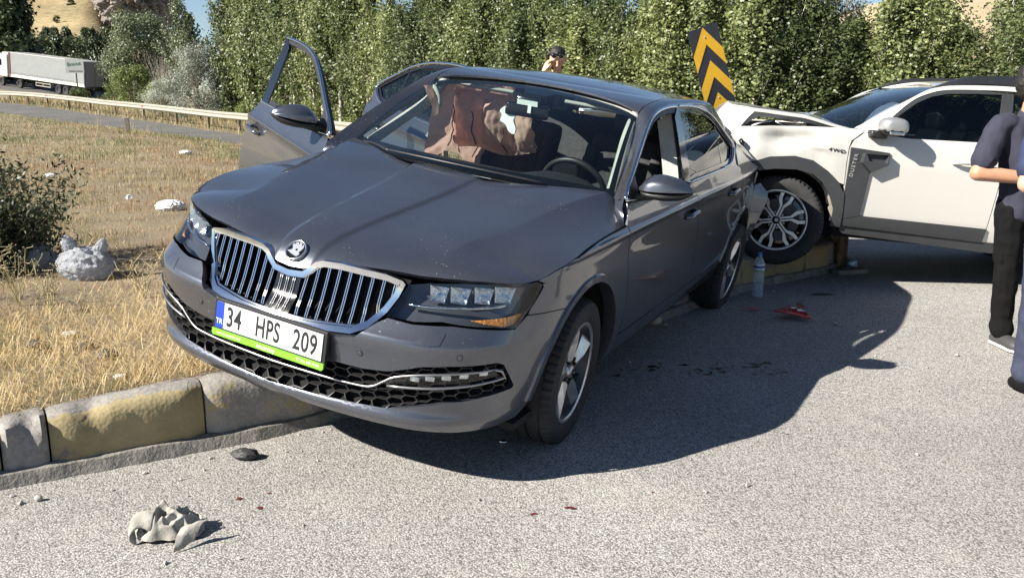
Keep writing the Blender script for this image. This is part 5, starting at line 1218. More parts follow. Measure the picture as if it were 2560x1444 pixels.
# ------------------------------------------------------------------ leaves and trees
def leaf_mat(name, cols, tr=.35, spec=.5, rough=.45):
    m, nt, b = nodes(name); at = nt.nodes.new('ShaderNodeAttribute'); at.attribute_name = 'tint'; oi = nt.nodes.new('ShaderNodeObjectInfo')
    c = ramp(nt, at.outputs['Fac'], [(i/(len(cols)-1), q) for i, q in enumerate(cols)])
    hs = nt.nodes.new('ShaderNodeHueSaturation'); nt.links.new(c, hs.inputs['Color']); hs.inputs['Saturation'].default_value = .86
    mr = nt.nodes.new('ShaderNodeMapRange'); nt.links.new(oi.outputs['Random'], mr.inputs[0]); mr.inputs[3].default_value = .62; mr.inputs[4].default_value = 1.6; nt.links.new(mr.outputs[0], hs.inputs['Value'])
    mr2 = nt.nodes.new('ShaderNodeMapRange'); nt.links.new(oi.outputs['Random'], mr2.inputs[0]); mr2.inputs[3].default_value = .515; mr2.inputs[4].default_value = .485; nt.links.new(mr2.outputs[0], hs.inputs['Hue'])
    nt.links.new(hs.outputs[0], b.inputs['Base Color']); b.inputs['Roughness'].default_value = rough; b.inputs['Specular IOR Level'].default_value = spec
    t = nt.nodes.new('ShaderNodeBsdfTranslucent'); nt.links.new(hs.outputs[0], t.inputs[0]); mx = nt.nodes.new('ShaderNodeMixShader'); mx.inputs[0].default_value = tr
    out = nt.nodes['Material Output']; nt.links.new(b.outputs[0], mx.inputs[1]); nt.links.new(t.outputs[0], mx.inputs[2]); nt.links.new(mx.outputs[0], out.inputs[0]); return m
MAT['poplar_leaf'] = leaf_mat('poplar_leaf', [(.050, .070, .018), (.100, .132, .034), (.165, .20, .056), (.27, .30, .115)], .38, .4, .42)
MAT['willow_leaf'] = leaf_mat('willow_leaf', [(.085, .11, .05), (.14, .17, .08), (.20, .23, .115)], .3, .4)
MAT['olive_leaf'] = leaf_mat('silver_leaf', [(.17, .19, .145), (.27, .295, .23), (.38, .40, .33)], .3, .4)
MAT['bush_leaf'] = leaf_mat('bush_leaf', [(.07, .10, .02), (.14, .18, .035), (.24, .28, .06)], .35, .4)
MAT['dark_leaf'] = leaf_mat('dark_leaf', [(.032, .048, .02), (.06, .085, .03), (.10, .125, .048)], .25, .4)
MAT['bark_pale'] = pm('pale_bark', (.46, .43, .37), .85, var=.35, vscale=9, bumpv=.5, bscale=25, bdist=.02)
MAT['bark'] = pm('brown_bark', (.16, .125, .09), .9, var=.3, vscale=9, bumpv=.6, bscale=25, bdist=.02)
def leaf_mesh(name, C, size, rg, mat, parent, up=.35, aspect=1.0, N=None):
    """one quad (diamond) per leaf"""
    n = len(C); nrm = rg.normal(size=(n, 3)); nrm[:, 2] = np.abs(nrm[:, 2])*.6+up
    if N is not None: nrm = nrm*.75+N*.9
    nrm /= np.linalg.norm(nrm, axis=1)[:, None]
    a = np.cross(nrm, rg.normal(size=(n, 3))); a /= np.linalg.norm(a, axis=1)[:, None]; b = np.cross(nrm, a)
    s = (size*rg.uniform(.65, 1.3, n))[:, None]
    V = np.empty((n, 4, 3)); V[:, 0] = C-a*s*.55; V[:, 1] = C-b*s*.42*aspect; V[:, 2] = C+a*s*.6; V[:, 3] = C+b*s*.42*aspect
    me = bpy.data.meshes.new(name); me.vertices.add(4*n); me.vertices.foreach_set('co', V.ravel()); me.loops.add(4*n); me.loops.foreach_set('vertex_index', np.arange(4*n, dtype=np.int32)); me.polygons.add(n); me.polygons.foreach_set('loop_start', np.arange(0, 4*n, 4, dtype=np.int32)); me.polygons.foreach_set('loop_total', np.full(n, 4, np.int32)); me.update()
    at = me.attributes.new('tint', 'FLOAT', 'POINT'); at.data.foreach_set('value', np.repeat(np.clip(rg.normal(.5, .24, n), 0, 1), 4).astype(np.float32))
    return link_mesh(name, me, mat, parent)
def make_poplar(seed, H=7.0, Wd=.85, nb=34, nl=7000, size=.085, mat='poplar_leaf', bark='bark_pale', low=.03, stems=1, bare=0):
    """columnar poplar: slender trunk(s), steep branches, leaves clumped along the twigs"""
    rg = np.random.default_rng(seed); root = empty('poplar_tree'); trunk = MB(); br = MB(); C = []
    for st in range(stems):
        bx, by = (0, 0) if st == 0 else rg.uniform(-.4, .4, 2); hh = H*(1 if st == 0 else rg.uniform(.6, .95))
        wob = rg.uniform(-.12, .12, (7, 2))*np.linspace(0, 1, 7)[:, None]*(H/7)
        tp = [(bx+wob[i, 0], by+wob[i, 1], hh*i/6*.97) for i in range(7)]
        trunk.tube(crom(tp, 3), [max(.008, (.055+.006*H)*(1-.95*i/18)) for i in range(19)], 7)
        tpa = np.array(tp)
        for b_ in range(nb//stems):
            t = rg.uniform(low, .94); z = t*hh*.97; x0 = np.interp(z, tpa[:, 2], tpa[:, 0]); y0 = np.interp(z, tpa[:, 2], tpa[:, 1])
            a = rg.uniform(0, 2*math.pi); env = Wd*(math.sin(min(1, (t+.16)/1.06)*math.pi)**.75)*rg.uniform(.55, 1.15); L = max(.5, min(hh-z, rg.uniform(.14, .26)*H)); out = env
            P = [(x0, y0, z)]
            for k in range(1, 5): u = k/4; P.append((x0+math.cos(a)*out*u**.8+rg.normal(0, .04), y0+math.sin(a)*out*u**.8+rg.normal(0, .04), z+L*u))
            br.tube(P, [.016*(1-.2*k) for k in range(5)], 4, cap=False)
            Pn = np.array(P); m = max(8, int(nl/nb*rg.uniform(.5, 1.5)))
            u = rg.uniform(.12, 1.05, m)*4; i = np.clip(u.astype(int), 0, 3); fr = (u-i)[:, None]; q = Pn[i]*(1-fr)+Pn[i+1]*fr
            cl = rg.normal(size=(max(3, m//24), 3))*np.array([.21, .21, .25])*(H/7)**.5; q = q+cl[rg.integers(0, len(cl), m)]+rg.normal(size=(m, 3))*.070; C.append(q)
        # top shoot
        m = nl//40; z = rg.uniform(.8, 1.0, m)*hh; C.append(np.stack([np.interp(z, tpa[:, 2], tpa[:, 0])+rg.normal(0, .10, m), np.interp(z, tpa[:, 2], tpa[:, 1])+rg.normal(0, .10, m), z], 1))
    C = np.concatenate(C); C = C[C[:, 2] > .12]
    trunk.build('trunk', MAT[bark], root, smooth=True); br.build('branches', MAT[bark], root)
    N = C.copy(); N[:, 2] = 0; N /= (np.linalg.norm(N, axis=1)[:, None]+.2)
    leaf_mesh('crown', C, size, rg, MAT[mat], root, .3, 1.0, N); return root
def make_round(seed, name, H, Wd, nl, size, mat, bark='bark', aspect=.8, droop=0, lobes=26, trunk_r=.12, base=.12):
    """broad crown: forked limbs, leaf clumps on the limb ends filling uneven lobes"""
    rg = np.random.default_rng(seed); root = empty(name); tr = MB(); br = MB(); C = []; N = []
    tr.tube([(0, 0, 0), (.05*Wd, .03, H*.15), (-.03*Wd, .02, H*.3), (.02, -.02, H*.55)], [trunk_r, trunk_r*.8, trunk_r*.65, trunk_r*.3], 8)
    for l in range(lobes):
        a = rg.uniform(0, 2*math.pi); el = rg.uniform(0, 1); r = Wd*(.35+.65*rg.uniform()**.5)*(1-.45*el**2); z = H*(base+.06+(.86-base)*el)*rg.uniform(.92, 1.04)
        c = np.array([math.cos(a)*r*.82, math.sin(a)*r*.82, z]); s = Wd*rg.uniform(.20, .36)
        mid = c*np.array([.45, .45, .55])+rg.normal(size=3)*.1*Wd*.3
        br.tube([(0, 0, H*.12*rg.uniform(.6, 1.6)), tuple(mid), tuple(c)], [trunk_r*.45, trunk_r*.3, trunk_r*.1], 5, cap=False)
        m = int(nl/lobes*rg.uniform(.7, 1.3)); d = rg.normal(size=(m, 3)); d /= np.linalg.norm(d, axis=1)[:, None]; rad = s*rg.uniform(.35, 1.08, m)[:, None]**.6
        q = c+d*rad*np.array([1, 1, .8]); q[:, 2] -= droop*rg.uniform(0, 1, m)*s
        q += (rg.normal(size=(max(3, m//20), 3))*s*.22)[rg.integers(0, max(3, m//20), m)]
        C.append(q); N.append(d)
    C = np.concatenate(C); N = np.concatenate(N); k = C[:, 2] > .03; C = C[k]; N = N[k]
    tr.build('trunk', MAT[bark], root, smooth=True); br.build('branches', MAT[bark], root)
    leaf_mesh('crown', C, size, rg, MAT[mat], root, .25, aspect, N); return root
LM = [(0, 'before the left picture edge'), (120, 'above the lorry cab'), (260, 'above the lorry trailer'), (420, 'beside the willow'), (640, 'left of the open front door'), (870, 'behind the open front door'), (1110, 'above the open rear door'), (1360, 'above the front of the sedan roof'), (1690, 'above the rear of the sedan roof'), (1850, 'behind the chevron board'), (2110, 'behind the crumpled white bonnet'), (2330, 'above the suv windscreen'), (2560, 'above the suv roof'), (1e9, 'beyond the right picture edge')]
ORD = ['leftmost', 'second from left', 'third from left', 'fourth from left', 'fifth from left', 'sixth from left', 'seventh from left', 'eighth from left', 'ninth from left', 'tenth from left', 'eleventh from left', 'twelfth from left', 'thirteenth from left', 'fourteenth from left']
LINE = [(24, 17.5), (16, 17.2), (11, 17.6), (7.5, 18.3), (5, 19.8), (2.6, 22.2), (.2, 25.6), (-2.4, 29.8), (-5.0, 34.0), (-7.6, 38.2), (-10.2, 42.0), (-12.8, 45.6), (-15.0, 48.6)]
LP = np.array(resample(LINE, .25, False)); la = np.concatenate([[0], np.cumsum(np.hypot(*np.diff(LP, axis=0).T))])
protos = [make_poplar(101, 7.4, 1.05, 56, 15500, .102), make_poplar(102, 7.0, .92, 50, 12500, .100, low=.16), make_poplar(103, 6.6, 1.0, 54, 15000, .098, stems=2), make_poplar(104, 7.2, 1.15, 56, 16000, .102, stems=2), make_poplar(105, 6.9, .85, 36, 7000, .092, stems=3, low=.14)]
used = [False]*len(protos)
# desired crown tops in the skyline, by direction across the view (fractions of the tree line): lower at the gaps
rg = np.random.default_rng(55); spots = []
s = .6
while s < la[-1]: spots.append((s, 0)); s += rg.uniform(1.0, 1.6)*float(np.clip(np.interp(s, la, LP[:, 1])/34, .5, 1))
s = 1.2
while s < la[-1]: spots.append((s, rg.uniform(2.0, 3.6))); s += rg.uniform(1.4, 2.2)*float(np.clip(np.interp(s, la, LP[:, 1])/34, .55, 1))
s = 0.9
while s < la[-1]: spots.append((s, rg.uniform(4.5, 7.0))); s += rg.uniform(1.5, 2.4)*float(np.clip(np.interp(s, la, LP[:, 1])/34, .6, 1))
def skyline(u):
    """height of the crown tops seen along direction u (x/y), as angle above eye level"""
    return float(np.interp(u, [-.33, -.30, -.26, -.17, -.125, -.115, -.10, -.02, .03, .05, .075, .095, .12, .20, .29, .325, .345, .40, .415, .44, .60, 1.4], [.108, .120, .125, .122, .118, .086, .118, .122, .118, .092, .082, .090, .120, .128, .118, .085, .058, .062, .112, .112, .120, .14]))
tree_n = 0; POP = []; SHR = []; DWD = []
for s, back in spots:
    x = np.interp(s, la, LP[:, 0]); y = np.interp(s, la, LP[:, 1]); i = int(np.searchsorted(la, s)); t = LP[min(i+1, len(LP)-1)]-LP[max(i-1, 0)]; t = t/np.linalg.norm(t); n = np.array([-t[1], t[0]]); n = n if n[1] > 0 else -n
    x += n[0]*back+rg.normal(0, .2); y += n[1]*back+rg.normal(0, .25); u = x/y
    if u > .60: continue
    Ht = (CAMZ+skyline(u)*y)*rg.uniform(.76, 1.16)-hfun(y)
    if back > 0: Ht *= 1.04
    k = int(rg.integers(0, 5)) if u < .36 else int(rg.choice([0, 2, 3, 4, 4]))
    o = protos[k] if not used[k] else copy_tree(protos[k]); used[k] = True
    hp = [7.4, 7.0, 6.6, 7.2, 6.9][k]; sc = Ht/hp; wsc = min(1.2, max(.68, sc**.6))
    o.location = (x, y, hfun(y)-.06); o.scale = (wsc, wsc, sc); o.rotation_euler = (rg.normal(0, .02), rg.normal(0, .02), rg.uniform(0, 6.28)); tree_n += 1
    POP.append((1280+2301*x/(.978*y), back > 0, o))
for k, o in enumerate(protos):
    if not used[k]:
        for c in list(o.children): bpy.data.objects.remove(c)
        bpy.data.objects.remove(o)
# understorey shrubs filling the foot of the row
ub = make_round(201, 'undergrowth_shrub', 1.5, .95, 3000, .075, 'bush_leaf', lobes=16, trunk_r=.03, base=.0)
first = True
for s in np.arange(.5, la[-1], 1.5):
    x = np.interp(s, la, LP[:, 0])+rg.normal(0, .4); y = np.interp(s, la, LP[:, 1])-.4+rg.normal(0, .5)
    if x/y > .60: continue
    o = ub if first else copy_tree(ub); first = False; sc = rg.uniform(.6, 1.15)
    o.location = (x, y, hfun(y)-.08); o.scale = (sc, sc, sc*rg.uniform(.7, 1.1)); o.rotation_euler = (0, 0, rg.uniform(0, 6.3)); SHR.append((1280+2301*x/(.978*y), False, o))
# individual trees and bushes on the left
def put(o, x, y, label, cat='tree', sc=1.0, zs=1.0, rz=0, group=None, z=None):
    x *= .978
    o.location = (x, y, (hfun(y)-.08) if z is None else z); o.scale = (sc, sc, sc*zs); o.rotation_euler = (0, 0, rz); return tag(o, label, cat, group)
put(make_round(301, 'willow_tree', 7.0, 3.1, 24000, .15, 'willow_leaf', droop=.9, lobes=40, trunk_r=.22), -28.9, 72, 'broad rounded grey green willow tree left of the poplars')
sb = make_round(302, 'silver_bush', 3.7, 1.75, 15000, .085, 'olive_leaf', aspect=.55, lobes=30, trunk_r=.06, base=.0)
put(sb, -16.2, 47.5, 'pale silvery grey bush next to the left end of the poplars', 'bush', 1.0, 1.05)
o = copy_tree(sb); put(o, -18.9, 49.5, 'lower silvery grey bush left of the taller silvery one', 'bush', .8, .7, 2.0)
o = copy_tree(sb); put(o, 6.2, 16.4, 'small silvery bush behind the white car bonnet', 'bush', .52, .75, 1.0)
o = copy_tree(sb); put(o, 9.4, 27.5, 'silvery grey tree top rising in the gap before the far hill', 'bush', 1.0, 1.35, 4.0)
gb = make_round(303, 'green_bush', 2.6, 1.5, 7000, .10, 'bush_leaf', lobes=22, trunk_r=.05, base=.0)
for i, (x, y, sc, zs, lab) in enumerate(((-23.9, 58, .95, 1.05, 'bright yellow green bush below the willow tree'), (-26.3, 61, .7, .85, 'dark green bush beside the lorry tail'), (-21.2, 55.5, .7, .9, 'small green bush between the willow and the silver bush'), (-32.0, 68, .55, .6, 'scrubby bush in front of the white billboard'), (-29.6, 63, .55, .75, 'low bush just above the guard rail near the lorry tail'), (-48.0, 84, .8, .75, 'green bush hiding the lorry cab wheels'), (-43.8, 82, .5, .55, 'low bush in front of the lorry trailer legs'), (-51, 88, 1.0, .9, 'green bush at the left picture edge before the lorry cab'))):
    o = gb if i == 0 else copy_tree(gb); put(o, x, y, lab, 'bush', sc, zs, i*1.3)
# dry bare shrub before the willow
rg2 = np.random.default_rng(9); mb = MB()
for k in range(70):
    a = rg2.uniform(0, 6.28); P = [(0, 0, 0)]; d = np.array([math.cos(a)*.22, math.sin(a)*.22, 1.0])
    for j in range(4): d = d+rg2.normal(size=3)*np.array([.12, .12, .05]); P.append(tuple(np.array(P[-1])+d*.85*rg2.uniform(.6, 1.1)))
    mb.tube(P, [.022, .018, .013, .008, .004], 4, cap=False)
bs_ = mb.build('bare_shrub', pm('dead_twig', (.30, .26, .22), .9, var=.25)); bs_.location = (-22.2, 60, hfun(60)); tag(bs_, 'leafless grey shrub in front of the willow tree', 'shrub')
# dark wood in the distance behind the lorry
dk = [make_poplar(401, 11, 2.2, 40, 5200, .30, 'dark_leaf', 'bark', low=.02), make_round(402, 'dark_tree', 10, 4.0, 5500, .34, 'dark_leaf', lobes=24, trunk_r=.25)]
for o in dk: o.name = 'distant_tree'
dku = [False, False]; ii = 0
for u, y, Ht, k in [(-.57, 118, 17, 1), (-.545, 124, 20, 0), (-.53, 121, 16, 0), (-.515, 150, 14, 1), (-.50, 158, 14, 0), (-.488, 150, 13.4, 0), (-.478, 162, 14.5, 0), (-.468, 152, 13, 1), (-.458, 158, 14, 0), (-.448, 150, 13.2, 0), (-.438, 160, 14.2, 0), (-.43, 150, 13, 0), (-.42, 156, 13.4, 1), (-.41, 150, 12.4, 0), (-.40, 158, 12.6, 0), (-.39, 148, 11.4, 1), (-.505, 132, 9, 1), (-.47, 134, 8.4, 1), (-.435, 130, 8, 1), (-.40, 128, 7.4, 1), (-.37, 132, 9, 1), (-.60, 120, 18, 0), (-.35, 118, 13, 0), (-.36, 112, 12, 1)]:
    o = dk[k] if not dku[k] else copy_tree(dk[k]); dku[k] = True; sc = Ht/(11 if k == 0 else 10)*(.80 if u > -.52 else 1)
    put(o, u*y, y, None, 'tree', sc, 1.0, ii*1.7, 'trees of the distant wood', .5); ii += 1; DWD.append((1280+2301*u, y > 140, o))
for i_, (u, y, sc) in enumerate(sorted(((-.50, 235, .35), (-.487, 240, .28), (-.47, 250, .32), (-.535, 245, .4), (-.455, 236, .25), (-.52, 262, .35), (-.475, 270, .3), (-.445, 262, .3), (-.51, 228, .3)))):
    o = copy_tree(dk[1]); put(o, u*y, y, '%s dark shrub dotted on the dry left hillside' % ORD[i_], 'shrub', sc, .8, i_*1.1, 'shrubs on the hillside', hl(u*y*.978, y)-.3)
# loose tree rising at the left end of the poplar row
put(make_poplar(120, 8.2, 1.5, 30, 6500, .12, 'willow_leaf', 'bark', low=.25, stems=2), -19.3, 54, 'tall loose tree with bare leaning limbs left of the poplar row', 'tree', .74)
bpy.data.objects[[c.name for c in COL.objects if c.name.startswith('poplar_tree')][-1]].name = 'loose_tree'

def label_row(rows, noun, grp, cat, fr, bk):
    cnt = {}
    for px, back, o in sorted(rows, key=lambda r: r[0]):
        lm = next(t for lim, t in LM if px < lim); key = (lm, back); i = cnt.get(key, 0); cnt[key] = i+1
        tag(o, '%s %s %s, %s' % (ORD[min(i, 13)], bk if back else fr, noun, lm), cat, grp)
label_row(POP, 'green poplar', 'poplar trees behind the guard rail', 'tree', 'front row', 'back row')
label_row(SHR, 'low green shrub under the poplars', 'shrubs under the poplars', 'shrub', '', '')
label_row(DWD, 'dark tree of the distant wood', 'trees of the distant wood', 'tree', 'nearer', 'farther')
# ------------------------------------------------------------------ guard rail
MAT['galv'] = pm('weathered_galvanised_steel', (.40, .36, .295), .5, .35, var=.14, vscale=5, bumpv=.1, bscale=60, bdist=.003)
MAT['post'] = pm('rusty_post', (.24, .19, .14), .75, .2, var=.3, vscale=8)
MAT['red_refl'] = pm('red_reflector', (.45, .03, .02), .3, var=.2)
gr = empty('guard_rail'); tag(gr, 'long weathered steel guard rail along the ramp', 'guard rail')
RP = np.array(resample(crom(RAIL, 6), .25, False)); ra = np.concatenate([[0], np.cumsum(np.hypot(*np.diff(RP, axis=0).T))])
prof = [(.0, .30), (-.02, .285), (-.075, .25), (-.08, .225), (-.03, .175), (-.02, .155), (-.03, .135), (-.08, .085), (-.075, .06), (-.02, .025), (0, .01)]
V = []; F = []; ss = np.arange(0, ra[-1], .8)
for i, s in enumerate(ss):
    x = np.interp(s, ra, RP[:, 0]); y = np.interp(s, ra, RP[:, 1]); x2 = np.interp(s+.3, ra, RP[:, 0]); y2 = np.interp(s+.3, ra, RP[:, 1]); t = np.array([x2-x, y2-y]); L = np.linalg.norm(t); t = t/L if L > 1e-6 else t; n = np.array([t[1], -t[0]]); n = n if n[1] > 0 else -n
    for dx, z in prof: V.append((x+n[0]*dx, y+n[1]*dx, hfun(y)+.46+z+.012*noise.noise((s*.2, 1, 1))))
    if i: F += [((i-1)*11+j, i*11+j, i*11+j+1, (i-1)*11+j+1) for j in range(10)]
bmn = mk('beam', V, F, MAT['galv'], gr, True); bmn.data.set_sharp_from_angle(angle=R(60))
pm_ = None
for i, s in enumerate(np.arange(1.0, ra[-1]-1, 4.0)):
    x = np.interp(s, ra, RP[:, 0]); y = np.interp(s, ra, RP[:, 1]); x2 = np.interp(s+.3, ra, RP[:, 0]); y2 = np.interp(s+.3, ra, RP[:, 1])
    if pm_ is None:
        mb = MB(); mb.box((0, 0, .30), (.012, .10, .92)); mb.box((.03, .05, .30), (.06, .010, .92)); mb.box((.03, -.05, .30), (.06, .010, .92)); po = mb.build('post', MAT['post'], gr); pm_ = po
    else: po = pm_.copy(); COL.objects.link(po); po.parent = gr
    po.location = (x, y+.07, hfun(y)+rg.normal(0, .01)); po.rotation_euler = (rg.normal(0, .03), rg.normal(0, .03), math.atan2(y2-y, x2-x))
    if i % 4 == 1: MB().box((x-.02, y-.085, hfun(y)+.62), (.05, .02, .09)).build('reflector', MAT['red_refl'], gr)
mp_ = MB().bbox((0, 0, .30), (.16, .12, .80), .015).build('marker_post', pm('grey_wood', (.27, .24, .20), .9, var=.3, vscale=6, bumpv=.4, bscale=30, bdist=.01)); mp_.location = (-13.4, 32.6, .02); mp_.rotation_euler = (.03, -.06, .3); tag(mp_, 'short weathered grey marker post at the grass edge', 'post')

# ------------------------------------------------------------------ lorry
MAT['lorry_white'] = pm('lorry_white', (.42, .42, .41), .4, coat=.3, var=.05)
MAT['tarp'] = pm('pale_tarpaulin', (.21, .22, .217), .55, var=.07, vscale=1.2, bumpv=.3, bscale=2.5, bdist=.05)
MAT['tarp_rear'] = pm('dark_rear_doors', (.16, .16, .15), .6, var=.15)
lor = empty('lorry'); tag(lor, 'white articulated lorry with pale grey curtain trailer on the far road', 'lorry')
ML = Matrix.Translation((HA.x, HA.y, 1.03)) @ Matrix.Rotation(math.atan2(HD.y, HD.x), 4, 'Z') @ Matrix.Rotation(R(-5.6), 4, 'Y')
lor.matrix_world = ML       # local x = forwards, y = left (towards camera is +y), origin at rear left ground corner
def lp(mb, name, mat, parent=None, **k): return mb.build(name, mat, parent or lor, **k)
sy = -1
tr_ = lp(MB().bbox((6.8, -1.25, 2.62), (13.6, 2.5, 2.72), .03), 'trailer', MAT['tarp'])
lp(MB().box((6.8, -1.25, 4.02), (13.66, 2.56, .10)), 'roof_edge', MAT['lorry_white'], tr_); lp(MB().box((6.8, .006, 1.36), (13.6, .03, .30)), 'side_rail', pm('cream_rail', (.62, .58, .47), .6, var=.1), tr_)
lp(MB().box((-.03, -1.25, 2.6), (.05, 2.4, 2.66)), 'rear_doors', MAT['tarp_rear'], tr_); lp(MB().box((-.065, -1.25, 2.6), (.02, .03, 2.66)), 'door_gap', MAT['black_plastic'], tr_)
lp(MB().box((13.45, .02, 2.66), (.18, .05, 2.8)), 'corner_post', pm('dark_red_post', (.10, .02, .02), .6, var=.2), tr_); lp(MB().box((.05, .02, 2.66), (.12, .05, 2.8)), 'corner_post', MAT['black_plastic'], tr_)
mb = MB()
for k in range(26): mb.tube([(1.2+k*.46, .018, 1.56), (1.43+k*.46, .018, 1.78), (1.66+k*.46, .018, 1.56)], .012, 4)
lp(mb, 'lashing_straps', pm('strap_grey', (.22, .22, .22), .8, var=.2), tr_)
for k in range(4): lp(MB().box((2.6+k*2.9, .026, 1.36), (.05, .03, .30)), 'stake_pocket', MAT['tarp_rear'], tr_)
lp(MB().box((6.5, -1.25, 1.12), (12.6, 1.0, .22)), 'chassis', MAT['black_plastic']); mb = MB(); mb.box((7.5, -.06, .95), (2.6, .04, .09)); mb.box((7.5, -.06, .62), (2.6, .04, .09)); mb.box((6.2, -.06, .78), (.09, .04, .42)); mb.box((8.8, -.06, .78), (.09, .04, .42)); mb.box((7.5, -.06, .78), (.09, .04, .42)); lp(mb, 'side_guard', MAT['galv'])
cab = lp(MB().bbox((15.15, -1.25, 2.45), (2.1, 2.45, 2.7), .22), 'cab', MAT['lorry_white']); lp(MB().bbox((14.6, -1.25, 3.75), (1.2, 2.2, .5), .2), 'wind_deflector', MAT['lorry_white'], cab); lp(MB().box((15.55, -.018, 2.75), (.85, .02, .72)), 'side_window', MAT['glass_dark'], cab); lp(MB().box((16.205, -1.25, 2.8), (.02, 2.1, .85)), 'windscreen', MAT['glass_dark'], cab)
lw = MB(); lw.lathe([(.0, .06), (.2, .06), (.28, .13), (.31, .15), (.48, .15), (.52, .08), (.52, -.15), (.3, -.16)], 24, Matrix.Rotation(R(-90), 4, 'X')); lw0 = None
for x in (2.2, 3.5, 4.8, 11.9, 15.3):
    for y in (-.18, -2.32):
        if lw0 is None: lw0 = lp(lw, 'wheel', MAT['rubber'], angle=40); w_ = lw0
        else: w_ = lw0.copy(); COL.objects.link(w_); w_.parent = lor
        w_.location = (x, y, .52); w_.rotation_euler = (0, 0, 0 if y > -1 else math.pi)
# small red vehicle ahead of the lorry, cut by the frame
rv_ = empty('red_van'); rv_.matrix_world = ML @ Matrix.Translation((21.5, 0, 0)); tag(rv_, 'red vehicle ahead of the lorry at the left picture edge', 'van')
rb_ = MB().bbox((0, -1.1, 1.5), (4.5, 2.0, 2.0), .2).build('body', pm('red_paint', (.35, .03, .03), .35, coat=.6, var=.1), rv_); MB().box((-2.26, -1.1, 1.9), (.02, 1.5, .6)).build('rear_window', MAT['glass_dark'], rv_)
for x in (-1.3, 1.4):
    w_ = lw0.copy(); COL.objects.link(w_); w_.parent = rv_; w_.location = (x, -.15, .42); w_.scale = (.8, 1, .8)

# ------------------------------------------------------------------ signs and lamps in the distance
def board(name, x, y, z, w, h, mat, label, rz=0, posts=(-.3, .3), pw=.06, cat='sign'):
    x *= .978; r = empty(name, (x, y, 0), rz, label, cat); b_ = MB().bbox((0, 0, z), (w, .04, h), .01).build('panel', mat, r); g = hfun(y)-.1
    for k, p in enumerate(posts): MB().box((p*w, .06, (g+z+h*.3)/2), (pw, pw, z+h*.3-g)).build('post', MAT['galv'] if name != 'billboard' else MAT['black_plastic'], r)
    return r
bl = board('road_sign', -65.6, 126, 6.2, 2.95, 1.35, pm('sign_blue', (.012, .05, .42), .4, var=.08), 'blue road sign with white border standing behind the lorry', .45)
mb = MB()
for c, d in (((0, -.025, 6.82), (2.9, .012, .07)), ((0, -.025, 5.58), (2.9, .012, .07)), ((-1.42, -.025, 6.2), (.07, .012, 1.2)), ((1.42, -.025, 6.2), (.07, .012, 1.2))): mb.box(c, d)
mb.build('border', MAT['plate_white'], bl); text_mesh('lettering', 'BILECIK', .42, frame_M((0, -.03, 6.42), (1, 0, 0), (0, 0, 1)), MAT['plate_white'], bl, .004, 1.05)
bb = board('billboard', -39.7, 84, 3.95, 1.52, 1.22, pm('board_white', (.50, .515, .50), .5, var=.04), 'white square roadside billboard with green script on one leg', .25, (.05,), .09, 'billboard')
text_mesh('lettering', 'Bravut', .46, frame_M((-.05, -.03, 4.12), (1, 0, .12), (.35, 0, 1)), pm('script_green', (.10, .22, .13), .6, var=.2), bb, .004, .95); text_mesh('lettering', 'CEMAR PLASTIK', .15, frame_M((.05, -.03, 3.50), (1, 0, 0), (0, 0, 1)), pm('print_grey', (.12, .12, .14), .6, var=.2), bb, .004, 1.05)
for k, (x, y, hgt, a) in enumerate(((-70.4, 134, 7.7, -1), (-66, 130, 8.0, 1))):
    P = [(x, y, .8), (x, y, hgt-.8), (x+.1*a, y, hgt-.25), (x+.7*a, y, hgt), (x+1.0*a, y, hgt+.02)]
    if a < 0: P = [(x, y, .8), (x, y, hgt-.6), (x-.25, y, hgt-.15), (x-1.3, y, hgt)]
    o = MB().tube(P, .065, 6).build('street_lamp', MAT['galv']); MB().box((P[-1][0], y, P[-1][2]), (.7, .25, .12)).build('lamp_head', MAT['galv'], o)
    tag(o, 'slim street lamp with its arm pointing %s behind the lorry' % ('left' if a < 0 else 'right'), 'street lamp')
up_ = MB().tube([(-74, 140, .8), (-74, 140, 10.2)], [.2, .14], 8).build('utility_pole', pm('concrete_pole', (.38, .34, .30), .9, var=.15)); MB().box((-74, 140, 9.7), (1.6, .12, .12)).build('cross_arm', MAT['galv'], up_); tag(up_, 'pale concrete utility pole before the dark trees', 'pole')

# ------------------------------------------------------------------ chevron board, bent over
MAT['chev_y'] = pm('chevron_yellow', (.72, .40, .02), .4, var=.08, vscale=6)
MAT['chev_k'] = pm('chevron_black', (.025, .027, .035), .45, var=.15)
cw_, chh = .315, .80
ch = empty('chevron_sign'); tag(ch, 'bent yellow and black chevron board leaning on its pole behind the sedan', 'sign')
ca = math.radians(18.5); CM = frame_M((1.955, 9.25, 1.775), (math.cos(ca)*.98, .18, math.sin(ca)*.98), (-math.sin(ca), -.10, math.cos(ca))); ch.matrix_world = CM
def clip(poly, w, h):
    def cut(P, ax, s, lim):
        out = []
        for i in range(len(P)):
            a, b = P[i-1], P[i]; ia = s*a[ax] <= lim; ib = s*b[ax] <= lim
            if ia != ib: t = (lim-s*a[ax])/(s*(b[ax]-a[ax])); out.append((a[0]+(b[0]-a[0])*t, a[1]+(b[1]-a[1])*t))
            if ib: out.append(b)
        return out
    for ax, s, lim in ((0, 1, w/2), (0, -1, w/2), (1, 1, h/2), (1, -1, h/2)):
        if len(poly) < 3: return []
        poly = cut(poly, ax, s, lim)
    return poly
MB().bbox((0, 0, -.006), (cw_, chh, .006), .001).build('panel', MAT['chev_k'], ch)
kk = 1.55; mb = MB()
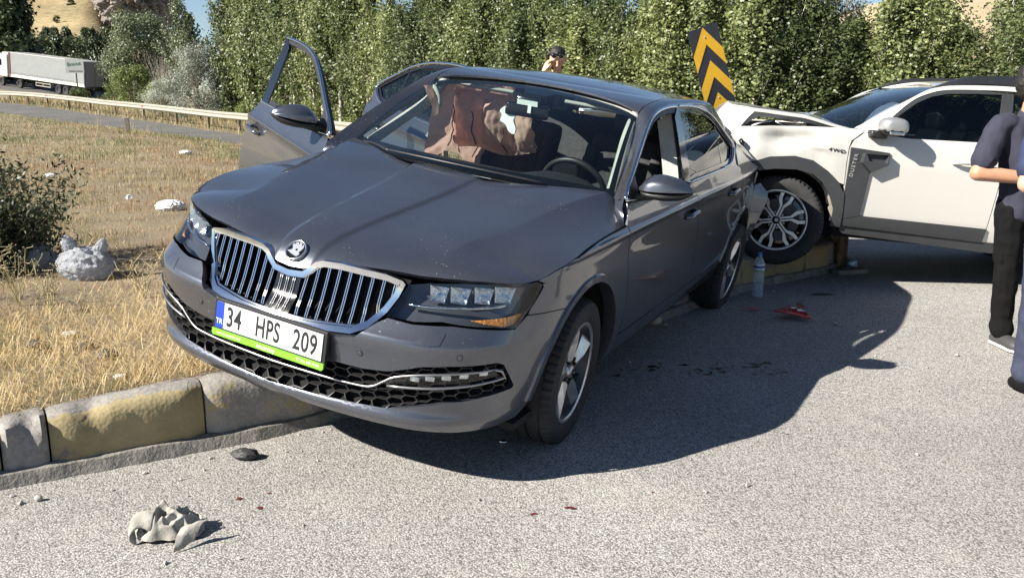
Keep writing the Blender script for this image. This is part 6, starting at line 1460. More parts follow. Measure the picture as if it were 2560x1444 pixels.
for a in (.395, .075, -.245):
    for sg in (1, -1):
        q = clip([(0, a), (0, a-.165), (sg*cw_/2, a-.165-kk*cw_/2), (sg*cw_/2, a-kk*cw_/2)], cw_-.002, chh-.002)
        if len(q) > 2: 
            if sg < 0: q = q[::-1]
            mb.add([(x, y, .0012) for x, y in q], [tuple(range(len(q)))[::-1]])
q = clip([(0, -.245), (.16, -.5), (-.16, -.5)], cw_-.002, chh-.002)
mb.build('chevron', MAT['chev_y'], ch); mb = MB()
for y in (.30, -.30): mb.lathe([(0, .006), (.008, .005), (.010, .001)], 10, Matrix.Translation((.0, y, 0)))
mb.build('bolts', MAT['galv'], ch)
MB().tube([(.0, .33, -.035), (.0, -.40, -.035), (.05, -1.05, -.01), (.07, -1.75, .02)], .030, 12).build('pole', pm('galvanised_pole', (.45, .47, .48), .35, .8, var=.1), ch, smooth=True)
# ------------------------------------------------------------------ people
def blob(name, segs, vox, mat, parent, smooth=4, wr=0.0, wscale=(9, 9, 22), seed=0, ell=()):
    """continuous surface grown over tapered limbs (hulls of sphere pairs) and ellipsoids, voxel-merged and smoothed"""
    V = []; F = []
    bs = bmesh.new(); bmesh.ops.create_icosphere(bs, subdivisions=2, radius=1); sv = [v.co.copy() for v in bs.verts]; sf = [tuple(q.index for q in f.verts) for f in bs.faces]; bs.free()
    for p0, r0, p1, r1 in segs:
        bm = bmesh.new()
        for p, r in ((p0, r0), (p1, r1)):
            rr = Vector(r) if isinstance(r, (tuple, list)) else Vector((r, r, r))
            for q in sv: bm.verts.new(Vector(p)+Vector((q.x*rr.x, q.y*rr.y, q.z*rr.z)))
        h = bmesh.ops.convex_hull(bm, input=bm.verts); bm.verts.index_update()
        b = len(V); V += [tuple(v.co) for v in bm.verts]; F += [tuple(q.index+b for q in f.verts) for f in bm.faces]; bm.free()
    for c, r in ell:
        b = len(V); V += [(c[0]+q.x*r[0], c[1]+q.y*r[1], c[2]+q.z*r[2]) for q in sv]; F += [tuple(i+b for i in f) for f in sf]
    me = bpy.data.meshes.new(name); me.from_pydata(V, [], F); o = bpy.data.objects.new(name, me); COL.objects.link(o)
    m = o.modifiers.new('r', 'REMESH'); m.mode = 'VOXEL'; m.voxel_size = vox; m.use_smooth_shade = True
    if smooth: s = o.modifiers.new('s', 'SMOOTH'); s.iterations = smooth; s.factor = .5
    me2 = bpy.data.meshes.new_from_object(o.evaluated_get(bpy.context.evaluated_depsgraph_get())); bpy.data.objects.remove(o); bpy.data.meshes.remove(me)
    if wr:
        ns = [v.normal.copy() for v in me2.vertices]
        for v, n in zip(me2.vertices, ns):
            c = v.co; k = noise.noise((c.x*wscale[0]+seed, c.y*wscale[1], c.z*wscale[2]+c.x*6)); k2 = noise.noise((c.x*wscale[0]*2+seed, c.y*wscale[1]*2, c.z*wscale[2]*1.7+5)); v.co = c+n*wr*(k+.5*k2)
    me2.polygons.foreach_set('use_smooth', [True]*len(me2.polygons)); me2.name = name
    return link_mesh(name, me2, mat, parent)
def skin_mat(name, c): 
    m = pm(name, c, .5, var=.12, vscale=14, bumpv=.15, bscale=180, bdist=.001); b = m.node_tree.nodes['Principled BSDF']; b.inputs['Subsurface Weight'].default_value = .12; b.inputs['Subsurface Radius'].default_value = (.01, .004, .002); return m
MAT['skin'] = skin_mat('skin_tan', (.47, .25, .155)); MAT['skin2'] = skin_mat('skin_pale', (.55, .33, .23))
MAT['hair'] = pm('black_hair', (.012, .010, .009), .6, var=.4, vscale=60, bumpv=.7, bscale=160, bdist=.004)
MAT['navy'] = pm('navy_jersey', (.026, .027, .046), .9, var=.15, vscale=20, bumpv=.3, bscale=400, bdist=.001)
MAT['navy2'] = pm('navy_cotton', (.022, .032, .075), .85, var=.15, vscale=20, bumpv=.3, bscale=400, bdist=.001)
MAT['black_cloth'] = pm('black_twill', (.0055, .0055, .006), .9, spec=.15, var=.3, vscale=20, bumpv=.4, bscale=300, bdist=.001)
MAT['blue_cloth'] = pm('blue_work_cloth', (.026, .033, .062), .85, var=.2, vscale=20, bumpv=.4, bscale=300, bdist=.001)
MAT['clog'] = pm('dark_grey_clog', (.05, .05, .052), .6, var=.15); MAT['clog_band'] = pm('white_sole_band', (.7, .7, .68), .5, var=.08)
def head(c, yaw, pitch, r=1.0):
    """returns ellipsoids/segments of a head centred at c (face towards local -y before yaw), plus the matrix"""
    M = Matrix.Translation(c) @ Matrix.Rotation(yaw, 4, 'Z') @ Matrix.Rotation(pitch, 4, 'X')
    S = lambda p: tuple(M @ (Vector(p)*r))
    seg = [(S((0, .018, .030)), .082*r, S((0, -.005, .025)), .080*r), (S((0, .0, .0)), .074*r, S((0, -.030, -.055)), .052*r), (S((0, -.035, -.060)), .050*r, S((0, -.060, -.085)), .030*r),
           (S((0, -.088, .018)), .009*r, S((0, -.106, -.020)), .013*r), (S((-.014, -.092, -.024)), .009*r, S((.014, -.092, -.024)), .009*r), (S((-.04, -.074, .030)), .014*r, S((.04, -.074, .030)), .014*r),
           (S((-.020, -.082, -.052)), .008*r, S((.020, -.082, -.052)), .008*r), (S((-.017, -.080, -.062)), .008*r, S((.017, -.080, -.062)), .008*r)]
    for s in (1, -1): seg += [(S((s*.078, .012, .012)), .012*r, S((s*.086, .026, .026)), .013*r), (S((s*.086, .026, .026)), .012*r, S((s*.083, .016, -.022)), .009*r), (S((s*.045, -.055, -.012)), .022*r, S((s*.035, -.058, -.030)), .018*r)]
    return seg, M
def hand(w, d, up, s=1.0):
    """palm and five bent fingers from wrist w pointing along d, back of hand towards up"""
    w = Vector(w); d = Vector(d).normalized(); up = Vector(up); sd = d.cross(up).normalized(); up = sd.cross(d)
    seg = [(tuple(w), .026, tuple(w+d*.045), .027)]
    for k, (off_, L) in enumerate(((-.030, .070), (-.010, .082), (.010, .078), (.029, .060))):
        b0 = w+d*.085+sd*off_*s; a1 = b0+d*L*.42-up*.010; a2 = a1+d*L*.30-up*.022; a3 = a2+d*L*.12-up*.024
        seg += [(tuple(w+d*.03+sd*off_*.7), .016, tuple(b0), .0115), (tuple(b0), .0105, tuple(a1), .0095), (tuple(a1), .0095, tuple(a2), .0085), (tuple(a2), .0085, tuple(a3), .0075)]
    t0 = w+d*.025+sd*.028*s; t1 = t0+d*.035+sd*.024*s-up*.012; t2 = t1+d*.032+sd*.004*s-up*.012
    seg += [(tuple(t0), .015, tuple(t1), .0115), (tuple(t1), .0110, tuple(t2), .009)]
    return seg
def hair_cap(parent, M, r=1.0, top=.0, mat=None, name='hair'):
    S = lambda p: tuple(M @ (Vector(p)*r)); 
    return blob(name, [(S((0, .026, .042)), .083*r, S((0, .004, .052)), .078*r), (S((0, .045, .01)), .072*r, S((0, .040, -.035)), .060*r)], .008, mat or MAT['hair'], parent, 2, .004, (60, 60, 60))
def person(name, base, rz, label, H, shirt, trousers, skinm, shoes, armside=-1, head_yaw=0, head_pitch=0, arms='folded', clogs=True, seed=0, hx=0.0, ew=.275, hem=.86, lean=0.0):
    """standing figure, local -y = facing direction, x = to its left-hand image side negative"""
    root = empty(name, base, rz, label, 'person'); k = H/1.72
    P = lambda x, y, z: ((x-lean*z)*k, y*k, z*k)
    seg = []
    hs, HM = head(Vector(P(hx, -.02, 1.60)), head_yaw, head_pitch, k*1.04); seg += hs
    seg += [(P(hx*.5, .015, 1.40), .060*k, P(hx*.9, -.005, 1.52), .054*k), (P(0, .01, 1.30), (.15*k, .10*k, .10*k), P(0, .0, 1.02), (.135*k, .095*k, .1*k)), (P(0, 0, 1.0), (.15*k, .10*k, .10*k), P(0, .01, .90), (.15*k, .10*k, .08*k))]
    for s in (1, -1): seg += [(P(s*.095, .01, .88), .075*k, P(s*.115, 0, .48), .052*k), (P(s*.115, 0, .48), .052*k, P(s*.125, .015, .10), .040*k)]
    sh = {s: P(s*.185, .015, 1.36) for s in (1, -1)}
    if arms == 'folded':
        el = {1: P(ew, -.03, 1.075), -1: P(-ew, -.03, 1.085)}; wr = {1: P(-.02, -.20, 1.085), -1: P(.06, -.165, 1.045)}
        for s in (1, -1):
            seg += [(sh[s], .052*k, el[s], .046*k), (el[s], .048*k, tuple(Vector(el[s]).lerp(Vector(wr[s]), .35)), .043*k), (tuple(Vector(el[s]).lerp(Vector(wr[s]), .35)), .043*k, wr[s], .029*k)]
            seg += hand(wr[s], Vector(wr[s])-Vector(el[s])+Vector((0, .05, .02)), (0, -1, .2), 1 if s > 0 else -1)
    else:
        # one hand raised holding a phone to the ear, other hanging
        el = {1: P(.24, .02, 1.08), -1: P(-.30, -.10, 1.16)}; wr = {1: P(.24, -.06, .84), -1: P(-.135, -.12, 1.475)}
        for s in (1, -1):
            seg += [(sh[s], .052*k, el[s], .044*k), (el[s], .044*k, wr[s], .029*k)]
            seg += hand(wr[s], (.3, .1, 1) if s < 0 else (0, -.1, -1), (-1, -.4, .3) if s < 0 else (1, 0, 0), 1)
    body = blob('body', seg, .0075, skinm, root, 3)
    hair_cap(body, HM, k*1.04)
    # shirt with short sleeves
    ss = [(P(0, .012, 1.365), (.17*k, .085*k, .055*k), P(0, .005, 1.20), (.175*k, .118*k, .10*k)), (P(0, .005, 1.20), (.175*k, .118*k, .10*k), P(0, 0, .98), (.168*k, .122*k, .10*k)), (P(0, 0, .98), (.168*k, .122*k, .08*k), P(0, .005, hem), (.178*k, .128*k, .055*k)), (P(hx*.4, .02, 1.40), .072*k, P(hx*.6, .012, 1.43), .064*k)]
    for s in (1, -1):
        m_ = tuple(Vector(sh[s]).lerp(Vector(el[s]), .72)); ss += [(P(s*.13, .012, 1.375), .062*k, sh[s], .068*k), (sh[s], .068*k, m_, .076*k)]
    shirt_o = blob('shirt', ss, .009, shirt, root, 3, .008, (12, 12, 10), seed)
    # trousers
    tt = [(P(0, .01, .93), (.165*k, .115*k, .05*k), P(0, .01, .84), (.170*k, .122*k, .07*k))]
    for s in (1, -1): tt += [(P(s*.088, .01, .86), .098*k, P(s*.112, -.005, .50), .076*k), (P(s*.112, -.005, .50), .076*k, P(s*.122, .012, .16), .064*k), (P(s*.122, .012, .17), .064*k, P(s*.122, .008, .115), .074*k)]
    tr = blob('trousers', tt, .009, trousers, root, 3, .0075, (13, 13, 13), seed+3)
    for s in (1, -1): blob('cargo_pocket', [(P(s*.168, .0, .66), (.012, .05, .045), P(s*.172, .0, .56), (.012, .052, .045))], .011, trousers, tr, 3, .004, (12, 12, 20), 2)
    for s in (1, -1):
        fs = [(P(s*.125, .055, .045), (.040*k, .045*k, .038*k), P(s*.128, -.05, .045), (.046*k, .05*k, .040*k)), (P(s*.128, -.05, .05), (.046*k, .05*k, .044*k), P(s*.134, -.145, .045), (.052*k, .055*k, .040*k))]
        sh_o = blob('shoe', fs, .009, shoes, root, 4)
        for v in sh_o.data.vertices: v.co.z = max(v.co.z, .012)
        if clogs: 
            so = blob('sole', [(P(s*.125, .06, .018), (.045*k, .045*k, .016), P(s*.133, -.14, .018), (.058*k, .062*k, .016))], .008, MAT['clog_band'], sh_o, 2)
    return root, HM, body
p1, HM1, b1 = person('person', (3.14, 5.50, 0), R(8), 'person in dark tee, black cargo trousers and grey clogs with folded arms by the suv', 1.70, MAT['navy'], MAT['black_cloth'], MAT['skin'], MAT['clog'], head_yaw=R(62), seed=1, hx=.02, ew=.345, hem=.82, lean=.075)
p2, HM2, b2 = person('person', (2.785, 4.62, 0), R(20), 'person in navy tee and blue work trousers cut off by the right picture edge', 1.74, MAT['navy2'], MAT['blue_cloth'], MAT['skin2'], MAT['black_cloth'], head_yaw=R(75), clogs=False, seed=9, ew=.30)
p3, HM3, b3 = person('person', (.475, 10.0, iz(.475, 10.0)+.02), 0, 'person in black shirt with sunglasses on the head phoning behind the sedan', 1.80, MAT['black_cloth'], MAT['black_cloth'], MAT['skin2'], MAT['black_cloth'], head_pitch=R(26), arms='phone', clogs=False, seed=5)
S3 = lambda p: HM3 @ (Vector(p)*1.05)
sg_ = MB(); sg_.tube([S3((-.088, .0, .062)), S3((-.075, -.06, .075)), S3((0, -.092, .078)), S3((.075, -.06, .075)), S3((.088, .0, .062))], .006, 6); gl = sg_.build('sunglasses', MAT['gloss_black'], b3, smooth=True)
for s in (1, -1): MB().lathe([(0, .006), (.022, .005), (.027, 0), (.022, -.003)], 14, Matrix.Translation(S3((s*.036, -.088, .076))) @ HM3.to_3x3().to_4x4() @ Matrix.Rotation(R(80), 4, 'X')).build('lens', MAT['gloss_black'], gl, smooth=True)
blob('beard', [(tuple(S3((-.045, -.045, -.062))), .026, tuple(S3((.045, -.045, -.062))), .026), (tuple(S3((0, -.066, -.083))), .028, tuple(S3((0, -.05, -.07))), .030)], .008, pm('beard_stubble', (.10, .06, .04), .8, var=.3, vscale=80, bumpv=.5, bscale=150, bdist=.002), b3, 2)
ph = MB().bbox(tuple(S3((-.105, .0, .01))), (.012, .07, .14), .005, HM3.to_3x3()).build('phone', MAT['gloss_black'], b3)
wb2 = blob('wristband', [((.0, 0, 0), .001, (0, 0, .001), .001)], .01, MAT['black_cloth'], b2) if False else None
# ------------------------------------------------------------------ dry grass and weeds
m, nt, b = nodes('grass_blade'); at = nt.nodes.new('ShaderNodeAttribute'); at.attribute_name = 'col'
nt.links.new(at.outputs['Color'], b.inputs['Base Color']); b.inputs['Roughness'].default_value = .7; b.inputs['Specular IOR Level'].default_value = .25
t = nt.nodes.new('ShaderNodeBsdfTranslucent'); nt.links.new(at.outputs['Color'], t.inputs[0]); mx = nt.nodes.new('ShaderNodeMixShader'); mx.inputs[0].default_value = .3; nt.links.new(b.outputs[0], mx.inputs[1]); nt.links.new(t.outputs[0], mx.inputs[2]); nt.links.new(mx.outputs[0], nt.nodes['Material Output'].inputs[0]); MAT['blade'] = m
def blades(name, B, h, lean, w, col, rg, mat=None):
    n = len(B); a = rg.uniform(0, 2*math.pi, n); side = np.stack([np.cos(a), np.sin(a), np.zeros(n)], 1)*w[:, None]
    la_ = a+math.pi/2+rg.normal(0, .5, n); ld = np.stack([np.cos(la_), np.sin(la_), np.zeros(n)], 1)
    up = np.zeros((n, 3)); up[:, 2] = 1
    mid = B+up*(h*.55)[:, None]*np.sqrt(np.clip(1-lean**2*.5, .05, 1))[:, None]+ld*(h*lean*.35)[:, None]
    tip = B+up*(h*np.clip(1-lean*.92, .05, 1))[:, None]+ld*(h*lean)[:, None]
    V = np.empty((n, 5, 3)); V[:, 0] = B-side; V[:, 1] = B+side; V[:, 2] = mid+side*.7; V[:, 3] = mid-side*.7; V[:, 4] = tip
    me = bpy.data.meshes.new(name); me.vertices.add(5*n); me.vertices.foreach_set('co', V.ravel())
    li = (np.arange(n)[:, None]*5+np.array([0, 1, 2, 3, 3, 2, 4])[None]).ravel().astype(np.int32); me.loops.add(7*n); me.loops.foreach_set('vertex_index', li)
    st = (np.arange(n)[:, None]*7+np.array([0, 4])[None]).ravel().astype(np.int32); me.polygons.add(2*n); me.polygons.foreach_set('loop_start', st); me.polygons.foreach_set('loop_total', np.tile(np.array([4, 3], np.int32), n)); me.update()
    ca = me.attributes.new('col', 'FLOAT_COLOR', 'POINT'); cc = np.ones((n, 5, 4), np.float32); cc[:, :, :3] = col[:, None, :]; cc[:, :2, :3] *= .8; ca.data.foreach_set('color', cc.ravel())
    return link_mesh(name, me, mat or MAT['blade'])
rg = np.random.default_rng(77)
STRAW = np.array([(.54, .43, .25), (.46, .35, .19), (.62, .51, .32), (.37, .27, .15)]); GREEN = np.array([(.15, .17, .065), (.20, .22, .09), (.24, .25, .13)]); RED = np.array([(.33, .18, .085), (.28, .16, .09), (.40, .24, .12)])
def pick(pal, n): return pal[rg.integers(0, len(pal), n)]*rg.uniform(.8, 1.2, (n, 1))
def nz(P, s, o): return np.array([noise.noise((x*s, y*s, o)) for x, y in P])
def field(n, y0, y1, u0, u1):
    y = np.exp(rg.uniform(math.log(y0), math.log(y1), n)); u = rg.uniform(u0, u1, n); P = np.stack([u*y, y], 1)
    return P[inside(P, poly)]
# upright dry grass over the whole island
P = field(340000, 3.3, 52, -.62, .22)
g1 = nz(P, .55, 1.5); g2 = nz(P, 1.6, 4.2); g3_ = nz(P, .22, 7.7)
keep = rg.uniform(size=len(P)) < np.clip(.50+.8*g2+.4*g1, .22, 1); P = P[keep]; g1 = g1[keep]; g2 = g2[keep]; g3_ = g3_[keep]; n = len(P)
dist = P[:, 1]; far = np.clip(dist/9, .7, 4.0)
r_ = rg.uniform(size=n); col = pick(STRAW, n); gm = r_ < np.clip(.14+1.1*g1+.5*g3_+.12*(dist > 9), 0, .75); col[gm] = pick(GREEN, gm.sum()); rm = (~gm) & (rg.uniform(size=n) < np.clip(.22-1.0*g1+.35*g2+.15*(dist > 6), 0, .7)); col[rm] = pick(RED, rm.sum())
h = rg.gamma(4, .0145, n)*(1+.6*g1+.5*g2)*np.clip(far, .8, 2.0)**.5; h[gm] *= 1.3; dkk = pl_dist(P, KERB); h *= np.where(dkk < 2.2, .55+.2*dkk, 1); h = np.clip(h, .015, .42)
B = np.concatenate([P, (island_z(P)-.008)[:, None]], 1)
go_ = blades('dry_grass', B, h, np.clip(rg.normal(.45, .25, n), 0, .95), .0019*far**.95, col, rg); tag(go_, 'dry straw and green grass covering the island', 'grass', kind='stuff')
# flattened straw close to the kerb
P = field(40000, 3.3, 9.5, -.62, .05); dk = pl_dist(P, KERB); k = (dk > .12) & (rg.uniform(size=len(P)) < np.clip(1.1-dk/2.6, .05, 1)*np.clip(.45+1.3*nz(P, 1.7, 2.2), .08, 1)); P = P[k]; n = len(P)
B = np.concatenate([P, (island_z(P)+rg.uniform(0, .035, n))[:, None]], 1)
col = pick(np.array([(.68, .54, .30), (.60, .45, .22), (.74, .61, .38), (.50, .36, .17)]), n)
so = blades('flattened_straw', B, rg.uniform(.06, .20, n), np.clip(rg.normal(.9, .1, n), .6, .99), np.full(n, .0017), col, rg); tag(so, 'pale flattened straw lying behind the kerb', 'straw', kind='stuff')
# verge grass behind the guard rail
n = 26000; i = rg.integers(0, len(RP)-1, n); tt = RP[np.minimum(i+1, len(RP)-1)]-RP[np.maximum(i-1, 0)]; tt /= np.linalg.norm(tt, axis=1)[:, None]; nn2 = np.stack([tt[:, 1], -tt[:, 0]], 1); nn2[nn2[:, 1] < 0] *= -1
P = RP[i]+nn2*rg.uniform(-.45, 5.5, n)[:, None]+rg.normal(0, .2, (n, 2)); P = P[P[:, 1] < 80]; n = len(P)
col = pick(STRAW, n); gm = rg.uniform(size=n) < .28; col[gm] = pick(GREEN, gm.sum())
B = np.concatenate([P, np.array([hfun(y)-.06 for y in P[:, 1]])[:, None]], 1)
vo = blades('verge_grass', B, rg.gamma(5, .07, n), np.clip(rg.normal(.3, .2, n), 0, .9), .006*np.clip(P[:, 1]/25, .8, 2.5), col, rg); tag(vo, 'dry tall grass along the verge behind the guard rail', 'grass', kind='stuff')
# leafy shrub at the left edge with narrow olive leaves
MAT['shrub_leaf'] = leaf_mat('shrub_leaf', [(.030, .040, .014), (.060, .075, .026), (.115, .13, .055)], .25, .35)
sr = np.random.default_rng(8); shb = empty('shrub', (-3.93, 6.72, .20)); tag(shb, 'dense dark green shrub with narrow leaves at the left picture edge', 'shrub'); st_ = MB(); C = []; D = []
for k in range(120):
    a = sr.uniform(0, 6.28); el = sr.uniform(.15, 1.35); L = sr.uniform(.55, 1.12)*(1.0 if el > .7 else .85); p = np.array([sr.normal(0, .05), sr.normal(0, .05), 0]); d = np.array([math.cos(a)*math.cos(el), math.sin(a)*math.cos(el), math.sin(el)]); pts = [tuple(p)]
    for j in range(6): d = d+sr.normal(size=3)*.13; d /= np.linalg.norm(d); p = p+d*L/6; pts.append(tuple(p)); 
    st_.tube(pts, [.006*(1-.13*j) for j in range(7)], 4, cap=False); pa = np.array(pts)
    for q in range(150):
        t = sr.uniform(.15, 1.0)*6; i = min(int(t), 5); c = pa[i]*(1-(t-i))+pa[i+1]*(t-i)+sr.normal(size=3)*.045; C.append(c); D.append(d)
C = np.array(C); kk_ = C[:, 2] > .0; C = C[kk_]
st_.build('stems', MAT['bark'], shb); leaf_mesh('foliage', C, .042, sr, MAT['shrub_leaf'], shb, .3, .45)
# pale dead forbs in front of the shrub and scattered over the field
MAT['forb'] = pm('dry_stalk', (.42, .36, .20), .85, var=.25)
def forb(x, y, hgt, seed, nst=7, label=None, group='dry weeds on the island', green=False):
    fr = np.random.default_rng(seed); mb = MB()
    for k in range(nst):
        a = fr.uniform(0, 6.28); d = np.array([math.cos(a)*.35, math.sin(a)*.35, 1]); p = np.zeros(3); pts = [tuple(p)]
        for j in range(4): d = d+fr.normal(size=3)*np.array([.2, .2, .05]); p = p+d/np.linalg.norm(d)*hgt/4*fr.uniform(.7, 1.2); pts.append(tuple(p))
        mb.tube(pts, [.0035, .003, .0025, .002, .0012], 4, cap=False)
        for j in range(2, 5):
            for s in range(3):
                e = np.array(pts[j])+fr.normal(size=3)*.035+np.array([0, 0, .02]); mb.tube([pts[j], tuple(e)], .0013, 3, cap=False); mb.add([tuple(e+np.array(v)*.007) for v in ((1, 0, 0), (0, 1, .3), (-1, 0, 0), (0, -1, .3), (0, 0, 1.2))], [(0, 1, 4), (1, 2, 4), (2, 3, 4), (3, 0, 4)])
    o = mb.build('dry_weed', MAT['forb'] if not green else MAT['bush_leaf']); o.location = (x, y, iz(x, y)-.01); return tag(o, label, 'weed', group)
fl = [(-3.05, 5.55, .36, 'branching dry weed in front of the two plastic bags'), (-2.75, 5.35, .30, 'dry weed with seed heads right of the plastic bags'), (-3.35, 5.7, .40, 'dry weed at the foot of the dark shrub'), (-2.35, 5.75, .26, 'small dry weed standing in the shade right of the bags'), (-1.95, 5.9, .25, 'dry weed close to the sedan headlamp side'), (-6.4, 15.3, .55, 'pale feathery stalk in the middle of the field'), (-9.5, 24, .5, 'tall weed in the green grass patch'), (-11, 27, .6, 'weed near the ramp edge left of the post'), (-7.6, 27, .6, 'weed with pale heads near the ramp edge'), (-5.6, 17.5, .35, 'weed in the field left of the open door'), (-13.5, 30.5, .7, 'tall weed at the far left of the field edge')]
for i, (x, y, hg, lab) in enumerate(fl): forb(x, y, hg, 900+i, 8 if i < 5 else 10, lab)
# ------------------------------------------------------------------ litter and debris
MAT['thin_plastic'] = cloth_thin('thin_white_plastic', (.52, .54, .58), .5, .10, 20, 1.0, 30, .03)
def crumple(name, c, rad, seed, mat, amp=.35, sub=4, fscale=2.2, flat=.0, thick=0):
    """crumpled bag/cloth/stone: ridged noise on a squashed ball"""
    bm = bmesh.new(); bmesh.ops.create_icosphere(bm, subdivisions=sub, radius=1); o_ = Vector((seed*1.7, seed*.6, seed*2.3))
    for v in bm.verts:
        p = v.co.copy(); n = 1-abs(noise.noise(p*fscale+o_))*2; n2 = 1-abs(noise.noise(p*fscale*2.3+o_))*2; r = 1-amp*.5+amp*(.6*n+.35*n2)*.7
        q = Vector((p.x*rad[0]*r, p.y*rad[1]*r, p.z*rad[2]*r)); q.z = max(q.z, -rad[2]*flat) if flat else q.z; v.co = q
    me = bpy.data.meshes.new(name); bm.to_mesh(me); bm.free(); me.polygons.foreach_set('use_smooth', [True]*len(me.polygons)); o = link_mesh(name, me, mat); o.location = c; return o
z0 = iz(-3.1, 6.45)
bg = crumple('plastic_bag', (-3.02, 6.42, z0+.10), (.20, .16, .13), 3, MAT['thin_plastic'], .42, 5, 1.9); tag(bg, 'bulging white plastic bag with knotted handles beside the dark shrub', 'plastic bag')
for dx, hz, rr, sd_ in ((-.10, .13, .05, 51), (.11, .11, .045, 52)):
    ear = crumple('knotted_handle', (dx, .0, hz), (rr, rr*.7, .085), sd_, MAT['thin_plastic'], .6, 4, 2.6); ear.parent = bg; ear.rotation_euler = (0, dx*4, .4)
bg2 = crumple('plastic_bag', (-3.55, 6.75, iz(-3.55, 6.75)+.08), (.15, .13, .12), 5, MAT['thin_plastic'], .4, 4); tag(bg2, 'smaller plastic bag half hidden in the dark shrub', 'plastic bag')
wbg = crumple('plastic_bag', (-3.84, 10.33, iz(-3.84, 10.33)+.045), (.17, .14, .075), 8, pm('white_bag', (.78, .78, .76), .6, var=.12, vscale=30), .6, 5, 3.4); tag(wbg, 'flat crumpled bright white bag on the dry grass', 'plastic bag')
can = MB().lathe([(0, .0), (.030, .0), (.033, .006), (.033, .10), (.028, .112), (.026, .112), (.022, .10), (0, .10)], 20, Matrix.Rotation(R(78), 4, 'X')).build('paper_cup', MAT['paper'], angle=40); can.location = (-4.67, 11.2, iz(-4.67, 11.2)+.045); can.rotation_euler = (0, 0, .5); tag(can, 'small white cup lying on its side in the dry grass', 'cup')
for x, y, r, lab in ((-7.2, 14.4, .10, 'scrap of white paper far left in the field'), (-7.1, 20.2, .14, 'pale flat scrap in the far field left of the door'), (-1.79, 4.03, .03, 'tiny white scrap at the kerb edge'), (-1.46, 4.36, .028, 'white scrap at the kerb beside the bumper'), (-2.35, 4.75, .05, 'pale stone chip in the straw behind the kerb')):
    o = crumple('litter_scrap', (x, y, iz(x, y)+r*.3), (r, r*.8, r*.4), r*40, MAT['paper'] if r != .05 else pm('pale_stone', (.45, .42, .36), .9, var=.2), .5, 3); tag(o, lab, 'litter', 'white scraps')
dkp = pm('dark_debris', (.03, .03, .032), .6, var=.3, vscale=30, bumpv=.4, bscale=60, bdist=.01)
for i, (x, y, r, lab) in enumerate(((-1.98, 4.34, .055, 'dark lump in the straw near the bumper'), (-2.42, 4.52, .045, 'dark lump in the straw further left'), (-2.16, 4.52, .035, 'dark chip between the two lumps in the straw'))):
    tag(crumple('debris_lump', (x, y, iz(x, y)+r*.45), (r, r*.8, r*.6), 20+i, dkp, .5, 3), lab, 'debris', 'dark lumps in the straw')
# rag on the road
RAGM = pm('grey_rag', (.30, .285, .25), .9, var=.3, vscale=25, bumpv=.5, bscale=140, bdist=.004)
NR = 72; V_ = []; idx_ = {}
for a_ in range(NR+1):
    for b_ in range(NR+1):
        u = 2*a_/NR-1; v = 2*b_/NR-1; du = u*math.sqrt(1-v*v/2); dv = v*math.sqrt(1-u*u/2); r = min(1, math.hypot(du, dv)); th = math.atan2(dv, du)
        Rr = 1+.22*noise.noise((math.cos(th)*1.3+4, math.sin(th)*1.3, 2))+.10*noise.noise((math.cos(th)*3.5, math.sin(th)*3.5, 7))
        x = du*.125*Rr; y = dv*.088*Rr; q = Vector((x*17, y*19, 1.7)); n1 = noise.noise(q); n2 = noise.noise(q*2.1+Vector((3, 9, 1))); rid = max(0, 1-abs(n1)*3.2); rid2 = max(0, 1-abs(n2)*3.0)
        z = .006+(1-r**3)**.6*(.022+.058*rid+.014*rid2+.030*max(0, noise.noise((x*9+1, y*9, 5)))+.035*math.exp(-((x+.02)/.05)**2-((y-.025)/.04)**2))
        V_.append((x+.014*noise.noise((x*22, y*22, 3+z*20)), y+.014*noise.noise((x*22+8, y*22, z*20)), z-.046))
F_ = [(a_*(NR+1)+b_, (a_+1)*(NR+1)+b_, (a_+1)*(NR+1)+b_+1, a_*(NR+1)+b_+1) for a_ in range(NR) for b_ in range(NR)]
rag = mk('rag', V_, F_, RAGM, None, True); sm_ = rag.modifiers.new('s', 'SMOOTH'); sm_.iterations = 5; rag.location = (-1.215, 3.02, .050); tag(rag, 'crumpled grey cloth rag lying on the road in front', 'rag')
def flap(pts_a, pts_b, name='fold', k=9):
    A = crom(pts_a, k); B = crom(pts_b, k); NV = 8; V = []; n = len(A)
    for a, b_ in zip(A, B):
        a = Vector(a); b_ = Vector(b_)
        for j in range(NV): t = j/(NV-1); p = a.lerp(b_, t); V.append(p+Vector((0, 0, .012*math.sin(t*math.pi)))+Vector((.004*noise.noise(p*40), .004*noise.noise(p*40+Vector((5, 5, 5))), .006*noise.noise(p*30))))
    F = [(i*NV+j, (i+1)*NV+j, (i+1)*NV+j+1, i*NV+j+1) for i in range(n-1) for j in range(NV-1)]
    o = mk(name, V, F, RAGM, rag, True); s = o.modifiers.new('t', 'SOLIDIFY'); s.thickness = .004; return o
flap([(-.12, -.02, -.01), (-.115, -.045, .02), (-.085, -.04, .045), (-.03, -.03, .06)], [(-.085, -.085, -.048), (-.10, -.10, -.03), (-.085, -.085, .005), (-.03, -.075, .0)])
flap([(.075, -.085, .012), (.10, -.08, .022), (.13, -.07, .030), (.155, -.06, .030)], [(.062, -.15, -.046), (.075, -.14, -.046), (.095, -.115, -.040), (.115, -.095, -.030)])
tag(crumple('plastic_debris', (-1.14, 3.70, .022), (.060, .038, .026), 33, dkp, .35, 4, 1.4, .8), 'black broken plastic piece lying near the kerb', 'debris')
tag(crumple('stone_chip', (-1.815, 3.285, .012), (.016, .013, .013), 40, pm('grey_chip', (.35, .33, .3), .9, var=.2), .4, 3), 'small grey stone chip on the road at the left', 'stone')
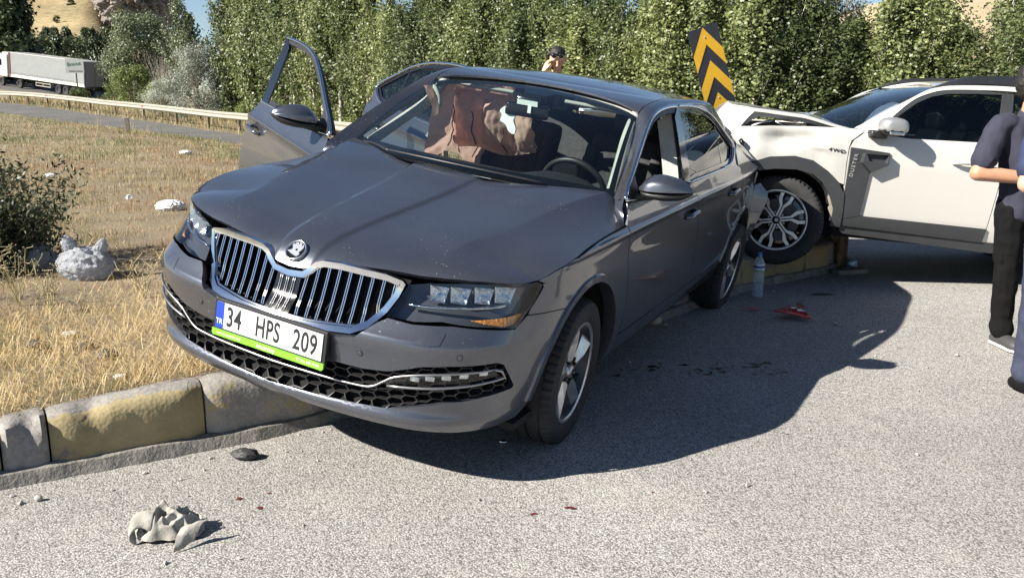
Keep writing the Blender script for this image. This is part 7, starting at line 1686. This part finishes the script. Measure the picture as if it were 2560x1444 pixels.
tag(crumple('stone_chip', (.97, 6.05, .03), (.045, .05, .035), 41, pm('pale_chip', (.42, .38, .30), .9, var=.25), .4, 3), 'pale stone under the sedan sill', 'stone')
tag(crumple('glass_chip', (-.04, 3.87, .012), (.022, .012, .010), 42, MAT['reflector'], .4, 2), 'small glass shard on the road in front of the tyre', 'shard')
# broken red lamp lens
REDL = pm('red_lens', (.48, .010, .012), .18, coat=1, var=.25, vscale=40)
lens = [(-.125, -.03), (-.06, -.065), (.03, -.085), (.085, -.085), (.075, -.045), (.055, .0), (.075, .05), (.11, .11), (.125, .17), (.105, .20), (.075, .165), (.06, .10), (.03, .045), (-.03, .02)]
def shard(name, poly, c, rz, tilt, label, th=.006, curve=.03):
    v2, tr, bd = tri2d(poly, (), .02); V = [(x, y, curve*math.cos(x*9)*math.cos(y*6)) for x, y in v2]; o = mk(name, V, tr, REDL, None, True); s = o.modifiers.new('t', 'SOLIDIFY'); s.thickness = th; o.location = c; o.rotation_euler = (tilt, .12, rz); return tag(o, label, 'lamp shard', 'broken lamp pieces')
rl_ = shard('lamp_shard', [(x*1.2, y*1.7) for x, y in lens], (1.965, 6.27, .030), -.05, .05, 'large broken red tail lamp lens in the shadow on the road')
mb = MB(); mb.add([(-.03, .0, .034), (.01, .02, .036), (.03, .0, .036), (-.01, -.025, .034)], [(0, 1, 2, 3)]); mb.add([(.015, -.03, .035), (.05, -.005, .035), (.07, -.045, .03), (.02, -.055, .03)], [(0, 1, 2, 3)]); mb.build('pale_patch', MAT['paper'], rl_)
shard('lamp_shard', [(-.07, -.012), (.04, -.016), (.075, .0), (.05, .014), (.0, .010)], (1.71, 6.45, .014), .0, .05, 'thin red lamp splinter near the rear tyre', .004, .008)
# water bottle standing by the kerb
bt = empty('water_bottle', (1.885, 6.90, .0)); tag(bt, 'clear plastic water bottle with blue cap standing by the kerb', 'bottle')
MAT['pet'] = pm('pet_painted_sheen', (.62, .72, .80), .12, coat=.5, var=.1); MAT['pet'].node_tree.nodes['Principled BSDF'].inputs['Alpha'].default_value = .34; MAT['water'] = glass_mat('water', (.84, .92, .97), .5)  # pale diffuse body colour stands in for the sky's reflection
pr = [(0, .004), (.030, .0), (.040, .006), (.042, .02)]
for k in range(6): pr += [(.042, .03+k*.018), (.0395, .039+k*.018)]
pr += [(.042, .145), (.041, .16), (.038, .185), (.041, .21), (.042, .26), (.039, .275), (.028, .30), (.016, .318), (.0145, .33)]
MB().lathe(pr, 28).build('body', MAT['pet'], bt, smooth=True); MB().lathe([(0, .006), (.038, .008), (.039, .112), (0, .112)], 24).build('water', MAT['water'], bt, angle=40)
MB().lathe([(.0155, .318), (.0170, .322), (.0170, .346), (.014, .349), (0, .349)], 20).build('cap', pm('blue_cap', (.05, .18, .55), .4, var=.1), bt, angle=40)
MB().lathe([(.0425, .205), (.0425, .262)], 28).build('label_wrap', pm('blue_label', (.55, .62, .75), .5, var=.25, vscale=60), bt, smooth=True); MB().lathe([(.0427, .205), (.0427, .216)], 28).build('green_edge', pm('green_label', (.10, .36, .10), .5, var=.1), bt, smooth=True)
MB().lathe([(.0429, .232), (.0429, .25)], 28).build('print_band', pm('print_blue', (.04, .10, .32), .5, var=.4, vscale=120), bt, smooth=True)
# broken timber and slab rubble at the kerb nose
wd = MB(); 
for k in range(7): wd.box((.04*math.cos(k*2.1), .04*math.sin(k*2.1), .13+.015*(k % 3)), (.05, .035, .30+.03*(k % 3)), Matrix.Rotation(.15*math.sin(k), 3, 'X') @ Matrix.Rotation(k*.9, 3, 'Z'))
ws_ = wd.build('broken_stump', pm('old_wood', (.16, .11, .06), .9, var=.4, vscale=18, bumpv=.6, bscale=40, bdist=.02)); ws_.location = (2.93, 8.12, 0); tag(ws_, 'splintered dark wooden stump at the kerb nose under the suv', 'stump')
sl_ = MB().bbox((0, 0, .02), (.30, .12, .04), .01, Matrix.Rotation(.3, 3, 'Z')).build('slab_piece', MAT['footing']); sl_.location = (2.93, 7.86, 0); tag(sl_, 'flat broken concrete slab piece on the road below the suv', 'slab')
tag(crumple('foil_scrap', (3.02, 8.05, .05), (.05, .04, .06), 61, pm('blue_foil', (.35, .5, .62), .3, .4, var=.2), .5, 3), 'pale blue crumpled scrap in the dark below the suv sill', 'litter')
# small grit, drips and scratches on the asphalt
rg = np.random.default_rng(21); mb = MB(); 
for k in range(420):
    x = rg.uniform(-2.0, 4.2); y = rg.uniform(2.7, 8.0)
    if k < 200: s = rg.uniform(marks[1], arc[-1]-1); p = kpt(s); nv_, t_ = knrm(s); q = p+nv_*(.05+abs(rg.normal(0, .22))); x, y = q
    r = rg.gamma(2, .0022)+.002; o_ = rg.normal(size=(5, 3))*.25
    V = [((v[0]+o_[i, 0])*r+x, (v[1]+o_[i, 1])*r+y, max(0, (v[2]+.3)*r)+.001) for i, v in enumerate(((1, 0, 0), (0, 1, 0), (-1, 0, 0), (0, -1, 0), (0, 0, .9)))]
    mb.add(V, [(0, 1, 4), (1, 2, 4), (2, 3, 4), (3, 0, 4)])
tag(mb.build('road_grit', pm('grit', (.34, .31, .27), .9, var=.5, vscale=90)), 'loose grit scattered on the asphalt', 'grit', kind='stuff')
def splat(pts, r0, mat, name, label, cat, z=.003):
    mb = MB()
    for x, y in pts:
        n = 9; r = r0*rg.uniform(.4, 1.3); rr = r*(1+.4*rg.normal(size=n)); q = [(x+math.cos(6.283*i/n)*rr[i]*1.5, y+math.sin(6.283*i/n)*rr[i], z) for i in range(n)]
        mb.add(q, [tuple(range(n))])
    return tag(mb.build(name, mat), label, cat, kind='stuff')
splat([(1.55-.62*abs(rg.normal()), 4.95+.05*rg.normal()+.15*rg.uniform()) for _ in range(60)], .012, pm('dark_fluid', (.015, .013, .012), .3, var=.2), 'fluid_drips', 'dark fluid drips on the shaded road beside the sedan', 'stain')
splat([(-.95, 3.22), (-1.34, 3.12), (.08, 3.17), (.22, 3.22), (-.95, 3.35), (.55, 3.36), (1.0, 3.95), (-1.05, 3.3)], .010, pm('dry_blood_red', (.10, .012, .010), .6, var=.3), 'red_drips', 'small dark red drips on the road', 'stain')
mb = MB()
for (x0, y0), (x1, y1) in (((.98, 4.14), (1.30, 3.98)), ((1.62, 4.62), (1.95, 4.50)), ((2.15, 3.72), (2.32, 3.66)), ((2.5, 6.0), (2.95, 5.95)), ((2.6, 6.6), (3.3, 6.5))):
    for k in range(26): t = rg.uniform(); x = x0+(x1-x0)*t; y = y0+(y1-y0)*t+rg.normal(0, .010); l = rg.uniform(.012, .05); w = rg.uniform(.002, .006); mb.add([(x, y, .0035), (x+l, y-l*.4, .0035), (x+l, y-l*.4+w, .0035), (x, y+w, .0035)], [(0, 1, 2, 3)])
tag(mb.build('road_scratches', pm('chalky_scratch', (.55, .53, .48), .9, var=.15)), 'pale scratch marks on the asphalt', 'scratch', kind='stuff')
lf = MB().add([(-.10, 0, 0), (-.04, .03, .006), (.05, .032, .006), (.12, .0, 0), (.05, -.02, .006), (-.05, -.02, .006)], [(0, 1, 2, 3, 4, 5)]).build('flat_scrap', pm('olive_scrap', (.08, .085, .06), .8, var=.2)); lf.location = (2.40, 6.97, .006); tag(lf, 'flat dark olive scrap on the shaded road behind the red lens', 'litter')
